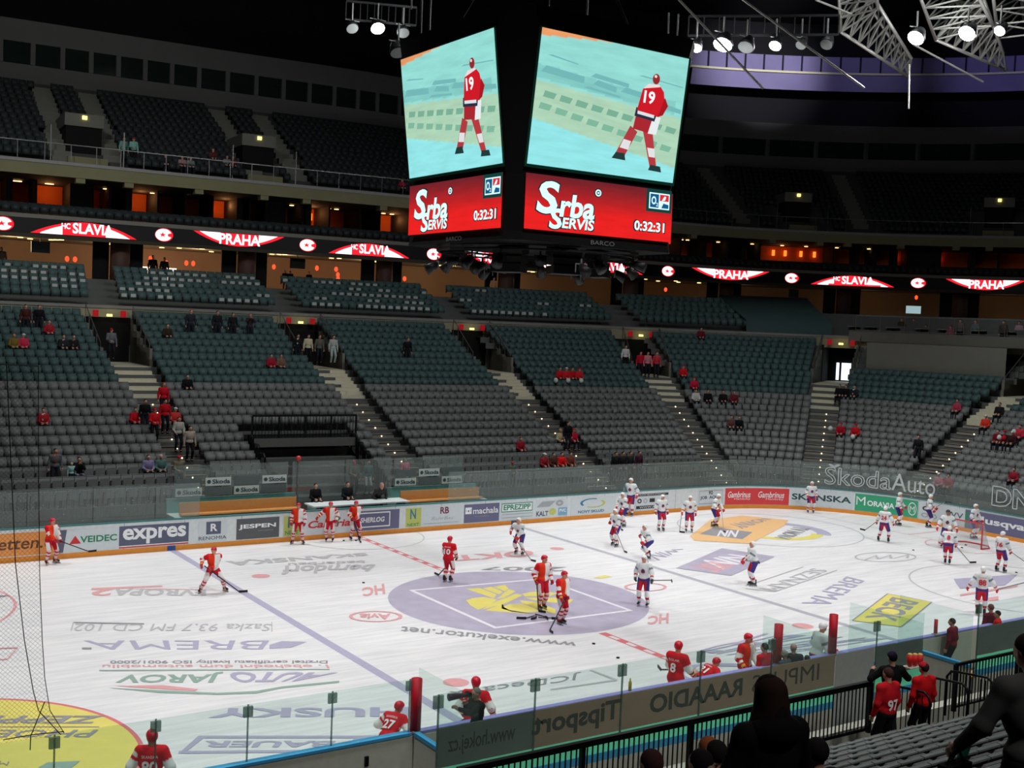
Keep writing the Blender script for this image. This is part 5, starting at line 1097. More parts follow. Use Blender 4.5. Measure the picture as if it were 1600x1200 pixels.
for k in range(22):
    kk = k+.30
    for a in range(-1, 8):
        w = AW if k < 12 else 1.05
        gap = 1.46 if 16 <= k else (w+.18)
        e0 = max(S0, a+ds_for(kk, max(a, -.7), gap)); e1 = min(S1, a+1-ds_for(kk, min(a+1, 7), gap))
        if k in (13, 14, 15) and 2 < a+1 < 6 and False: pass
        for s in seat_row_positions(lambda x: plan(kk, x), e0, e1):
            if k <= 6 and TUN[0]-.0 < s < TUN[1]: continue
            if k >= 17 and 5.1 < s < 5.9: continue
            p = plan(kk, s); t = plan(kk, s+.01)-plan(kk, s-.01); rz = math.atan2(t[1], t[0]); z = float(zrow(k)); teal = k >= 12
            if not visible((*p, z+.5)): continue
            if k <= 3 and 0 <= a <= 4 and nind[0] < 178:
                nind[0] += 1; seat_thing(p[0], p[1], z, rz, 'grey folding seat, %s far row, %s' % (('first', 'second', 'third', 'fourth')[k], secname[a]), 'far stand seats, row %s %s' % (('one', 'two', 'three', 'four')[k], secname[a]))
            else: mass[1 if teal else 0].append((p[0], p[1], z, rz))
# club tier
CARDS = []
for c in range(5):
    for a in range(0, 8):
        fn = clubp(.62+.85*c); s0_, s1_ = a-1+.075, a-.075
        if a >= 5 and c < 9 and s0_ > 4.95: continue
        for s in seat_row_positions(fn, max(S0, s0_), min(s1_, 5.0), .52):
            p = fn(s); t = fn(s+.01)-fn(s-.01); rz = math.atan2(t[1], t[0]); z = 9.6+.38*(c+1) if c else 9.98; z = 9.6+.38*(c+1)
            if visible((*p, z)): mass[1].append((p[0], p[1], z, rz)); CARDS.append((c, s, p, z, rz))
# suites and upper tier
for c in range(2):
    fn = offs(RL, .85+.75*c)
    for s in seat_row_positions(fn, S0, 6.9, .55):
        p = fn(s); t = RL(s+.01)-RL(s-.01)
        if visible((*p, 16)): mass[2].append((p[0], p[1], 15.1+.12*c, math.atan2(t[1], t[0])))
def in_upper_gap(p):
    q = pr((*p, 21)); return False
UPG = []
for u in (90, 170, 385, 455, 1150, 1340): UPG.append((s_for_u(offs(RL, 4), 21.2, u), .8))
for u in (130, 402, 1245, 1560): UPG.append((s_for_u(offs(RL, 3.2), 20.5, u), 1.5))
for c in range(14):
    fn = offs(RL, 1.25+.85*c)
    for s in seat_row_positions(fn, S0, 6.9, .52):
        p = fn(s); t = RL(s+.01)-RL(s-.01)
        if any(abs(s-g)*11.5 < w and (w < 1 or c < 5) for g, w in UPG): continue
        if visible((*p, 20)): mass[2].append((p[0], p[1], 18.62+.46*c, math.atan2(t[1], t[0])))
# near stand (its rows mirror the far side)
def nrow(k): return -(18.35+.82*k), 1.0+.37*k
NEAR = []
for k in range(0, 19):
    y, z = nrow(k)
    for x in np.arange(-22.75, 22, .5):
        if -2.6 < x < -.1 and k < 1: continue
        if .9 < x < 2.6: continue
        P = np.array([x, y-.3, z+.8]); 
        if np.linalg.norm(P[:2]-CAM[:2]) < 1.6: continue
        q = pr(P)
        if (P-CAM)@_f > .5 and -40 < q[0] < 1640 and 900 < q[1] < 1215: NEAR.append((x, y-.3, z, PI, k, float(np.linalg.norm(P-CAM))))
NEAR.sort(key=lambda e: e[5])
rown = ['first', 'second', 'third', 'fourth', 'fifth', 'sixth', 'seventh', 'eighth', 'ninth', 'tenth', 'eleventh', 'twelfth', 'thirteenth', 'fourteenth', 'fifteenth', 'sixteenth', 'seventeenth', 'eighteenth', 'nineteenth']
for i, e in enumerate(NEAR):
    if i < 300-nind[0]: seat_thing(e[0], e[1], e[2], e[3], 'dark folding seat seen from behind, %s near row above the fence' % rown[e[4]], 'near stand seats in the %s row up from the fence' % rown[e[4]])
    else: mass[0].append(e[:4])
print('individual seats', nind[0], 'near', len(NEAR), 'mass', [len(v) for v in mass.values()])
ALLV = []; ALLF = []; ALLM = []; base = 0
for key, lst in mass.items():
    if not lst: continue
    A = np.array([l[:4] for l in lst]); c, s = np.cos(A[:, 3]), np.sin(A[:, 3])
    X = A[:, 0:1]+c[:, None]*LV[None, :, 0]-s[:, None]*LV[None, :, 1]; Y = A[:, 1:2]+s[:, None]*LV[None, :, 0]+c[:, None]*LV[None, :, 1]; Z = A[:, 2:3]+LV[None, :, 2]
    ALLV.append(np.stack([X, Y, Z], -1).reshape(-1, 3)); nl = len(LV)
    ALLF.append((LFa[None]+(np.arange(len(A))*nl)[:, None, None]+base).reshape(-1, 4)); base += len(A)*nl
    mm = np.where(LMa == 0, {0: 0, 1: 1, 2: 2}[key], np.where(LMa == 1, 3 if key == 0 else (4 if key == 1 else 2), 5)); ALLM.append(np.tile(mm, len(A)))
Vv = np.concatenate(ALLV); Ff = np.concatenate(ALLF); Mm = np.concatenate(ALLM)
me = bpy.data.meshes.new('stadium_seats'); me.vertices.add(len(Vv)); me.vertices.foreach_set('co', Vv.astype(np.float32).ravel()); me.loops.add(Ff.size); me.loops.foreach_set('vertex_index', Ff.astype(np.int32).ravel())
me.polygons.add(len(Ff)); me.polygons.foreach_set('loop_start', np.arange(0, Ff.size, 4, dtype=np.int32)); me.polygons.foreach_set('loop_total', np.full(len(Ff), 4, dtype=np.int32))
for m_ in (SEATG, SEATT, SEATD, EDGEG, mat('seat_edge_teal', (66, 92, 92), .5), ARM): me.materials.append(m_)
me.polygons.foreach_set('material_index', Mm.astype(np.int32)); me.update(calc_edges=True)
o = bpy.data.objects.new('stadium_seats', me); COL.objects.link(o); tag(o, 'endless rows of empty grey and teal folding seats filling all the stands', 'seats', kind='stuff')
# white cards lying on club seats
CARD = mat('white_card', (168, 172, 168), .6); proto = MB(); proto.box(-.15, .15, -.14, -.125, 0, .2); cp = proto.build('paper_card', CARD); COL.objects.unlink(cp)
CP = {0: [(160, 172), (183, 214), (236, 266), (345, 402), (425, 430), (480, 530), (552, 668), (693, 800), (802, 835), (840, 850)], 1: [(78, 125), (183, 262), (400, 430), (485, 510), (565, 590), (630, 660), (685, 730)], 2: [(-10, 140), (205, 282), (510, 650), (672, 735), (838, 862), (905, 925)], 3: [(2, 75), (108, 135), (222, 335), (345, 402), (545, 570), (590, 615), (660, 695)], 4: [(2, 12), (50, 100), (225, 325), (355, 402), (426, 448), (482, 530), (550, 585), (665, 695), (735, 760)]}
nc = 0
for c, s, p, z, rz in CARDS:
    q = pr((*p, z+.55))
    for a, b in CP[c]:
        if a <= q[0] <= b and nc < 190 and (c, a) != (0, 160):
            nc += 1; o = cp.copy(); COL.objects.link(o); d = np.array([math.sin(rz), -math.cos(rz)]); o.location = (p[0]+d[0]*.06, p[1]+d[1]*.06, z+.45); o.rotation_euler = (math.radians(-6), 0, rz)
            tag(o, 'small white card on a teal seat in the club tier, %s row from the front' % rown[c], 'card', 'white cards on the %s club row' % rown[c]); break
# grey cover over the club block on the right
cvm = mat('cover_cloth', (58, 80, 80), .8, nscale=.8)
s0_, s1_ = s_for_u(clubp(.5), 10.2, 1162), s_for_u(clubp(.5), 10.2, 1296); mb = MB(); SS = np.linspace(s0_, s1_, 20)
rows = [np.concatenate([clubp(d)(SS), np.full((20, 1), z)], 1) for d, z in ((.1, 9.9), (.15, 10.75), (2.4, 11.6), (4.6, 12.6), (4.8, 11.6))]
mb.add(np.concatenate(rows), [(a*20+i, a*20+i+1, (a+1)*20+i+1, (a+1)*20+i) for a in range(4) for i in range(19)]); o = mb.build('seat_cover', cvm, None, True); tag(o, 'large grey-green cloth covering a block of club seats at the right', 'cover')
# terrace tables and rails on the right club level
fence('terrace_railing', offs(RW, -.3)(np.linspace(5.08, 6.9, 40)), 10.25, 11.35, 'thin grey railing of the open terrace at the right', 0, 1.6, STL, .045)
for i, u in enumerate((1335, 1360, 1395, 1440, 1475, 1530, 1575)):
    s = s_for_u(offs(RW, 1.8), 10.6, u); p = offs(RW, 1.8)(s); r_ = empty('terrace_table', (*p, 9.6), 0, 'dark terrace table with a pale top at the right club level, %s from the left' % rown[i], 'table')
    mb = MB(); mb.tube([(0, 0, .98), (0, 0, 1.02)], .5, 14); mb.build('tabletop', mat('pale_top', (150, 156, 150), .5), r_); mb = MB(); mb.tube([(0, 0, 0), (0, 0, .98)], .05, 8); mb.tube([(0, 0, 0), (0, 0, .03)], .28, 12); mb.build('pedestal', ARM, r_)
# players' tunnel in the far stand
r_ = empty('tunnel', (*plan(2, 1.55), .2), 0, 'black players tunnel with barred railings in the lower far stand', 'tunnel')
def TW(s, k, z): p = plan(k, s); return (p[0], p[1], z)
ta, tb = TUN[0]+.03, TUN[1]-.03; mb = MB()
for s in (ta, tb):
    mb.add([TW(s, 0, 0), TW(s, 7, 0), TW(s, 7, 3.2)]+[TW(s, k, float(zrow(k))+.03) for k in range(6, -1, -1)], [tuple(range(10))])
sub(mb, 'side_wall', DARK, r_); mb = MB(); mb.add([TW(ta, 6.9, 0), TW(tb, 6.9, 0), TW(tb, 6.9, 3.4), TW(ta, 6.9, 3.4)], [(0, 1, 2, 3)]); mb.add([TW(ta, 4.2, 3.3), TW(tb, 4.2, 3.3), TW(tb, 7, 3.45), TW(ta, 7, 3.45)], [(0, 1, 2, 3)]); sub(mb, 'dark_opening', DARK, r_)
mb = MB(); mb.add([TW(ta, 4.15, 3.05), TW(tb, 4.15, 3.05), TW(tb, 4.15, 3.5), TW(ta, 4.15, 3.5)], [(0, 1, 2, 3)]); sub(mb, 'roof_edge', mat('tunnel_edge', (96, 96, 94), .7), r_)
mb = MB(); mb.add([TW(ta, 1.0, 1.2), TW(tb, 1.0, 1.2), TW(tb, 1.0, 1.34), TW(ta, 1.0, 1.34)], [(0, 1, 2, 3)]); sub(mb, 'red_stripe', mat('tunnel_red', (150, 60, 50), .6), r_)
mb = MB(); mp_ = MB(); A_, B_ = np.array(TW(ta, 4.2, 3.5)), np.array(TW(tb, 4.2, 3.5)); up = np.array([0, 0, 1.15]); mb.bar(A_+up, B_+up, .1); mb.bar(A_+up*.15, B_+up*.15, .06)
for i in range(5): x = A_+(B_-A_)*i/4; mb.bar(x, x+up, .08)
sub(mb, 'rail', BLK, r_)
for i in range(34): x = A_+(B_-A_)*i/33; mp_.bar(x, x+up, .025)
sub(mp_, 'baluster', BLK, r_)
for s in (ta, tb):
    for k in range(0, 5):
        p0 = np.array(TW(s, k+.0, float(zrow(k)))); p1 = np.array(TW(s, k+.8, float(zrow(k)))); mb = MB(); mb.tube([p0, p0+up*.9, p0*.8+p1*.2+up*1.02, p1+up*1.02, p1], .05, 6); 
        for j in range(1, 5): x = p0+(p1-p0)*j/5; mb.bar(x, x+up, .025)
        sub(mb, 'hand_rail', BLK, r_)
# ------------------------------------------------------------------ people: implicit surfaces turned into one continuous mesh
def v3(*a): return np.array(a, float)
def polygonise(prims, h, k=.03, cuts=(), pad=.03):
    """prims: ('c', a, b, ra, rb) round cone or ('e', c, r, R) ellipsoid; smooth union; cuts: (point, normal) keep the side opposite the normal"""
    lo = np.full(3, 1e9); hi = np.full(3, -1e9)
    for p in prims:
        if p[0] == 'c': r = max(p[3], p[4]); lo = np.minimum(lo, np.minimum(p[1], p[2])-r); hi = np.maximum(hi, np.maximum(p[1], p[2])+r)
        else: r = max(p[2]); lo = np.minimum(lo, p[1]-r); hi = np.maximum(hi, p[1]+r)
    lo -= pad; hi += pad; n = np.ceil((hi-lo)/h).astype(int)+1
    D = np.full(n, 1.0, dtype=np.float32); ax = [lo[i]+h*np.arange(n[i]) for i in range(3)]
    for p in prims:
        if p[0] == 'c': r = max(p[3], p[4])+k*1.2+2*h; a0 = np.minimum(p[1], p[2])-r; a1 = np.maximum(p[1], p[2])+r
        else: r = max(p[2])+k*1.2+2*h; a0 = p[1]-r; a1 = p[1]+r
        i0 = np.clip(((a0-lo)/h).astype(int), 0, n-1); i1 = np.clip(np.ceil((a1-lo)/h).astype(int)+1, 1, n)
        sl = tuple(slice(i0[i], i1[i]) for i in range(3))
        X, Y, Z = np.meshgrid(ax[0][sl[0]], ax[1][sl[1]], ax[2][sl[2]], indexing='ij'); Q = np.stack([X, Y, Z], -1)
        if p[0] == 'c':
            d = p[2]-p[1]; L = max(float(d@d), 1e-9); t = np.clip(((Q-p[1])@d)/L, 0, 1)
            s = np.linalg.norm(Q-p[1]-t[..., None]*d, axis=-1)-(p[3]+(p[4]-p[3])*t)
        else:
            q = Q-p[1]
            if len(p) > 3 and p[3] is not None: q = q@p[3]
            m = np.linalg.norm(q/np.array(p[2]), axis=-1); s = (m-1)*min(p[2])*np.where(m > 1, 1, 1)
        o = D[sl]; hh = np.maximum(k-np.abs(o-s), 0)/k; D[sl] = np.minimum(o, s)-hh*hh*k*.25
    if cuts:
        X, Y, Z = np.meshgrid(*ax, indexing='ij'); Q = np.stack([X, Y, Z], -1)
        for c, nn in cuts: D = np.maximum(D, (Q-c)@(nn/np.linalg.norm(nn)))
    ins = D < 0
    c8 = [ins[i:n[0]-1+i, j:n[1]-1+j, l:n[2]-1+l] for i in (0, 1) for j in (0, 1) for l in (0, 1)]
    cnt = sum(c.astype(np.int8) for c in c8); act = (cnt > 0) & (cnt < 8)
    idx = -np.ones(act.shape, dtype=np.int64); ids = np.argwhere(act); idx[act] = np.arange(len(ids))
    acc = np.zeros((len(ids), 3)); w = np.zeros(len(ids)); I = ids
    g = lambda di, dj, dl: D[I[:, 0]+di, I[:, 1]+dj, I[:, 2]+dl]
    cor = [(i, j, l) for i in (0, 1) for j in (0, 1) for l in (0, 1)]
    for a in cor:
        for axs in range(3):
            if a[axs]: continue
            b = list(a); b[axs] = 1; da, db = g(*a), g(*b); cr = (da < 0) != (db < 0); t = np.where(cr, da/(da-db+1e-12), 0)
            P = np.array(a, float)+np.zeros((len(ids), 3)); P[:, axs] = t; acc += P*cr[:, None]; w += cr
    V = lo+(ids+acc/np.maximum(w, 1)[:, None])*h; F = []
    for axs in range(3):
        u, v = (axs+1) % 3, (axs+2) % 3; sl0 = [slice(None)]*3; sl1 = [slice(None)]*3; sl0[axs] = slice(0, n[axs]-1); sl1[axs] = slice(1, n[axs])
        A, B = ins[tuple(sl0)], ins[tuple(sl1)]; E = np.argwhere(A != B); ok = (E[:, u] > 0) & (E[:, v] > 0) & (E[:, u] < n[u]-1) & (E[:, v] < n[v]-1); E = E[ok]
        if not len(E): continue
        eu = np.zeros(3, int); eu[u] = 1; ev = np.zeros(3, int); ev[v] = 1
        q = [E-eu-ev, E-ev, E, E-eu]; ii = np.stack([idx[x[:, 0], x[:, 1], x[:, 2]] for x in q], 1)
        fl = A[E[:, 0], E[:, 1], E[:, 2]]; ii = np.where(fl[:, None], ii, ii[:, ::-1]); F.append(ii)
    F = np.concatenate(F) if F else np.zeros((0, 4), int); F = F[(F >= 0).all(1)]
    return V, F
def implicit(name, prims, h, m, parent, k=.03, cuts=(), colf=None):
    V, F = polygonise(prims, h, k, cuts)
    return mesh_obj(name, V, F.tolist(), m, parent, None, True, colf(V) if colf else None)
def ik(a, t, l1, l2, pole):
    a = np.asarray(a, float); t = np.asarray(t, float); d = t-a; L = np.linalg.norm(d); Lm = min(L, (l1+l2)*.985); d = d/max(L, 1e-6); t2 = a+d*Lm
    x = (l1*l1-l2*l2+Lm*Lm)/(2*Lm); y = math.sqrt(max(l1*l1-x*x, 0)); p = np.asarray(pole, float); p = p-d*(p@d); p /= np.linalg.norm(p)+1e-9
    return a+d*x+p*y, t2
def rot(axis, ang): return np.array(Matrix.Rotation(ang, 3, axis))
class Fig:
    """skeleton: x to the figure's right, y forward, z up; units metres"""
    def __init__(s, hip=.93, lean=.05, twist=0., footR=(.12, 0), footL=(-.12, 0), fz=.08, handR=None, handL=None, head=(0, 0), side=0., hipy=0., sit=False, shrug=0, kneeout=.15, footyaw=(0., 0.), w=1.0):
        s.w = w; s.pel = v3(0, hipy, hip); R = rot('Z', twist)@rot('X', -lean)@rot('Y', side); s.R = R
        s.chest = s.pel+R@v3(0, 0, .30); s.neck = s.pel+R@v3(0, -.01, .50); s.shr = s.pel+R@v3(.185*w, -.01, .455+shrug); s.shl = s.pel+R@v3(-.185*w, -.01, .455+shrug)
        s.HR = rot('Z', twist+head[0])@rot('X', -head[1]-lean*.3); s.headc = s.neck+(R@v3(0, 0, .05))*.6+s.HR@v3(0, .02, .155)
        hr = handR if handR is not None else (.3, .12, hip-.05); hl = handL if handL is not None else (-.3, .12, hip-.05)
        s.elr, s.hr = ik(s.shr, v3(*hr), .29, .27, R@v3(.6, -.8, -.5)); s.ell, s.hl = ik(s.shl, v3(*hl), .29, .27, R@v3(-.6, -.8, -.5))
        s.hpr = s.pel+v3(.095*w, 0, -.03); s.hpl = s.pel+v3(-.095*w, 0, -.03)
        s.fr = v3(footR[0], footR[1], fz); s.fl = v3(footL[0], footL[1], fz) if len(footL) < 3 else v3(*footL)
        if len(footR) > 2: s.fr = v3(*footR)
        s.knr, s.fr = ik(s.hpr, s.fr, .44, .43, v3(kneeout, 1, .1)); s.knl, s.fl = ik(s.hpl, s.fl, .44, .43, v3(-kneeout, 1, .1)); s.fy = footyaw
def facecol(f, skin, V):
    """skin with eyes, brows and mouth placed on the head"""
    C = np.tile(np.array(lin(skin)), (len(V), 1)); q = (V-f.headc)@f.HR
    for x in (-.03, .03):
        C[(np.abs(q[:, 0]-x) < .013) & (np.abs(q[:, 2]+.005) < .009) & (q[:, 1] > .05)] = lin((40, 30, 28))
    C[(np.abs(q[:, 0]) < .024) & (np.abs(q[:, 2]+.062) < .007) & (q[:, 1] > .05)] = lin((150, 70, 66)); return C
def head_prims(f):
    H = f.HR; c = f.headc; P = [('e', c, (.076, .095, .108), H), ('e', c+H@v3(0, .025, -.06), (.052, .062, .055), H), ('c', c+H@v3(0, .09, -.0), c+H@v3(0, .108, -.028), .009, .014),
         ('c', c+H@v3(0, -.02, -.06), f.neck+f.R@v3(0, 0, -.05), .052, .06)]
    for sx in (-1, 1): P.append(('e', c+H@v3(.077*sx, -.005, -.01), (.012, .022, .032), H))
    return P
def hand_prims(w, e, pole, curl=.9, glove=1.0):
    """palm, four unequal bent fingers and a thumb; w wrist, e elbow"""
    d = w-e; d = d/np.linalg.norm(d); p = np.asarray(pole, float); p = p-d*(p@d); p /= np.linalg.norm(p)+1e-9; q = np.cross(d, p); g = glove; P = []
    c = w+d*.045; P.append(('c', w, w+d*.03, .024*g, .027*g))
    for i, o in enumerate((-.027, -.009, .009, .027)): P.append(('c', w+d*.02+q*o*.8*g, w+d*.085+q*o*g, .014*g, .0125*g))
    for i, (o, L) in enumerate(((-.029, .058), (-.010, .07), (.010, .066), (.029, .052))):
        a = w+d*.085+q*o*g; dd = d*math.cos(curl*.6)+p*math.sin(curl*.6); b = a+dd*L*.5; d2 = d*math.cos(curl*1.6)+p*math.sin(curl*1.6); cc = b+d2*L*.4*1.1
        P += [('c', a, b, .0105*g, .0098*g), ('c', b, cc, .0098*g, .0085*g)]
    a = w+d*.03+q*(-.026)*g; b = a+(d*.55-q*.6+p*.45)*.042; P += [('c', a, b, .0125*g, .011*g), ('c', b, b+(d*.75+p*.55)*.035, .011*g, .0095*g)]
    return P
SKIN = mat('skin', attr=True, noise=.03, rough=.55); CLOTH = mat('cloth', attr=True, noise=.05, rough=.8, spec=.15); HARD = mat('hard_shell', attr=True, noise=.02, rough=.35, spec=.4)
def body_prims(f, slim=1.0):
    R = f.R; s = slim; P = [('e', f.pel+v3(0, -.01, .0), (.15*f.w*s, .105*s, .11), R), ('c', f.pel+R@v3(0, 0, .08), f.chest, .105*s, .12*s), ('e', f.chest+R@v3(0, 0, .04), (.165*f.w*s, .105*s, .17), R),
        ('c', f.shr, f.shl, .055, .055), ('c', f.neck-R@v3(0, 0, .06), f.neck+R@v3(0, 0, .02), .06, .055)]
    for a, b, c in ((f.shr, f.elr, f.hr), (f.shl, f.ell, f.hl)): P += [('c', a, b, .05*s, .038*s), ('c', b, c, .04*s, .026*s)]
    for a, b, c in ((f.hpr, f.knr, f.fr), (f.hpl, f.knl, f.fl)): P += [('c', a, b, .083*s, .055*s), ('c', b, b+(c-b)*.35, .053*s, .056*s), ('c', b+(c-b)*.35, c, .056*s, .036*s), ('c', c, c+v3(0, .13, -.045), .036, .03)]
    return P
# ------------------------------------------------------------------ hockey players
TEAM = {
 'red': dict(helmet=(206, 26, 52), helmet2=(206, 26, 52), base=(214, 26, 40), glove=(176, 26, 48), pants=(196, 30, 48), pantside=(232, 226, 226), sock=(226, 206, 206), sock2=(204, 32, 54), num=(244, 240, 240)),
 'white': dict(helmet=(238, 240, 240), helmet2=(238, 240, 240), base=(228, 232, 232), glove=(206, 40, 50), pants=(196, 40, 54), pantside=(70, 60, 130), sock=(236, 236, 236), sock2=(196, 44, 60), num=(204, 40, 62))}
def near_seg(V, segs):
    D = []; T = []
    for a, b in segs:
        d = b-a; t = np.clip(((V-a)@d)/(d@d), 0, 1); D.append(np.linalg.norm(V-a-t[:, None]*d, axis=1)); T.append(t)
    D = np.array(D); return D.argmin(0), np.array(T)
def jersey_col(f, team):
    T = TEAM[team]
    def fn(V):
        C = np.tile(np.array(lin(T['base'])), (len(V), 1)); segs = [(f.pel, f.neck), (f.shr, f.elr), (f.elr, f.hr), (f.shl, f.ell), (f.ell, f.hl)]; i, t = near_seg(V, segs); q = (V-f.pel)@f.R; body = (np.abs(q[:, 0]) < .2*f.w) | (i == 0)
        w = np.array(lin((236, 234, 230))); og = np.array(lin((236, 96, 30))); rd = np.array(lin((214, 26, 40)))
        if team == 'red':
            fr = q[:, 1] > .0; C[fr & body & (q[:, 0] < .0)] = w; C[fr & body & (q[:, 0] >= .0)] = np.array(lin((232, 60, 30)))
            la = (i >= 3) & ~body; ra = ((i == 1) | (i == 2)) & ~body; C[la] = w; C[ra] = rd
            st = ((t[3] > .35) & (t[3] < .55) & (i == 3)) | ((t[4] > .3) & (t[4] < .5) & (i == 4)) | ((i == 3) & (t[3] < .12)); C[st & ~body] = rd
            st = ((t[1] > .55) & (i == 1)) | ((i == 2) & (t[2] > .35) & (t[2] < .55)); C[st & ~body] = w; C[(i == 2) & (t[2] > .75) & ~body] = np.array(lin((226, 180, 70)))
            hem = q[:, 2] < -.02; C[hem & body] = w; C[hem & body & (q[:, 2] > -.06)] = np.array(lin((46, 40, 60)))
            C[(q[:, 2] > .41) & body & (q[:, 1] < 0.02)] = rd
        else:
            hem = q[:, 2] < .0; C[hem & body] = np.array(lin((74, 62, 140))); C[hem & body & (q[:, 2] > -.03)] = np.array(lin((206, 60, 74)))
            st = ((i == 2) & (t[2] > .45) & (t[2] < .65)) | ((i == 4) & (t[4] > .45) & (t[4] < .65)); C[st & ~body] = np.array(lin((206, 60, 74)))
            st = ((i == 1) & (t[1] > .35) & (t[1] < .6)) | ((i == 3) & (t[3] > .35) & (t[3] < .6)); C[st & ~body] = np.array(lin((120, 132, 150)))
            em = (q[:, 1] > .05) & (np.hypot(q[:, 0], (q[:, 2]-.27)*.9) < .075); C[em] = np.array(lin((150, 50, 70))); em = (q[:, 1] > .05) & (np.hypot(q[:, 0], (q[:, 2]-.28)*.9) < .045); C[em] = np.array(lin((70, 66, 110)))
        return C
    return fn
def sock_col(a, b, team):
    T = TEAM[team]
    def fn(V):
        d = b-a; t = ((V-a)@d)/(d@d); C = np.tile(np.array(lin(T['sock'])), (len(V), 1)); r = np.array(lin(T['sock2']))
        if team == 'red': m = ((t > .05) & (t < .2)) | ((t > .36) & (t < .5)) | (t > .82)
        else: m = ((t > .45) & (t < .66))
        C[m] = r; return C
    return fn
def flat(rgb): return lambda V: np.tile(np.array(lin(rgb)), (len(V), 1))
def player(team, px, label, yaw, fig, num=None, stick=None, name_txt=None, skate=True, z0=0.0, at=None, scale=1.0, glove=None, ice_y=None, helmet=None, slabel=None, goalie=False):
    p = at if at is not None else onz(px[0], px[1], 0.0)
    T = dict(TEAM[team]); f = fig; h = .022
    root = implicit('person', body_prims(f, .82)+head_prims(f), .024, SKIN, None, .03, (), lambda V: facecol(f, (206, 150, 126), V)); root.location = (float(p[0]), float(p[1]), z0); root.rotation_euler = (0, 0, yaw); root.scale = (scale,)*3
    tag(root, label, 'person'); R = f.R
    J = [('e', f.pel+R@v3(0, 0, .02), (.2*f.w, .155, .13), R), ('e', f.chest+R@v3(0, 0, .0), (.215*f.w, .155, .27), R), ('c', f.shr+R@v3(-.02, 0, -.01), f.shl+R@v3(.02, 0, -.01), .098, .098)]
    for a, b, c in ((f.shr, f.elr, f.hr), (f.shl, f.ell, f.hl)): J += [('c', a, b, .095, .078), ('c', b, b+(c-b)*.86, .078, .06)]
    jer = implicit('jersey', J, h, CLOTH, root, .05, [(f.pel+R@v3(0, 0, -.10), R@v3(0, 0, -1)), (f.neck+R@v3(0, 0, .045), R@v3(0, 0, 1))], jersey_col(f, team))
    Pn = [('e', f.pel+v3(0, 0, -.03), (.185*f.w, .145, .13), None)]
    for a, b in ((f.hpr, f.knr), (f.hpl, f.knl)): Pn += [('c', a, a+(b-a)*.86, .118, .092)]
    def pc(V):
        C = np.tile(np.array(lin(T['pants'])), (len(V), 1)); C[(np.abs(V[:, 0]-f.pel[0]) > .15) & (V[:, 2] < f.pel[2]-.05)] = lin(T['pantside']); C[V[:, 2] > f.pel[2]-.1] = lin((70, 60, 128) if team == 'white' else T['pants']); return C
    implicit('shorts', Pn, h, CLOTH, root, .04, [(f.pel+v3(0, 0, .05), v3(0, 0, 1))], pc)
    for a, b in ((f.knr, f.fr), (f.knl, f.fl)):
        d = b-a; pr_ = [('c', a-d*.02, a+d*.35, .078, .08), ('c', a+d*.35, b, .08, .052)]
        if goalie: pr_ = [('c', a+v3(.04, .06, 0), b+v3(.05, .06, .02), .09, .09), ('c', a+v3(-.06, .06, 0), b+v3(-.05, .06, .02), .09, .09)]
        implicit('leg_pad' if goalie else 'sock', pr_, h, CLOTH, root, .03, (), sock_col(a, b, team))
    for k_, b in enumerate((f.fr, f.fl)):
        sk = MB(); yw = f.fy[k_]; Rz = rot('Z', yw); o = b.copy()
        V, F = polygonise([('c', v3(0, -.03, .10), v3(0, -.02, -.0), .052, .05), ('c', v3(0, -.03, -.01), v3(0, .15, -.025), .046, .040)], .02, .03)
        sk.add((V@Rz.T)+o, F.tolist(), 0); sk.box(-.012, .012, -.09, .19, -.09, -.05, 1, Rz, o); sk.box(-.003, .003, -.11, .22, -(o[2]-z0*0)+0.0, -.085, 1, Rz, o)
        sk.build('skate', [mat('skate_black', (26, 30, 32), .4), mat('blade_steel', (170, 176, 180), .3, .7)], root, True)
    for w_, e_, sg in ((f.hr, f.elr, 1), (f.hl, f.ell, -1)):
        gl = hand_prims(w_, e_, R@v3(-sg*.8, .3, -.2), 1.1, 1.9)+[('c', w_-(w_-e_)/np.linalg.norm(w_-e_)*.09, w_+(w_-e_)/np.linalg.norm(w_-e_)*.0, .062, .05)]
        implicit('glove', gl, .012, HARD, root, .012, (), flat(glove or T['glove']))
    H = f.HR; c = f.headc
    hp = [('e', c+H@v3(0, -.008, .03), (.098, .122, .098), H), ('e', c+H@v3(0, -.05, .0), (.09, .075, .1), H)]
    implicit('helmet', hp, .014, HARD, root, .02, [(c+H@v3(0, .04, .022), H@v3(0, .55, -.85)), (c+H@v3(0, 0, -.075), H@v3(0, 0, -1))], flat(helmet or T['helmet']))
    if goalie:
        mk = MB()
        for q in range(5): x = -.06+.03*q; mk.tube([c+H@v3(x, .10-abs(x)*.4, .04), c+H@v3(x, .13-abs(x)*.5, -.03), c+H@v3(x*.7, .11-abs(x)*.4, -.1)], .004, 5)
        mk.build('face_cage', mat('cage_steel', (60, 60, 64), .4, .6), root)
    def back_text(s, w, z0_, z1_, m, front=False, bold=.02):
        V, F, _ = text2d(s, bold); x = (V[:, 0]-.5)*w; z = z0_+(z1_-z0_)*V[:, 1]; y = .162*np.sqrt(np.maximum(0, 1-(x/.25)**2))+.012
        if front: L = np.stack([-x*-1, y, z], 1); L[:, 0] = -x
        else: L = np.stack([x, -y, z], 1)
        return mesh_obj('jersey_number' if len(s) < 3 else 'jersey_lettering', f.pel+L@R.T, F, m, jer)
    nm = mat('number_'+team, T['num'], .7)
    if num: back_text(num, .12*len(num)+.02, .12, .33, nm, bold=.03)
    if name_txt: back_text(name_txt, .27, .37, .42, nm, bold=.0)
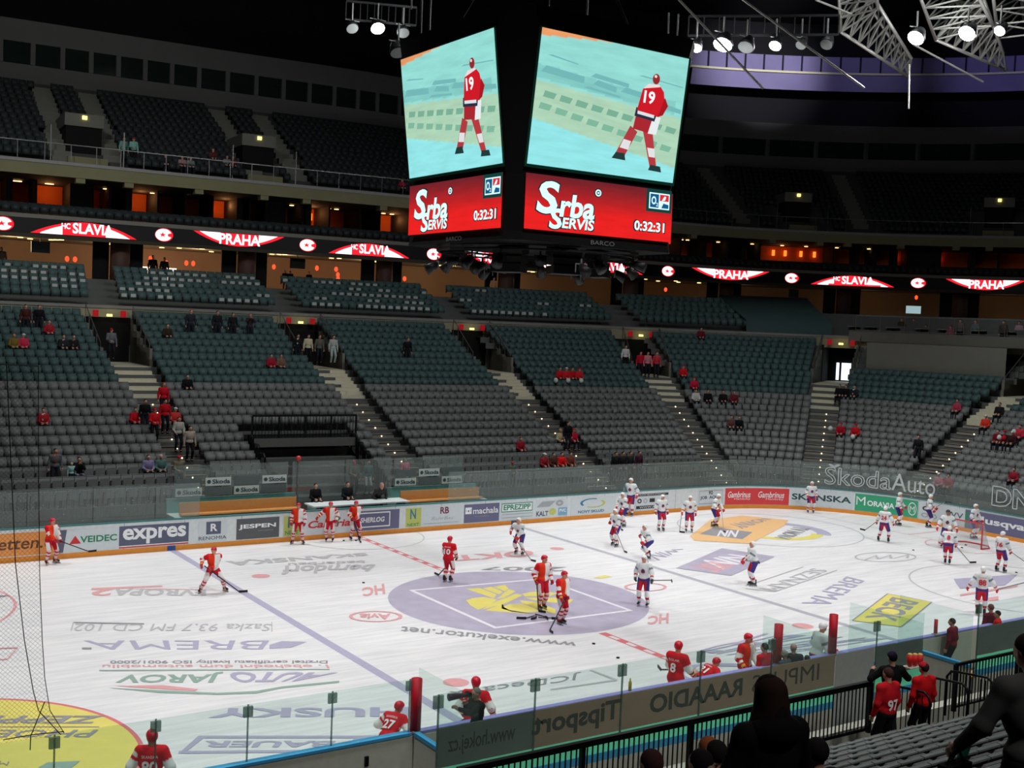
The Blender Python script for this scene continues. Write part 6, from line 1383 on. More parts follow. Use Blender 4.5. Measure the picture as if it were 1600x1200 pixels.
    if stick is not None:
        # stick: (top hand local point, blade point on the ice local, blade direction yaw)
        A, B, bd = stick; M = np.array(Matrix.Rotation(yaw, 3, 'Z')); W = lambda q: (M@(np.asarray(q, float)*scale))+np.array([p[0], p[1], z0])
        a, b = W(A), W(B); st = empty('hockey_stick', a, 0, slabel or 'stick of the '+label, 'hockey stick')
        sm = mat('stick_shaft', (150, 152, 150), .4) if team == 'white' else mat('stick_dark', (44, 36, 40), .4); mb = MB(); mb.bar(a-a, b-a, .026, .036); mb.build('shaft', sm, st)
        d = (b-a)/np.linalg.norm(b-a); dd = np.array([math.cos(bd+yaw), math.sin(bd+yaw), 0.]); q = b-a; mb = MB(); pts = [q, q+dd*.12, q+dd*.3+np.array([0, 0, .01])]
        for i in range(2): mb.bar(pts[i], pts[i+1], .02, .075)
        mb.build('blade', mat('stick_blade', (24, 22, 26), .5), st)
    return root
def yaw_to(p, q):
    """yaw so that local +y looks from p to q"""
    d = np.asarray(q, float)[:2]-np.asarray(p, float)[:2]; return math.atan2(d[1], d[0])-PI/2
CAMYAW = lambda p: yaw_to(p, CAM)
def P0(u, v): return onz(u, v, 0.0)
def stand(**k): return Fig(**{**dict(hip=.98, fz=.13), **k})
# yaw given relative to facing the camera (0) ; positive turns to the figure's left
def cy(u, v, d): return CAMYAW(P0(u, v))+math.radians(d)
rd = math.radians
PL = [
 ('red', (78, 881), 'red and white player before the orange advert at the far left', 35, stand(hip=.96, lean=.15, footR=(.2, .05), footL=(-.22, .0), handR=(.05, .38, .98), handL=(-.22, .36, .82), head=(.3, .1), footyaw=(-.5, .5)), dict(stick=((.1, .36, 1.02), (-1.15, .75, .42), 2.8))),
 ('red', (332, 925), 'red and white player skating with spread legs on the left blue line', 10, stand(hip=.84, lean=.25, footR=(.42, .02), footL=(-.42, -.02), handR=(.42, .1, 1.0), handL=(.1, .3, .9), head=(-.5, .1), footyaw=(-.5, .5)), dict(stick=((.35, .25, 1.0), (-.85, .35, .05), 3.0))),
 ('red', (465, 850), 'leftmost of three red and white players lined up at the far boards', -4, stand(footR=(.22, .0), footL=(-.22, .0), handR=(.3, .1, .92), handL=(-.28, .1, .92), head=(-.2, .05), footyaw=(-.4, .4)), dict()),
 ('red', (515, 846), 'middle of three red and white players at the far boards, one arm out', -8, stand(hip=.95, footR=(.14, .0), footL=(-.14, .0), handR=(.55, .05, 1.05), handL=(-.28, .1, .95), head=(.2, .05)), dict()),
 ('red', (554, 843), 'rightmost of three red and white players at the far boards', 22, stand(hip=.94, lean=.1, footR=(.22, .05), footL=(-.2, .0), handR=(.22, .22, 1.0), handL=(.1, .3, .95), head=(-.3, .1)), dict(stick=((.2, .25, 1.05), (.0, .6, .05), 1.4))),
 ('red', (699, 910), 'red player with number ten above the purple circle', 155, stand(hip=.95, lean=.12, footR=(.1, .05), footL=(-.12, -.02), handR=(.2, .36, .85), handL=(-.3, .38, .80), head=(.1, .15)), dict(num='10', name_txt='BEDNAR', stick=((.15, .3, .95), (-.75, .8, .05), 2.6), glove=(60, 40, 46))),
 ('red', (846, 952), 'taller red and white player inside the purple circle', 30, stand(hip=.99, lean=.04, footR=(.1, .03), footL=(-.1, -.03), handR=(.32, .12, .98), handL=(-.28, .12, .95), head=(.45, .1)), dict(scale=1.06, stick=((.32, .16, 1.05), (.28, .3, .05), 2.0))),
 ('red', (876, 975), 'shorter red and white player leaning a stick inside the purple circle', 42, stand(hip=.98, lean=.08, footR=(.1, .03), footL=(-.1, -.03), handR=(.24, .25, .92), handL=(.02, .32, .8), head=(.3, .15)), dict(stick=((.1, .3, .95), (.95, .55, .05), 1.2))),
 ('white', (812, 866), 'white player bending forward beside the red lettering on the ice', -25, stand(hip=.88, lean=.55, footR=(.2, -.1), footL=(-.2, .1), handR=(.3, .35, .98), handL=(-.1, .55, .78), head=(-.3, -.3)), dict(stick=((.1, .5, .85), (-1.0, 1.0, .05), 2.7))),
 ('white', (984, 806), 'white player standing tall at the far boards behind the pack', -20, stand(hip=1.02, lean=.1, handR=(.35, .05, 1.0), handL=(-.35, .1, 1.0), head=(-.2, .0)), dict(scale=1.1)),
 ('white', (974, 822), 'white player hidden behind the gliding white player, only partly visible', -40, stand(hip=.92, lean=.3, footR=(.2, -.1), footL=(-.2, .15), handR=(.2, .35, .95), handL=(-.2, .4, .85)), dict(stick=((.1, .4, .9), (-.7, 1.0, .05), 2.6))),
 ('white', (962, 853), 'white player gliding to the right with red gloves, left of the pack', -35, stand(hip=.92, lean=.3, footR=(.2, -.1), footL=(-.16, .12), handR=(.4, -.05, 1.05), handL=(-.3, .45, .78), head=(-.3, -.1)), dict(stick=((-.25, .42, .82), (-1.1, .9, .05), 2.6))),
 ('white', (1014, 872), 'white player crouching low over a long stick in front of the pack', -55, stand(hip=.78, lean=.65, footR=(.25, -.15), footL=(-.2, .15), handR=(.35, .25, .95), handL=(-.25, .5, .75), head=(-.2, -.4)), dict(stick=((.3, .3, .92), (-1.3, .9, .05), 2.8))),
 ('white', (1032, 829), 'white player standing before the beige board panel with arms hanging', 25, stand(handR=(.32, .05, .92), handL=(-.3, .05, .92), head=(.5, .1)), dict()),
 ('white', (1094-18, 831), 'white player with upright stick at the edge of the orange patch', 10, stand(footR=(.14, 0), footL=(-.14, 0), handR=(.38, .1, .95), handL=(-.28, .12, .92), head=(-.1, .05)), dict(stick=((.4, .12, 1.0), (.5, .3, .05), 2.4))),
 ('white', (1115, 823), 'bending white player in the orange patch', 60, stand(hip=.92, lean=.3, handR=(.3, .4, .95), handL=(-.1, .45, .9), head=(.2, .2)), dict(stick=((.1, .45, .95), (.9, 1.1, .05), .8))),
 ('white', (1266, 801), 'lone white player in front of the far corner lettering on white boards', 15, stand(hip=.95, lean=.1, footR=(.15, 0), footL=(-.15, 0), handR=(.25, .2, .95), handL=(-.25, .2, .95)), dict()),
 ('white', (1177, 915), 'white player bent over beside the purple patch', -70, stand(hip=.98, lean=.35, handR=(.3, .3, 1.0), handL=(-.15, .5, .95), head=(-.2, -.5)), dict(stick=((-.1, .5, 1.0), (-1.2, .3, 1.2), 3.0))),
 ('white', (1004, 947), 'white player with black gloves right of the purple circle', -15, stand(hip=1.0, lean=.08, footR=(.14, -.02), footL=(-.18, .02), handR=(.28, .1, .98), handL=(-.38, .32, 1.0), head=(-.25, .1)), dict(glove=(52, 60, 62), scale=1.02, stick=((-.3, .3, 1.0), (-1.05, .3, 1.1), 1.9))),
 ('white', (1380, 847), 'white player with number twenty-four near the far goal', 165, stand(hip=.95, lean=.15, footR=(.24, 0), footL=(-.24, 0), handR=(.4, .15, .95), handL=(-.42, .2, .9)), dict(num='24', name_txt='ROLINEK', stick=((-.4, .25, .95), (-1.1, .7, .35), 2.8))),
 ('white', (1402, 821), 'white player behind number twenty-four at the green board panel', 75, stand(hip=.97, lean=.1, handR=(.3, .25, .95), handL=(-.2, .3, 1.0)), dict()),
 ('white', (1449, 824), 'white player in front of the grey sponsor panel left of the goal', 100, stand(hip=.95, lean=.15, handR=(.3, .2, .95), handL=(-.3, .4, 1.0)), dict(num='22', stick=((-.3, .4, 1.05), (-.4, .9, 1.35), 1.5))),
 ('white', (1478, 856), 'goalkeeper in dark mask and white jersey standing before the goal', 0, stand(hip=.9, lean=.1, footR=(.2, 0), footL=(-.2, 0), handR=(.42, .25, .85), handL=(-.42, .25, .85)), dict(goalie=True, helmet=(40, 44, 48), scale=1.08)),
 ('white', (1480, 882), 'white player with number eight in front of the goalkeeper', 178, stand(hip=.93, lean=.45, footR=(.09, 0), footL=(-.09, 0), handR=(.3, .35, .85), handL=(-.3, .35, .9), head=(0, .2)), dict(num='8', name_txt='ONDREJ', stick=((.3, .35, .8), (.9, .9, .05), .5))),
 ('white', (1520, 842), 'white player standing behind the far goal net', 60, stand(hip=.97, lean=.1, handR=(.3, .2, .95), handL=(-.2, .3, .95)), dict(num='5')),
 ('white', (1562, 894), 'white player with number sixteen right of the far goal', 150, stand(hip=.97, lean=.12, footR=(.2, 0), footL=(-.16, 0), handR=(.3, .3, .85), handL=(-.3, .25, .9), head=(-.3, 0)), dict(num='16', stick=((.3, .3, .9), (1.0, .9, .3), .7))),
 ('white', (1532, 962), 'white player with number eighty-eight at the lower right', 180, stand(hip=1.0, lean=.05, footR=(.12, 0), footL=(-.12, 0), handR=(.48, .12, 1.0), handL=(-.5, .0, .92)), dict(num='88', name_txt='DVORAK', stick=((.5, .14, 1.0), (1.45, .3, 1.35), 1.0))),
]
pls = []
for team, px, lab, dyaw, fg_, kw in PL:
    pls.append(player(team, px, lab, cy(px[0], px[1], dyaw), fg_, **kw))
# players at the near boards, their skates hidden behind them
def near_p(u_head, v_head, y, H): return ony(u_head, v_head, y)
def near_player(team, u, v, y, lab, dyaw, fg_, **kw):
    q = ony(u, v, y); p = np.array([q[0], q[1], 0]); top = fg_.headc[2]+.13; sc = q[2]/top; sc = min(max(sc, .9), 1.12); return player(team, None, lab, CAMYAW(p)+rd(dyaw), fg_, at=p, scale=sc, **kw)
near_player('red', 743, 1048, -12.35, 'red player with number seventeen beside the photographer', 170, stand(lean=.12, footR=(.15, .08), footL=(-.15, .08), hip=.96, hipy=.08, handR=(.36, .2, 1.0), handL=(-.28, .25, 1.0), head=(.3, .2)), num='17', name_txt='SKANSKA', stick=((.0, .25, 1.0), (-.9, .3, .4), 3.0))
near_player('red', 238, 1131, -12.35, 'player in red with number eighty at the bottom left glass', 168, stand(handR=(.32, .15, 1.0), handL=(-.32, .15, 1.0), head=(.35, .1)), num='80', name_txt='SKANSKA')
near_player('red', 607, 1104, -12.1, 'bending red player with number twenty-seven seen through two glass panes', 150, stand(hip=.9, lean=.75, footR=(.2, -.1), footL=(-.2, .1), handR=(.3, .4, .9), handL=(-.3, .45, .9), head=(-.2, .2)), num='27', name_txt='SKANSKA')
near_player('red', 1059, 993, -12.1, 'red player with number eight beside his bending teammate', 150, stand(lean=.1, handR=(.3, .3, 1.0), handL=(-.3, .3, .95), head=(.35, .2)), num='8', name_txt='KOLAR', stick=((-.25, .4, 1.0), (-.75, .6, .85), 2.4))
p_ = ony(1085, 1045, -11.9); player('red', None, 'red player with number twenty-one bending low beside number eight', CAMYAW(p_)+rd(130), stand(hip=.88, lean=1.1, footR=(.22, -.1), footL=(-.2, .12), handR=(.3, .5, .8), handL=(-.3, .5, .8), head=(0, .1)), at=np.array([p_[0]+.1, -12.0, 0]), num='21', name_txt='NOVAK')
near_player('red', 1166, 988, -11.9, 'red and white player looking left behind the dark-haired woman', 50, stand(lean=.1, handR=(.3, .25, 1.0), handL=(-.1, .35, 1.0), head=(.3, .1)), stick=((.2, .35, 1.0), (.95, .6, .3), .6), helmet=(206, 30, 56))
near_player('white', 1278, 968, -12.2, 'white player at the near boards between the red posts', 120, stand(lean=.25, hip=.95, handR=(.2, .4, 1.05), handL=(-.25, .35, 1.1), head=(.3, .15)), stick=((-.1, .35, 1.0), (-.75, .6, .7), 2.2))
# sticks left lying in the circle, and the pucks
for i, (u, v, a) in enumerate(((822, 968, .2), (838, 967, .9), (852, 966, 1.7), (862, 968, 2.4))):
    p = P0(u, v); st = empty('hockey_stick', (p[0], p[1], .02), a, 'black stick blade lying in the small heap inside the purple circle', 'hockey stick', 'stick blades heaped inside the purple circle'); mb = MB()
    mb.bar((0, 0, .03), (.45, .05, .03), .03); mb.build('shaft', mat('stick_dark', (44, 36, 40), .4), st); mb = MB(); mb.bar((0, 0, .03), (-.14, .05, .04), .02, .08); mb.bar((-.14, .05, .04), (-.3, .16, .05), .02, .08); mb.build('blade', mat('stick_blade', (24, 22, 26), .5), st)
pk = MB(); pk.tube([(0, 0, 0), (0, 0, .03)], .05, 14); pk = pk.build('puck', mat('puck_black', (20, 18, 18), .6)); COL.objects.unlink(pk)
for u, v, lab in ((568, 911, 'puck lying left of the purple circle'), (927.5, 1006.5, 'upper of two pucks right of the mirrored web address'), (965.5, 1028.5, 'lower of two pucks right of the mirrored web address'), (1427, 860, 'puck between number twenty-four and number eight'), (1588, 895, 'puck near the right edge of the photo'), (537, 845, 'puck right below the middle player at the far boards'), (556, 845, 'puck right below the rightmost player at the far boards'),
        (1494, 853, 'leftmost puck inside the far goal'), (1509, 852, 'rightmost puck inside the far goal'), (1503, 856, 'lowest puck inside the far goal')):
    p = P0(u, v); o = pk.copy(); COL.objects.link(o); o.location = (float(p[0]), float(p[1]), .004); tag(o, lab, 'puck')
# ------------------------------------------------------------------ spectators: a few poses, copied with their own clothes
def dress(f, seated, hb=None, long_hair=False, cap=False, h=.02, hh=.013):
    """body with clothes and hair as children, returned as templates"""
    R = f.R; out = {}
    B = body_prims(f, .8)+head_prims(f)+hand_prims(f.hr, f.elr, R@v3(-.7, .4, -.2), .7)+hand_prims(f.hl, f.ell, R@v3(.7, .4, -.2), .7)
    body = implicit('person', B, hh, SKIN, None, .018, (), lambda V: facecol(f, (200, 150, 126), V))
    J = [('e', f.pel+R@v3(0, 0, .03), (.185*f.w, .14, .13), R), ('e', f.chest+R@v3(0, 0, .01), (.2*f.w, .14, .25), R), ('c', f.shr, f.shl, .078, .078)]
    for a, b, c in ((f.shr, f.elr, f.hr), (f.shl, f.ell, f.hl)): J += [('c', a, b, .074, .06), ('c', b, b+(c-b)*.9, .06, .044)]
    ch = [implicit('jacket', J, h, CLOTH, body, .04, [(f.pel+R@v3(0, 0, -.1), R@v3(0, 0, -1)), (f.neck+R@v3(0, 0, .05), R@v3(0, 0, 1))], flat((255, 255, 255)))]
    T = [('e', f.pel+v3(0, 0, -.02), (.165*f.w, .13, .12), None)]
    for a, b, c in ((f.hpr, f.knr, f.fr), (f.hpl, f.knl, f.fl)): T += [('c', a, b, .1, .07), ('c', b, c, .07, .055)]
    ch.append(implicit('trousers', T, h, CLOTH, body, .03, [(f.pel+v3(0, 0, .05), v3(0, 0, 1))], flat((255, 255, 255))))
    for c in (f.fr, f.fl): ch.append(implicit('shoe', [('c', c+v3(0, -.03, -.03), c+v3(0, .13, -.05), .048, .04)], .016, CLOTH, body, .02, (), flat((255, 255, 255))))
    H = f.HR; c = f.headc
    hp = [('e', c+H@v3(0, -.018, .022), (.086, .1, .1), H)]; cuts = [(c+H@v3(0, .035, .03), H@v3(0, .8, -.6))]
    if long_hair: hp += [('c', c+H@v3(0, -.05, 0), c+H@v3(0, -.08, -.2), .075, .085)]
    ch.append(implicit('hair', hp, .014, CLOTH, body, .03, cuts if not long_hair else [(c+H@v3(0, .045, .02), H@v3(0, 1, -.35))], flat((255, 255, 255))))
    if cap:
        m_ = implicit('cap', [('e', c+H@v3(0, -.005, .04), (.09, .105, .085), H), ('c', c+H@v3(-.03, .1, .045), c+H@v3(.03, .1, .045), .02, .02), ('c', c+H@v3(0, .08, .05), c+H@v3(0, .14, .035), .03, .022)], .012, CLOTH, body, .02, [(c+H@v3(0, 0, .025), H@v3(0, 0, -1))], flat((255, 255, 255))); ch.append(m_)
    body['tops'] = float(c[2]+.12)
    return body, ch
def sitfig(handR=(.14, .3, .62), handL=(-.14, .3, .62), lean=.05, head=(0, 0), **k):
    return Fig(hip=.5, lean=lean, footR=(.13, .46), footL=(-.13, .46), fz=.09, handR=handR, handL=handL, head=head, kneeout=.1, hipy=0, **k)
def sitfix(f):
    f.knr = v3(.13, .42, .52); f.knl = v3(-.13, .42, .52); f.fr = v3(.14, .44, .1); f.fl = v3(-.14, .44, .1); return f
TPL = {}
for key, f, opt in (('sit', sitfix(sitfig()), {}), ('sitcap', sitfix(sitfig(head=(.4, 0))), dict(cap=True)), ('situp', sitfix(sitfig(handR=(.05, .3, 1.0), handL=(-.05, .3, 1.0), lean=.15)), {}), ('sitlong', sitfix(sitfig(lean=.12, head=(-.3, .1))), dict(long_hair=True)),
        ('std', Fig(handR=(.28, .05, .82), handL=(-.28, .05, .82), head=(.2, .05)), {}), ('stdcap', Fig(handR=(.12, .3, 1.05), handL=(-.28, .05, .82), head=(-.3, .05)), dict(cap=True)), ('stdlong', Fig(handR=(.2, .25, .95), handL=(-.2, .25, .95)), dict(long_hair=True)),
        ('stdcam', Fig(handR=(.08, .3, 1.45), handL=(-.06, .32, 1.43), lean=.05), {})):
    b, ch = dress(f, key.startswith('sit'), **opt); TPL[key] = (b, ch)
    COL.objects.unlink(b)
    for c in ch: COL.objects.unlink(c)
def cmat(rgb): return mat('fabric_%d_%d_%d' % tuple(rgb), rgb, .85, noise=.08, nscale=5, spec=.1)
SHOE = (24, 24, 26)
def crowd(key, pos, rz, label, jacket, trousers=(30, 32, 40), hair=(50, 38, 32), cap=(190, 30, 44), sc=1.0, grp=None, scarf=None):
    b, ch = TPL[key]; o = b.copy(); COL.objects.link(o); o.location = Vector([float(v) for v in pos]); o.rotation_euler = (0, 0, rz); o.scale = (sc,)*3
    for k_ in list(o.keys()):
        if k_ == 'tops': del o[k_]
    tag(o, label, 'person', grp)
    for c in ch:
        q = c.copy(); COL.objects.link(q); q.parent = o; nm = c.name.split('.')[0]
        q.material_slots[0].link = 'OBJECT'; q.material_slots[0].material = cmat({'jacket': jacket, 'trousers': trousers, 'shoe': SHOE, 'hair': hair, 'cap': cap}[nm])
    if scarf:
        H = b['tops']-.12; m_ = MB(); z = H-.17; m_.tube([(.09*math.cos(t), .075*math.sin(t)+(-.0), z) for t in np.linspace(0, 2*PI, 13)], .032, 6); m_.bar((.05, .1, z), (.06, .15, z-.32), .07, .025); m_.build('scarf', cmat(scarf), o, True)
    return o
_S = np.linspace(-.74, 6.9, 1500)
def stand_spot(u, v, dz, dk=.30, kmax=22):
    best = None
    for k in range(kmax):
        P = plan(k+dk, _S); q = pr(np.concatenate([P, np.full((len(_S), 1), float(zrow(k))+dz)], 1)); d = np.hypot(q[:, 0]-u, q[:, 1]-v); i = int(d.argmin())
        if best is None or d[i] < best[0]: best = (d[i], k, _S[i])
    return best[1], float(best[2])
def inward(fn, s): t = fn(s+.01)-fn(s-.01); return math.atan2(t[1], t[0])+PI
RED_, DK, GY, WT, BR_, CR = (200, 24, 40), (24, 24, 28), (104, 106, 106), (214, 214, 210), (80, 52, 40), (206, 190, 160)
SPEC = [
 ('sit', 68, 664, (170, 40, 48), 'fan in a red and white jacket sitting alone left of the red group', dict(scarf=(226, 220, 220))),
 ('std', 86, 757, (90, 92, 96), 'standing fan wrapped in an orange and white scarf at the lower left', dict(scarf=(226, 90, 50))),
 ('situp', 122, 733, DK, 'dark-clad man with hands at his face sitting at the lower left', dict(trousers=(90, 90, 120))),
 ('std', 111, 768, (150, 190, 190), 'small child in pale turquoise behind the far left glass', dict(sc=.62, hair=(200, 196, 170))),
 ('sit', 231, 733, (130, 124, 160), 'man in a lilac jacket sitting left of the first stairs', dict()),
 ('sit', 251, 734, (80, 110, 106), 'grey-haired man in a green jacket beside the man in lilac', dict(hair=(180, 174, 166))),
 ('stdcap', 279, 772, (110, 104, 88), 'man in olive with a red cap standing behind the far left fence', dict()),
 ('sit', 211, 662, RED_, 'seated fan in a red jersey, leftmost of the red group', dict()),
 ('std', 226, 676, DK, 'dark figure standing behind the red group on the first stairs', dict()),
 ('stdcap', 240, 688, (206, 30, 40), 'fan in a red jersey and black trousers standing in front of the red group', dict(trousers=DK)),
 ('std', 254, 655, RED_, 'tallest fan of the red group, standing highest on the first stairs', dict(hair=(170, 60, 50))),
 ('std', 256, 672, (190, 22, 36), 'fan in a dark red jersey in the middle of the red group', dict(trousers=DK)),
 ('sitcap', 273, 662, (206, 60, 60), 'seated fan with a white cap, rightmost of the red group', dict(cap=WT)),
 ('stdlong', 278, 706, (170, 168, 162), 'woman in white and dark with a bag standing below the red group', dict()),
 ('std', 295, 718, (170, 156, 146), 'person in a beige jacket standing on the first stairs', dict(trousers=DK)),
 ('sit', 292, 607, DK, 'person in black lying back in the seats above the red group', dict()),
 ('sit', 21, 540, (120, 104, 50), 'child in an olive jacket at the upper left edge', dict(hair=(130, 70, 40))),
 ('sitcap', 37, 541, (200, 50, 80), 'child in a red and white jacket near the upper left edge', dict(cap=WT)),
 ('std', 39, 529, (70, 34, 34), 'person in dark red standing with a coat at the upper left', dict()),
 ('std', 60, 529, DK, 'person in black standing at the upper left', dict()),
 ('sit', 76, 518, (160, 40, 50), 'child in a red top sitting right of the black-clad standing person', dict()),
 ('sit', 99, 545, (40, 42, 46), 'left of two dark-clad people sitting below the first exit', dict(scarf=(170, 174, 176))), ('sit', 115, 545, (36, 34, 36), 'right of two dark-clad people sitting below the first exit', dict(scarf=(150, 110, 96))),
 ('stdcap', 173, 558, (104, 106, 112), 'person in a grey top and red cap standing in the first exit', dict()),
 ('std', 297, 533, (44, 46, 52), 'man with a red hat leaning on the top rail, first from left', dict(hair=(190, 40, 44), sc=1.05)), ('std', 338, 533, (36, 36, 40), 'man in a dark coat at the top rail, second from left', dict(sc=1.05)), ('std', 362, 535, (34, 34, 38), 'stooping dark figure at the top rail, third from left', dict()),
 ('stdcam', 390, 533, (60, 46, 50), 'person filming at the top rail, rightmost of four', dict(hair=(150, 50, 50))), ('sit', 262, 527, (52, 44, 36), 'crouching person with a tripod left of the top rail', dict()),
 ('std', 464, 562, (30, 30, 34), 'man in a black jacket and white shirt standing in the second exit', dict(scarf=WT)), ('std', 481, 568, (196, 184, 156), 'man in a cream jacket standing beside the second exit', dict(trousers=DK)), ('std', 498, 566, (96, 92, 84), 'man in grey-brown standing between the cream and the white jackets', dict()),
 ('std', 519, 571, (170, 178, 176), 'person in a white jacket and pale trousers right of the second exit', dict(trousers=(160, 178, 178))), ('std', 636, 569, DK, 'black-clad person standing between seat rows right of the second exit', dict()),
 ('sit', 423, 577, (160, 30, 50), 'child in dark red beside the cream and brown pair of seats', dict()), ('sit', 438, 574, (120, 90, 76), 'person in brown sitting left of the second stairs', dict()),
 ('stdcap', 552, 775, (96, 92, 80), 'man in a red cap and camouflage jacket standing behind the timekeepers', dict()), ('std', 574, 775, (60, 92, 92), 'man in a teal jacket standing behind the timekeepers', dict(trousers=(150, 156, 156))),
 ('sitlong', 632, 745, (210, 110, 130), 'woman in a pink and white top sitting near the second stairs', dict(trousers=(170, 170, 176))),
 ('sit', 813, 700, (150, 30, 44), 'person in a red jacket bending forward in the middle block', dict(hair=(150, 34, 46))), ('sit', 875, 686, (190, 176, 140), 'person in a sand-coloured jacket on the third stairs', dict(hair=(190, 170, 120))), ('std', 885, 700, DK, 'person in black beside the sand-coloured jacket', dict()), ('sitcap', 895, 690, (196, 30, 56), 'person with a bright red hat below the sand-coloured jacket', dict()),
 ('sitcap', 850, 731, (150, 40, 50), 'child with a white cap, leftmost of the huddled group', dict(cap=WT)), ('sit', 864, 733, (84, 50, 40), 'person in brown in the huddled group', dict()), ('sit', 877, 732, (220, 30, 34), 'person in bright red in the huddled group', dict()), ('sit', 890, 731, (120, 60, 50), 'person in rust, rightmost of the huddled group', dict()),
 ('stdcap', 799, 763, (90, 104, 84), 'child with a red cap standing behind the far glass', dict(sc=.8)),
 ('std', 961, 772, (30, 36, 36), 'dark figure behind the far glass, first of four', dict()), ('std', 972, 773, (44, 40, 40), 'dark figure behind the far glass, second of four', dict()), ('std', 984, 772, (40, 46, 44), 'dark figure behind the far glass, third of four', dict()), ('std', 998, 770, (70, 36, 50), 'figure in dark red behind the far glass, rightmost of four', dict()),
 ('sit', 874, 594, (200, 30, 40), 'fan in red, first from left of the four in the upper middle row', dict()), ('sitcap', 884, 597, (206, 36, 44), 'fan with a white cap, second of the four in the upper middle row', dict(cap=WT)), ('sit', 894, 595, (190, 26, 36), 'fan in red, third of the four in the upper middle row', dict()), ('sitcap', 904, 597, (206, 40, 46), 'fan in red, last of the four in the upper middle row', dict()),
 ('std', 976, 583, (206, 208, 206), 'man in a white shirt standing in the fourth exit', dict(trousers=DK)), ('std', 1000, 586, (190, 30, 50), 'man in a red jersey standing right of the fourth exit', dict()), ('std', 1011, 588, (206, 130, 140), 'fan in a red and white striped top right of the fourth exit', dict()), ('std', 1024, 592, (196, 60, 70), 'fan in red and white standing on the fourth stairs', dict()),
 ('sitcap', 1067, 588, (206, 26, 34), 'fan in bright red and cap right of the fourth stairs', dict()), ('sitcap', 1084, 606, (190, 30, 60), 'fan with a crimson cap below the bright red fan', dict()), ('sit', 1087, 626, (196, 196, 192), 'man in a white jersey sitting below the crimson cap', dict()), ('sit', 1106, 627, DK, 'person in black beside the man in the white jersey', dict()), ('sit', 1130, 628, (30, 24, 26), 'black-clad person second right of the white jersey', dict()), ('sit', 1146, 633, (110, 34, 44), 'person in dark red right of the black-clad pair', dict()),
 ('sit', 1142, 670, (96, 66, 62), 'left of a pair sitting in the middle of the fifth block', dict()), ('sit', 1154, 669, (22, 22, 24), 'right of a pair sitting in the middle of the fifth block', dict()), ('sit', 1095, 533, (110, 34, 40), 'lone person in dark red in the top row right of the fourth exit', dict()),
 ('sitcap', 1313, 679, (170, 24, 44), 'left of two fans with red caps right of the fifth stairs', dict()), ('sitcap', 1337, 679, (196, 30, 40), 'right of two fans with red caps right of the fifth stairs', dict()), ('sit', 1311, 620, DK, 'first of three dark people sitting high right of the fifth stairs', dict()), ('sit', 1321, 620, (20, 20, 22), 'second of three dark people sitting high right of the fifth stairs', dict()), ('sit', 1335, 622, (40, 42, 44), 'last of three dark people sitting high right of the fifth stairs', dict(scarf=WT)),
 ('std', 1433, 724, (34, 34, 38), 'dark figure standing alone below the sixth stairs', dict()), ('sit', 1496, 644, (170, 60, 80), 'person in pink left of the sixth stairs', dict()), ('sit', 1561, 650, (36, 32, 34), 'dark-clad person right of the sixth stairs', dict()), ('sitcap', 1540, 664, (216, 60, 44), 'fan with a white cap and orange-red jacket on the sixth stairs', dict(cap=WT)),
 ('sit', 1558, 692, (120, 24, 36), 'fan in dark red, leftmost of the group at the right edge', dict()), ('sitcap', 1569, 690, (34, 30, 34), 'fan with a red cap in the group at the right edge', dict()), ('sitcap', 1581, 691, (60, 30, 34), 'fan with a white cap in the group at the right edge', dict(cap=WT)), ('sit', 1592, 690, (196, 50, 70), 'fan in pink-red, rightmost of the group at the right edge', dict()),
 ('sitcap', 1466, 758, (200, 110, 130), 'fan with a white cap behind the end glass, left of two', dict(cap=WT)), ('sit', 1482, 757, (170, 40, 54), 'fan in red behind the end glass, right of two', dict()), ('sit', 1584, 755, (150, 40, 56), 'fan in dark red behind the end glass lettering at the right edge', dict()),
]
for key, u, v, jk, lab, kw in SPEC:
    seated = key.startswith('sit'); k, s = stand_spot(u, v, .5 if seated else .0, .14 if seated else -.12); fn = lambda x, k=k, dd=(.14 if seated else -.12): plan(k+dd, x)
    p = fn(s); crowd(key, (*p, float(zrow(k))), inward(fn, s), lab, jk, **kw)
# balloons / white balls held by fans
for u, v, lab, c in ((868, 595, 'left white balloon of the red group in the upper middle row', WT), (887, 598, 'middle white balloon of the red group in the upper middle row', WT), (908, 596, 'right white balloon of the red group in the upper middle row', WT), (1297, 674, 'white balloon at the edge of the fifth stairs', WT), (1333, 681, 'white balloon in front of the right red cap', WT), (1562, 681, 'white balloon in the group at the right edge', WT), (1570, 682, 'red balloon in the group at the right edge', RED_), (1585, 676, 'upper white balloon at the right edge', WT)):
    k, s = stand_spot(u, v, .8, .0); p = plan(k-.05, s); q = MB(); q.ball((0, 0, 0), (.15, .15, .17), 12); o = q.build('balloon', cmat(c), None, True); o.location = Vector((float(p[0]), float(p[1]), float(zrow(k))+.85)); tag(o, lab, 'balloon')
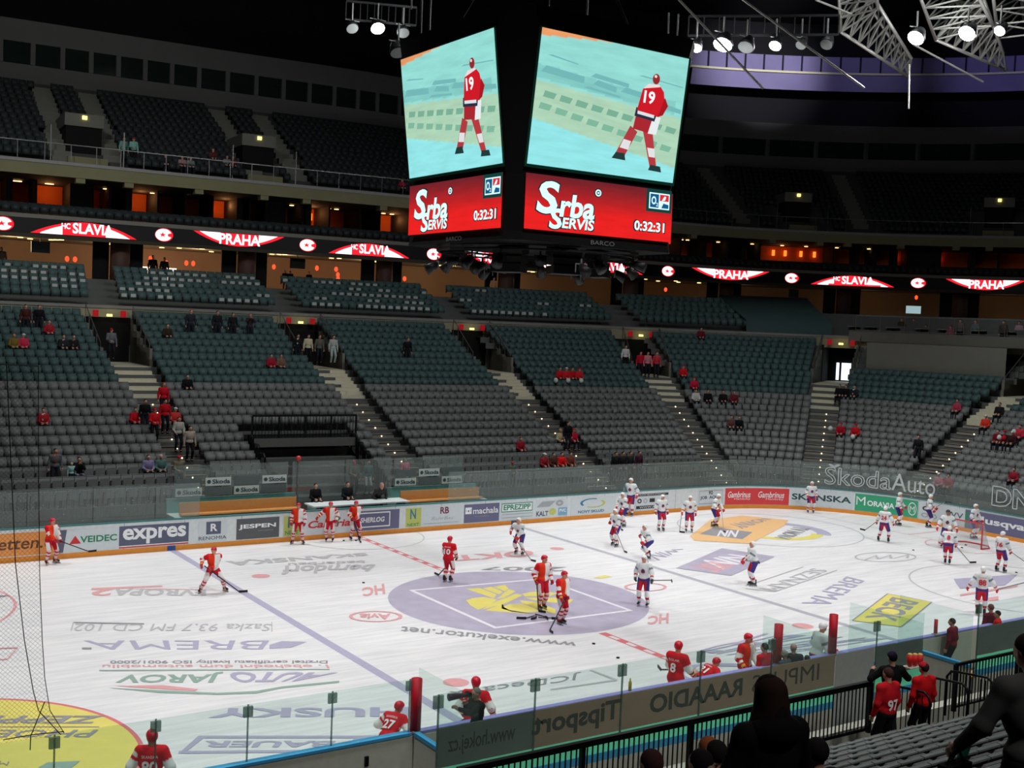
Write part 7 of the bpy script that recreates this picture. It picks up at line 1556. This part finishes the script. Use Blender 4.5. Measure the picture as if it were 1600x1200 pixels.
# upper tier, concourse and terrace people
def at_fn(fn, z, u, zq=None): s = s_for_u(fn, z if zq is None else zq, u); return (*fn(s), z), inward(fn, s)
for key, u, d, z, jk, lab, kw in (
  ('std', 193, 2.2, 19.1, (110, 150, 140), 'left of two people in turquoise standing in the upper tier exit', dict()), ('stdcap', 208, 1.9, 19.1, (120, 170, 160), 'right of two people in turquoise standing in the upper tier exit', dict(trousers=DK)),
  ('sit', 258, 1.3, 18.62, (40, 44, 48), 'dark figure sitting at the upper tier rail, first from left', dict()), ('sit', 284, 1.3, 18.62, (150, 120, 120), 'person in pale pink sitting at the upper tier rail', dict()), ('sit', 297, 1.3, 18.62, (110, 120, 120), 'person in grey sitting at the upper tier rail', dict()),
  ('sit', 332, 3.0, 19.54, (90, 40, 44), 'person with a red hat in the third upper row', dict(hair=(180, 50, 60))), ('sit', 354, 2.2, 19.08, (120, 120, 124), 'person in light grey left of the second upper exit', dict()), ('sit', 363, 2.2, 19.08, (110, 40, 50), 'person in dark red left of the second upper exit', dict()), ('sit', 627, 1.3, 18.62, (180, 30, 70), 'person in bright red sitting beside the left screen edge', dict())):
    fn = offs(RL, d); pos, rz = at_fn(fn, z, u); crowd(key, pos, rz, lab, jk, **kw)
for key, u, d, z, jk, lab, kw in (('std', 238, 2.2, 11.5, (24, 22, 24), 'left dark silhouette standing in the bright concourse', dict(sc=1.05)), ('std', 256, 2.2, 11.5, (28, 26, 28), 'right dark silhouette standing in the bright concourse', dict()), ('std', 2, 2.0, 11.5, (60, 44, 36), 'person in brown at the far left edge of the concourse', dict()),
  ('std', 445, 3.0, 11.5, (34, 24, 22), 'first dark figure sitting at the concourse bar', dict(sc=.8)), ('std', 453, 3.0, 11.5, (30, 24, 22), 'second dark figure sitting at the concourse bar', dict(sc=.8)), ('std', 482, 3.0, 11.5, (30, 24, 22), 'third dark figure sitting at the concourse bar', dict(sc=.8)), ('std', 770, .6, 11.5, (196, 150, 110), 'man in a light orange shirt standing under the scoreboard in the concourse', dict(trousers=DK))):
    fn = offs(RL, d); pos, rz = at_fn(fn, z, u); crowd(key, pos, rz, lab, jk, **kw)
for i, (key, u, d, jk, lab) in enumerate((('std', 1408, 2.4, (70, 60, 50), 'person in brown at the terrace, left of the white screen'), ('std', 1427, 3.0, (20, 20, 22), 'black silhouette in front of the small white screen'), ('sit', 1447, 2.4, (40, 36, 36), 'dark person sitting at the terrace right of the white screen'), ('sitcap', 1486, .8, (150, 90, 100), 'person in pink sitting at the terrace rail'), ('std', 1500, 1.0, (110, 100, 96), 'person in grey leaning at the terrace rail'), ('std', 1523, 2.0, (110, 120, 120), 'person in light grey at a terrace table'), ('std', 1568, 1.2, (80, 70, 66), 'person in brown at the right end of the terrace'), ('std', 1592, 2.5, (170, 140, 150), 'person in pale pink at the right end of the terrace'))):
    fn = offs(RW, d); pos, rz = at_fn(fn, 9.6, u, 10.6); crowd(key, pos, rz, lab, jk)
s = s_for_u(offs(RL, 1.0), 12.0, 1427); p = offs(RL, 1.0)(s); q = MB(); q.box(-.6, .6, -.04, .04, -.32, .32); o = q.build('projection_screen', glow('pale_screen', (170, 200, 205), .8)); o.location = Vector((float(p[0]), float(p[1]), 12.35)); o.rotation_euler = (0, 0, inward(RL, s)); tag(o, 'small pale screen at the back of the right terrace', 'screen')

# ------------------------------------------------------------------ people at the near benches
def near_person(key, u, v, ztop, lab, jk, faceyaw, zfloor=.1, **kw):
    q = onz(u, v, ztop); b = TPL[key][0]; sc = (ztop-zfloor)/b['tops']; kw.pop('sc', None); return crowd(key, (q[0], q[1], zfloor), faceyaw, lab, jk, sc=sc, **kw)
near_person('std', 1197, 1005, 1.86, 'coach in a red jacket standing behind the boards beside the left red post', (206, 30, 44), 0.0, hair=(44, 34, 34))
near_person('std', 1241, 1006, 1.8, 'bald man in a black jacket standing between the red posts', (26, 26, 30), -.6, hair=(190, 150, 136)); near_person('std', 1262, 1024, 1.62, 'stooping dark person right of the bald man between the red posts', (30, 34, 34), -.6)
near_person('std', 1228, 1016, 1.72, 'grey-haired person half hidden left of the bald man', (70, 76, 76), 0.2, hair=(150, 150, 140))
near_person('std', 1490, 966, 1.8, 'person in a dark red shirt at the away bench', (110, 22, 40), 0.2); near_person('std', 1550, 944, 1.86, 'man in a burgundy jacket at the away bench near the right edge', (104, 24, 48), -.3, hair=(120, 80, 76)); near_person('std', 1561, 954, 1.74, 'man in a bright red jacket beside the burgundy jacket', (216, 30, 34), .5)
r_ = empty('goal_lamp', (-1.95, 15.2, .1), 0, 'thin pole with a small red lamp behind the left player at the far boards', 'lamp'); mb = MB(); mb.bar((0, 0, 0), (0, 0, 3.1), .04); mb.build('pole', STL, r_); mb = MB(); mb.ball((0, 0, 3.2), .13, 10); mb.build('lamp', mat('lamp_red', (200, 60, 60), .4), r_, True)
# photographer with a long lens
q = onz(742, 1074, 1.72); f = Fig(hip=.86, lean=.1, handR=(-.02, .34, 1.36), handL=(-.04, .52, 1.30), head=(0, 0)); b, ch = dress(f, False); q = ony(742, 1072, -13.42); b.location = Vector((float(q[0])+.1, -13.42, float(q[2])-1.70)); yw = PI/2; b.rotation_euler = (0, 0, yw); b.scale = (1.0,)*3; del b['tops']
tag(b, 'grey-haired photographer in a black jacket aiming a long lens to the left', 'person')
for c in ch: c.material_slots[0].link = 'OBJECT'; c.material_slots[0].material = cmat({'jacket': (22, 22, 24), 'trousers': (26, 26, 28), 'shoe': SHOE, 'hair': (120, 118, 112)}[c.name.split('.')[0]])
hd = Matrix.Rotation(yw, 4, 'Z')@Vector((f.headc[0], f.headc[1], f.headc[2])); cp_ = np.array([b.location.x+hd.x, b.location.y+hd.y, b.location.z+hd.z]); c0 = cp_+np.array([-.16, 0, .0])
cmr = empty('camera_body', c0, 0, 'camera with a long dark purple telephoto lens held by the photographer', 'camera'); PUL = mat('lens_purple', (66, 34, 60), .35); mb = MB(); mb.box(-.07, .02, -.07, .07, -.05, .05); mb.build('housing', mat('camera_black', (18, 18, 20), .4), cmr); mb = MB(); mb.tube([(-.06, 0, 0), (-.2, 0, 0), (-.3, 0, .005), (-.46, 0, .01), (-.5, 0, .01)], [.042, .05, .062, .075, .08], 16); mb.build('lens', PUL, cmr, True)
# yellow bottle on the board cap, flag on the corner of the tunnel
p = ony(983, 1083, -BB-.04); q = MB(); q.tube([(0, 0, 0), (0, 0, .2), (0, 0, .24), (0, 0, .3)], [.04, .04, .02, .018], 12); o = q.build('bottle', mat('bottle_yellow', (200, 176, 60), .4), None, True); o.location = Vector((float(p[0]), -BB-.06, HB+.05)); tag(o, 'yellow drinking bottle standing on the near board cap', 'bottle')
# man bending over the timekeeper table
f = Fig(hip=.86, lean=.9, handR=(.2, .45, .75), handL=(-.2, .45, .75), head=(0, -.2)); b, ch = dress(f, False); b.location = (1.75, 14.55, .5); b.rotation_euler = (0, 0, PI); b.scale = (1.15,)*3; del b['tops']; tag(b, 'grey-haired man in a dark suit bending over the white timekeeper table', 'person')
for c in ch: c.material_slots[0].link = 'OBJECT'; c.material_slots[0].material = cmat({'jacket': (56, 54, 54), 'trousers': (40, 40, 44), 'shoe': SHOE, 'hair': (170, 130, 130)}[c.name.split('.')[0]])
crowd('sit', (-1.3, 14.7, .9), PI, 'left dark-clad timekeeper sitting behind the white table', DK); crowd('sit', (.3, 14.7, .9), PI, 'right dark-clad timekeeper sitting behind the white table', (30, 32, 36))

# ------------------------------------------------------------------ foreground spectators
def fore(f, pos, rz, label, cols, long_hair=False, cap=False, h=.014, sc=1.0, extra=None):
    b, ch = dress(f, False, None, long_hair, cap, h, .0095); b.location = Vector([float(v) for v in pos]); b.rotation_euler = (0, 0, rz); b.scale = (sc,)*3; del b['tops']; tag(b, label, 'person')
    for c in ch: c.material_slots[0].link = 'OBJECT'; c.material_slots[0].material = cmat(cols[c.name.split('.')[0]])
    return b, ch
def nz(y): k = int(math.floor((-y-18.35)/.82+.45)); return 1.0+.37*max(k, 0)
def row_y(k): return -(18.35+.82*k)
# dark-haired woman in the middle
wk = 12; wy = row_y(wk)+.25; d_ = ray(1210, 1050); t_ = (wy-CAM[1])/d_[1]; wx = CAM[0]+d_[0]*t_; ztop = CAM[2]+d_[2]*t_; wz = 1.0+.37*wk
f = Fig(hip=.93, lean=.03, handR=(.2, .28, 1.05), handL=(-.2, .28, 1.05), head=(.0, .15), w=1.0); H = ztop-wz
b, ch = fore(f, (wx, wy, wz), -.15, 'woman with long dark hair in a black coat standing with her back to us', dict(jacket=(18, 17, 19), trousers=(18, 18, 20), shoe=SHOE, hair=(26, 18, 18)), True, sc=H/1.76)
implicit('coat_hood', [('e', f.neck+v3(0, -.09, .0), (.13, .09, .1), None), ('c', f.neck+v3(-.1, -.03, -.02), f.neck+v3(.1, -.03, -.02), .08, .08)], .014, cmat((18, 17, 19)), b, .05); hr_ = [('c', f.headc+v3(0, -.03, .02), f.headc+v3(0, -.06, -.22), .1, .125), ('c', f.headc+v3(-.07, -.03, -.15), f.headc+v3(-.2, -.02, -.3), .055, .018), ('c', f.headc+v3(.07, -.03, -.15), f.headc+v3(.2, -.02, -.29), .055, .018)]
implicit('long_hair', hr_, .012, cmat((44, 28, 26)), b, .05)
# man at the right edge holding a bag and a bottle
mk_ = 13; my = row_y(mk_)+.2; d_ = ray(1628, 985); t_ = (my-CAM[1])/d_[1]; mx_ = CAM[0]+d_[0]*t_; mzt = CAM[2]+d_[2]*t_; mz = 1.0+.37*mk_
f = Fig(hip=.93, lean=.12, handR=(.3, .1, .8), handL=(-.38, .26, .93), head=(.2, .2), w=1.12); b, ch = fore(f, (mx_, my, mz), -.35, 'man in a dark grey jacket with pale hem stripe at the right edge', dict(jacket=(74, 72, 72), trousers=(24, 24, 26), shoe=SHOE, hair=(44, 34, 34)), sc=max(1.0, min(1.12, (mzt+.0-mz)/1.72)))
implicit('hem_stripe', [('e', f.pel+v3(0, 0, -.05), (.205, .158, .04), None)], .014, cmat((150, 150, 152)), b, .02)
Mw = Matrix.Translation(b.location)@Matrix.Rotation(-.35, 4, 'Z')@Matrix.Scale(b.scale[0], 4); hw = Mw@Vector([float(v) for v in f.hl])
q = MB(); q.prism([(-.11, -.32), (.11, -.32), (.14, -.06), (-.14, -.06)], -.05, .05, 0, lambda x, y, z: (x, z, y)); q.tube([(-.1, 0, -.07), (-.05, 0, .02), (.05, 0, .02), (.1, 0, -.07)], .01, 6); o = q.build('hand_bag', cmat((12, 12, 14)), None); o.location = hw+Vector((-.05, -.02, -.05)); tag(o, 'black bag held in the left hand of the man at the right edge', 'bag')
q = MB(); q.tube([(0, 0, -.12), (0, 0, .06), (0, 0, .1), (0, 0, .13)], [.035, .035, .015, .014], 12); o = q.build('bottle', glass('bottle_teal', (120, 210, 190), .5, (100, 190, 170), .05), None, True); o.location = hw+Vector((.12, .02, -.05)); o.rotation_euler = (0, .5, 0); tag(o, 'small turquoise bottle held beside the black bag', 'bottle')
# seated heads at the bottom edge
def seat_head(u, v, lab, cols, k, rz=0.0, cap=False, long_hair=False, sc=1.0):
    y = row_y(k)-.05; d_ = ray(u, v); t_ = (y-CAM[1])/d_[1]; x = CAM[0]+d_[0]*t_; zt = CAM[2]+d_[2]*t_; z = 1.0+.37*k; f = sitfix(sitfig()); sc = (zt-z)/(f.headc[2]+.12)
    return fore(f, (x, y, z), rz, lab, cols, long_hair, cap, sc=max(.6, min(1.3, sc)))
B_ = lambda j, h: dict(jacket=j, trousers=(30, 30, 36), shoe=SHOE, hair=h, cap=(160, 30, 40))
seat_head(1023, 1160, 'person with short reddish-dark hair seated at the bottom edge, leftmost of the heads', B_((60, 50, 50), (60, 34, 36)), 8); seat_head(1100, 1172, 'dark-haired child in a red striped shirt seated at the bottom edge', B_((150, 30, 60), (24, 20, 22)), 9)
seat_head(1111, 1152, 'person with orange-brown hair partly hidden behind a dark head', B_((120, 90, 70), (150, 84, 50)), 7); seat_head(1124, 1158, 'dark-haired person in a beige jacket seated at the bottom edge', B_((170, 160, 150), (30, 24, 24)), 8); seat_head(1162, 1180, 'dark-clad person seated directly left of the standing woman', B_((20, 20, 24), (18, 16, 18)), 10)
seat_head(1281, 1154, 'dark-haired person in a dark jacket seated right of the standing woman', B_((30, 32, 34), (26, 22, 22)), 10)
# group at the gate
ky = 0; y = -17.7
def gate_person(u, v, lab, cols, yy, zf, rz=0.0, cap=False, fig=None, h=.018):
    d_ = ray(u, v); t_ = (yy-CAM[1])/d_[1]; x = CAM[0]+d_[0]*t_; zt = CAM[2]+d_[2]*t_; f = fig or Fig(handR=(.25, .1, .85), handL=(-.25, .1, .85)); sc = (zt-zf)/(f.headc[2]+.12)
    return fore(f, (x, yy, zf), rz, lab, cols, False, cap, h, sc=max(.55, min(1.15, sc))), f
(bb, cc_), f97 = gate_person(1391, 1030, 'child in a red jersey with number ninety-seven at the near fence', B_((200, 30, 40), (70, 48, 44)), -18.3, 1.0, -.1)
V, F, _ = text2d('97', .03); x = (V[:, 0]-.5)*.24; L = np.stack([x, -(.14*np.sqrt(1-(x/.23)**2)+.012), .05+.2*V[:, 1]], 1); mesh_obj('jersey_number', f97.pel+L@f97.R.T, F, mat('number_red', (244, 240, 240), .7), cc_[0])
gate_person(1397, 1006, 'person in a black cap and black jacket behind the number ninety-seven child', B_((20, 20, 22), (20, 20, 22)) | dict(cap=(40, 24, 56)), -17.55, 1.0, -.4, True, Fig(handR=(.25, .3, 1.3), handL=(-.25, .3, 1.3)))
gate_person(1446, 1035, 'person in a red shirt and red cap right of the number ninety-seven child', B_((208, 24, 30), (60, 40, 40)) | dict(cap=(190, 40, 52)), -17.9, .8, -.2, True)
# drink cups on a tray beside them
for i, (u, lab) in enumerate(((1421, 'left red paper cup beside the number ninety-seven child'), (1429, 'middle red paper cup beside the number ninety-seven child'), (1437, 'right red paper cup beside the number ninety-seven child'))):
    p = ony(u, 1040, -17.35); q = MB(); q.tube([(0, 0, 0), (0, 0, .24)], [.05, .075], 12); o = q.build('paper_cup', mat('cup_red', (214, 40, 40), .5), None, True); o.location = Vector((float(p[0]), -17.35, float(p[2]))); tag(o, lab, 'cup')
    q = MB(); q.ball((0, 0, .25), (.06, .06, .04), 8); c_ = q.build('drink_top', mat('popcorn', (236, 190, 110), .8), o, True)
p = ony(1429, 1046, -17.35); q = MB(); q.box(-.3, .3, -.12, .12, -.02, 0); o = q.build('cup_tray', mat('tray_pale', (190, 186, 170), .6), None); o.location = Vector((float(p[0]), -17.35, float(ony(1429, 1040, -17.35)[2]))); tag(o, 'pale tray under the red cups', 'tray')
# ------------------------------------------------------------------ light
def area(name, loc, size, power, color=(1, 1, 1), target=None, spread=math.radians(120), sy=None):
    l = bpy.data.lights.new(name, 'AREA'); l.energy = power; l.size = size; l.color = color; l.spread = spread
    if sy: l.shape = 'RECTANGLE'; l.size_y = sy
    o = bpy.data.objects.new(name, l); COL.objects.link(o); o.location = loc
    d = (Vector(target) if target is not None else Vector((loc[0], loc[1], 0)))-Vector(loc); o.rotation_euler = d.to_track_quat('-Z', 'Y').to_euler(); return o
def spot(name, loc, target, power, angle, color=(1, 1, 1), blend=.6, r=.4):
    l = bpy.data.lights.new(name, 'SPOT'); l.energy = power; l.spot_size = math.radians(angle); l.spot_blend = blend; l.color = color; l.shadow_soft_size = r
    o = bpy.data.objects.new(name, l); COL.objects.link(o); o.location = loc; d = Vector(target)-Vector(loc); o.rotation_euler = d.to_track_quat('-Z', 'Y').to_euler(); return o
KEY = 12000
for x in (-22, -7.5, 7.5, 22):
    for y in (-15, 15): spot('flood_light', (x, y, 29), (x*1.0, y*.35, 0), KEY, 74, (1.0, 0.99, 0.985), .8, .8)
# unseen spots added under the roof to brighten the stands
spot('stand_fill', (5, 2, 34), (8, 26, 4), 11000, 95, (.95, 1, .98), 1.0, 2.0)
spot('stand_fill', (-14, 2, 34), (-16, 30, 4), 11000, 80, (.98, 1, .97), 1.0, 2.0)
spot('stand_fill', (18, 2, 34), (38, 8, 4), 12000, 80, (.9, 1, .97), 1.0, 2.0)
spot('stand_fill', (-8, -10, 34), (-8, -26, 4), 2500, 80, (.95, 1, 1), 1.0, 2.0)
spot('tier_fill', (-20, 10, 32), (-8, 46, 20), 11000, 60, (1, 1, .95), 1.0, 2.0)  # added to brighten the upper tier and gallery
for x in (-12, 2, 15): spot('near_fill', (x-3, -40, 30), (x, -15.5, .5), 9000, 50, (1, .99, .96), 1.0, 1.5)  # added behind the camera to light the backs of the near benches
# concourse and suites are lit from inside
for s in np.arange(-.5, 7, .55):
    p = offs(RL, 4.5)(s); w = 90 if s < 4.2 else 22
    l = bpy.data.lights.new('concourse_light', 'POINT'); l.energy = w; l.color = (1, .74, .5); l.shadow_soft_size = .5; o = bpy.data.objects.new('concourse_light', l); COL.objects.link(o); o.location = (*p, 13.6)
    p = offs(RL, 5.6)(s+.2); l = bpy.data.lights.new('suite_light', 'POINT'); l.energy = 34 if s < 3.3 else 12; l.color = (1, .42, .14); l.shadow_soft_size = .2; o = bpy.data.objects.new('suite_light', l); COL.objects.link(o); o.location = (*p, 17.3)
# unseen spots added to light the high band
for s_, e_, c_ in ((5.2, 48000, (.92, .86, 1)), (5.55, 7000, (.6, .55, 1)), (6.05, 8000, (.5, .45, 1))):
    q_ = offs(RL, 17)(s_); m_ = offs(RL, -12)(s_); spot('band_fill', (float(m_[0]), float(m_[1]), 38.5), (float(q_[0]), float(q_[1]), 35.8), e_, 30, c_, 1.0, .6)
w = bpy.data.worlds.new('world'); w.use_nodes = True; w.node_tree.nodes['Background'].inputs[0].default_value = (0.012, 0.013, 0.014, 1); w.node_tree.nodes['Background'].inputs[1].default_value = .3; SC.world = w
SC.cycles.max_bounces = 6; SC.cycles.transparent_max_bounces = 16; SC.cycles.diffuse_bounces = 3; SC.cycles.glossy_bounces = 2
SC.cycles.sample_clamp_indirect = 4.0
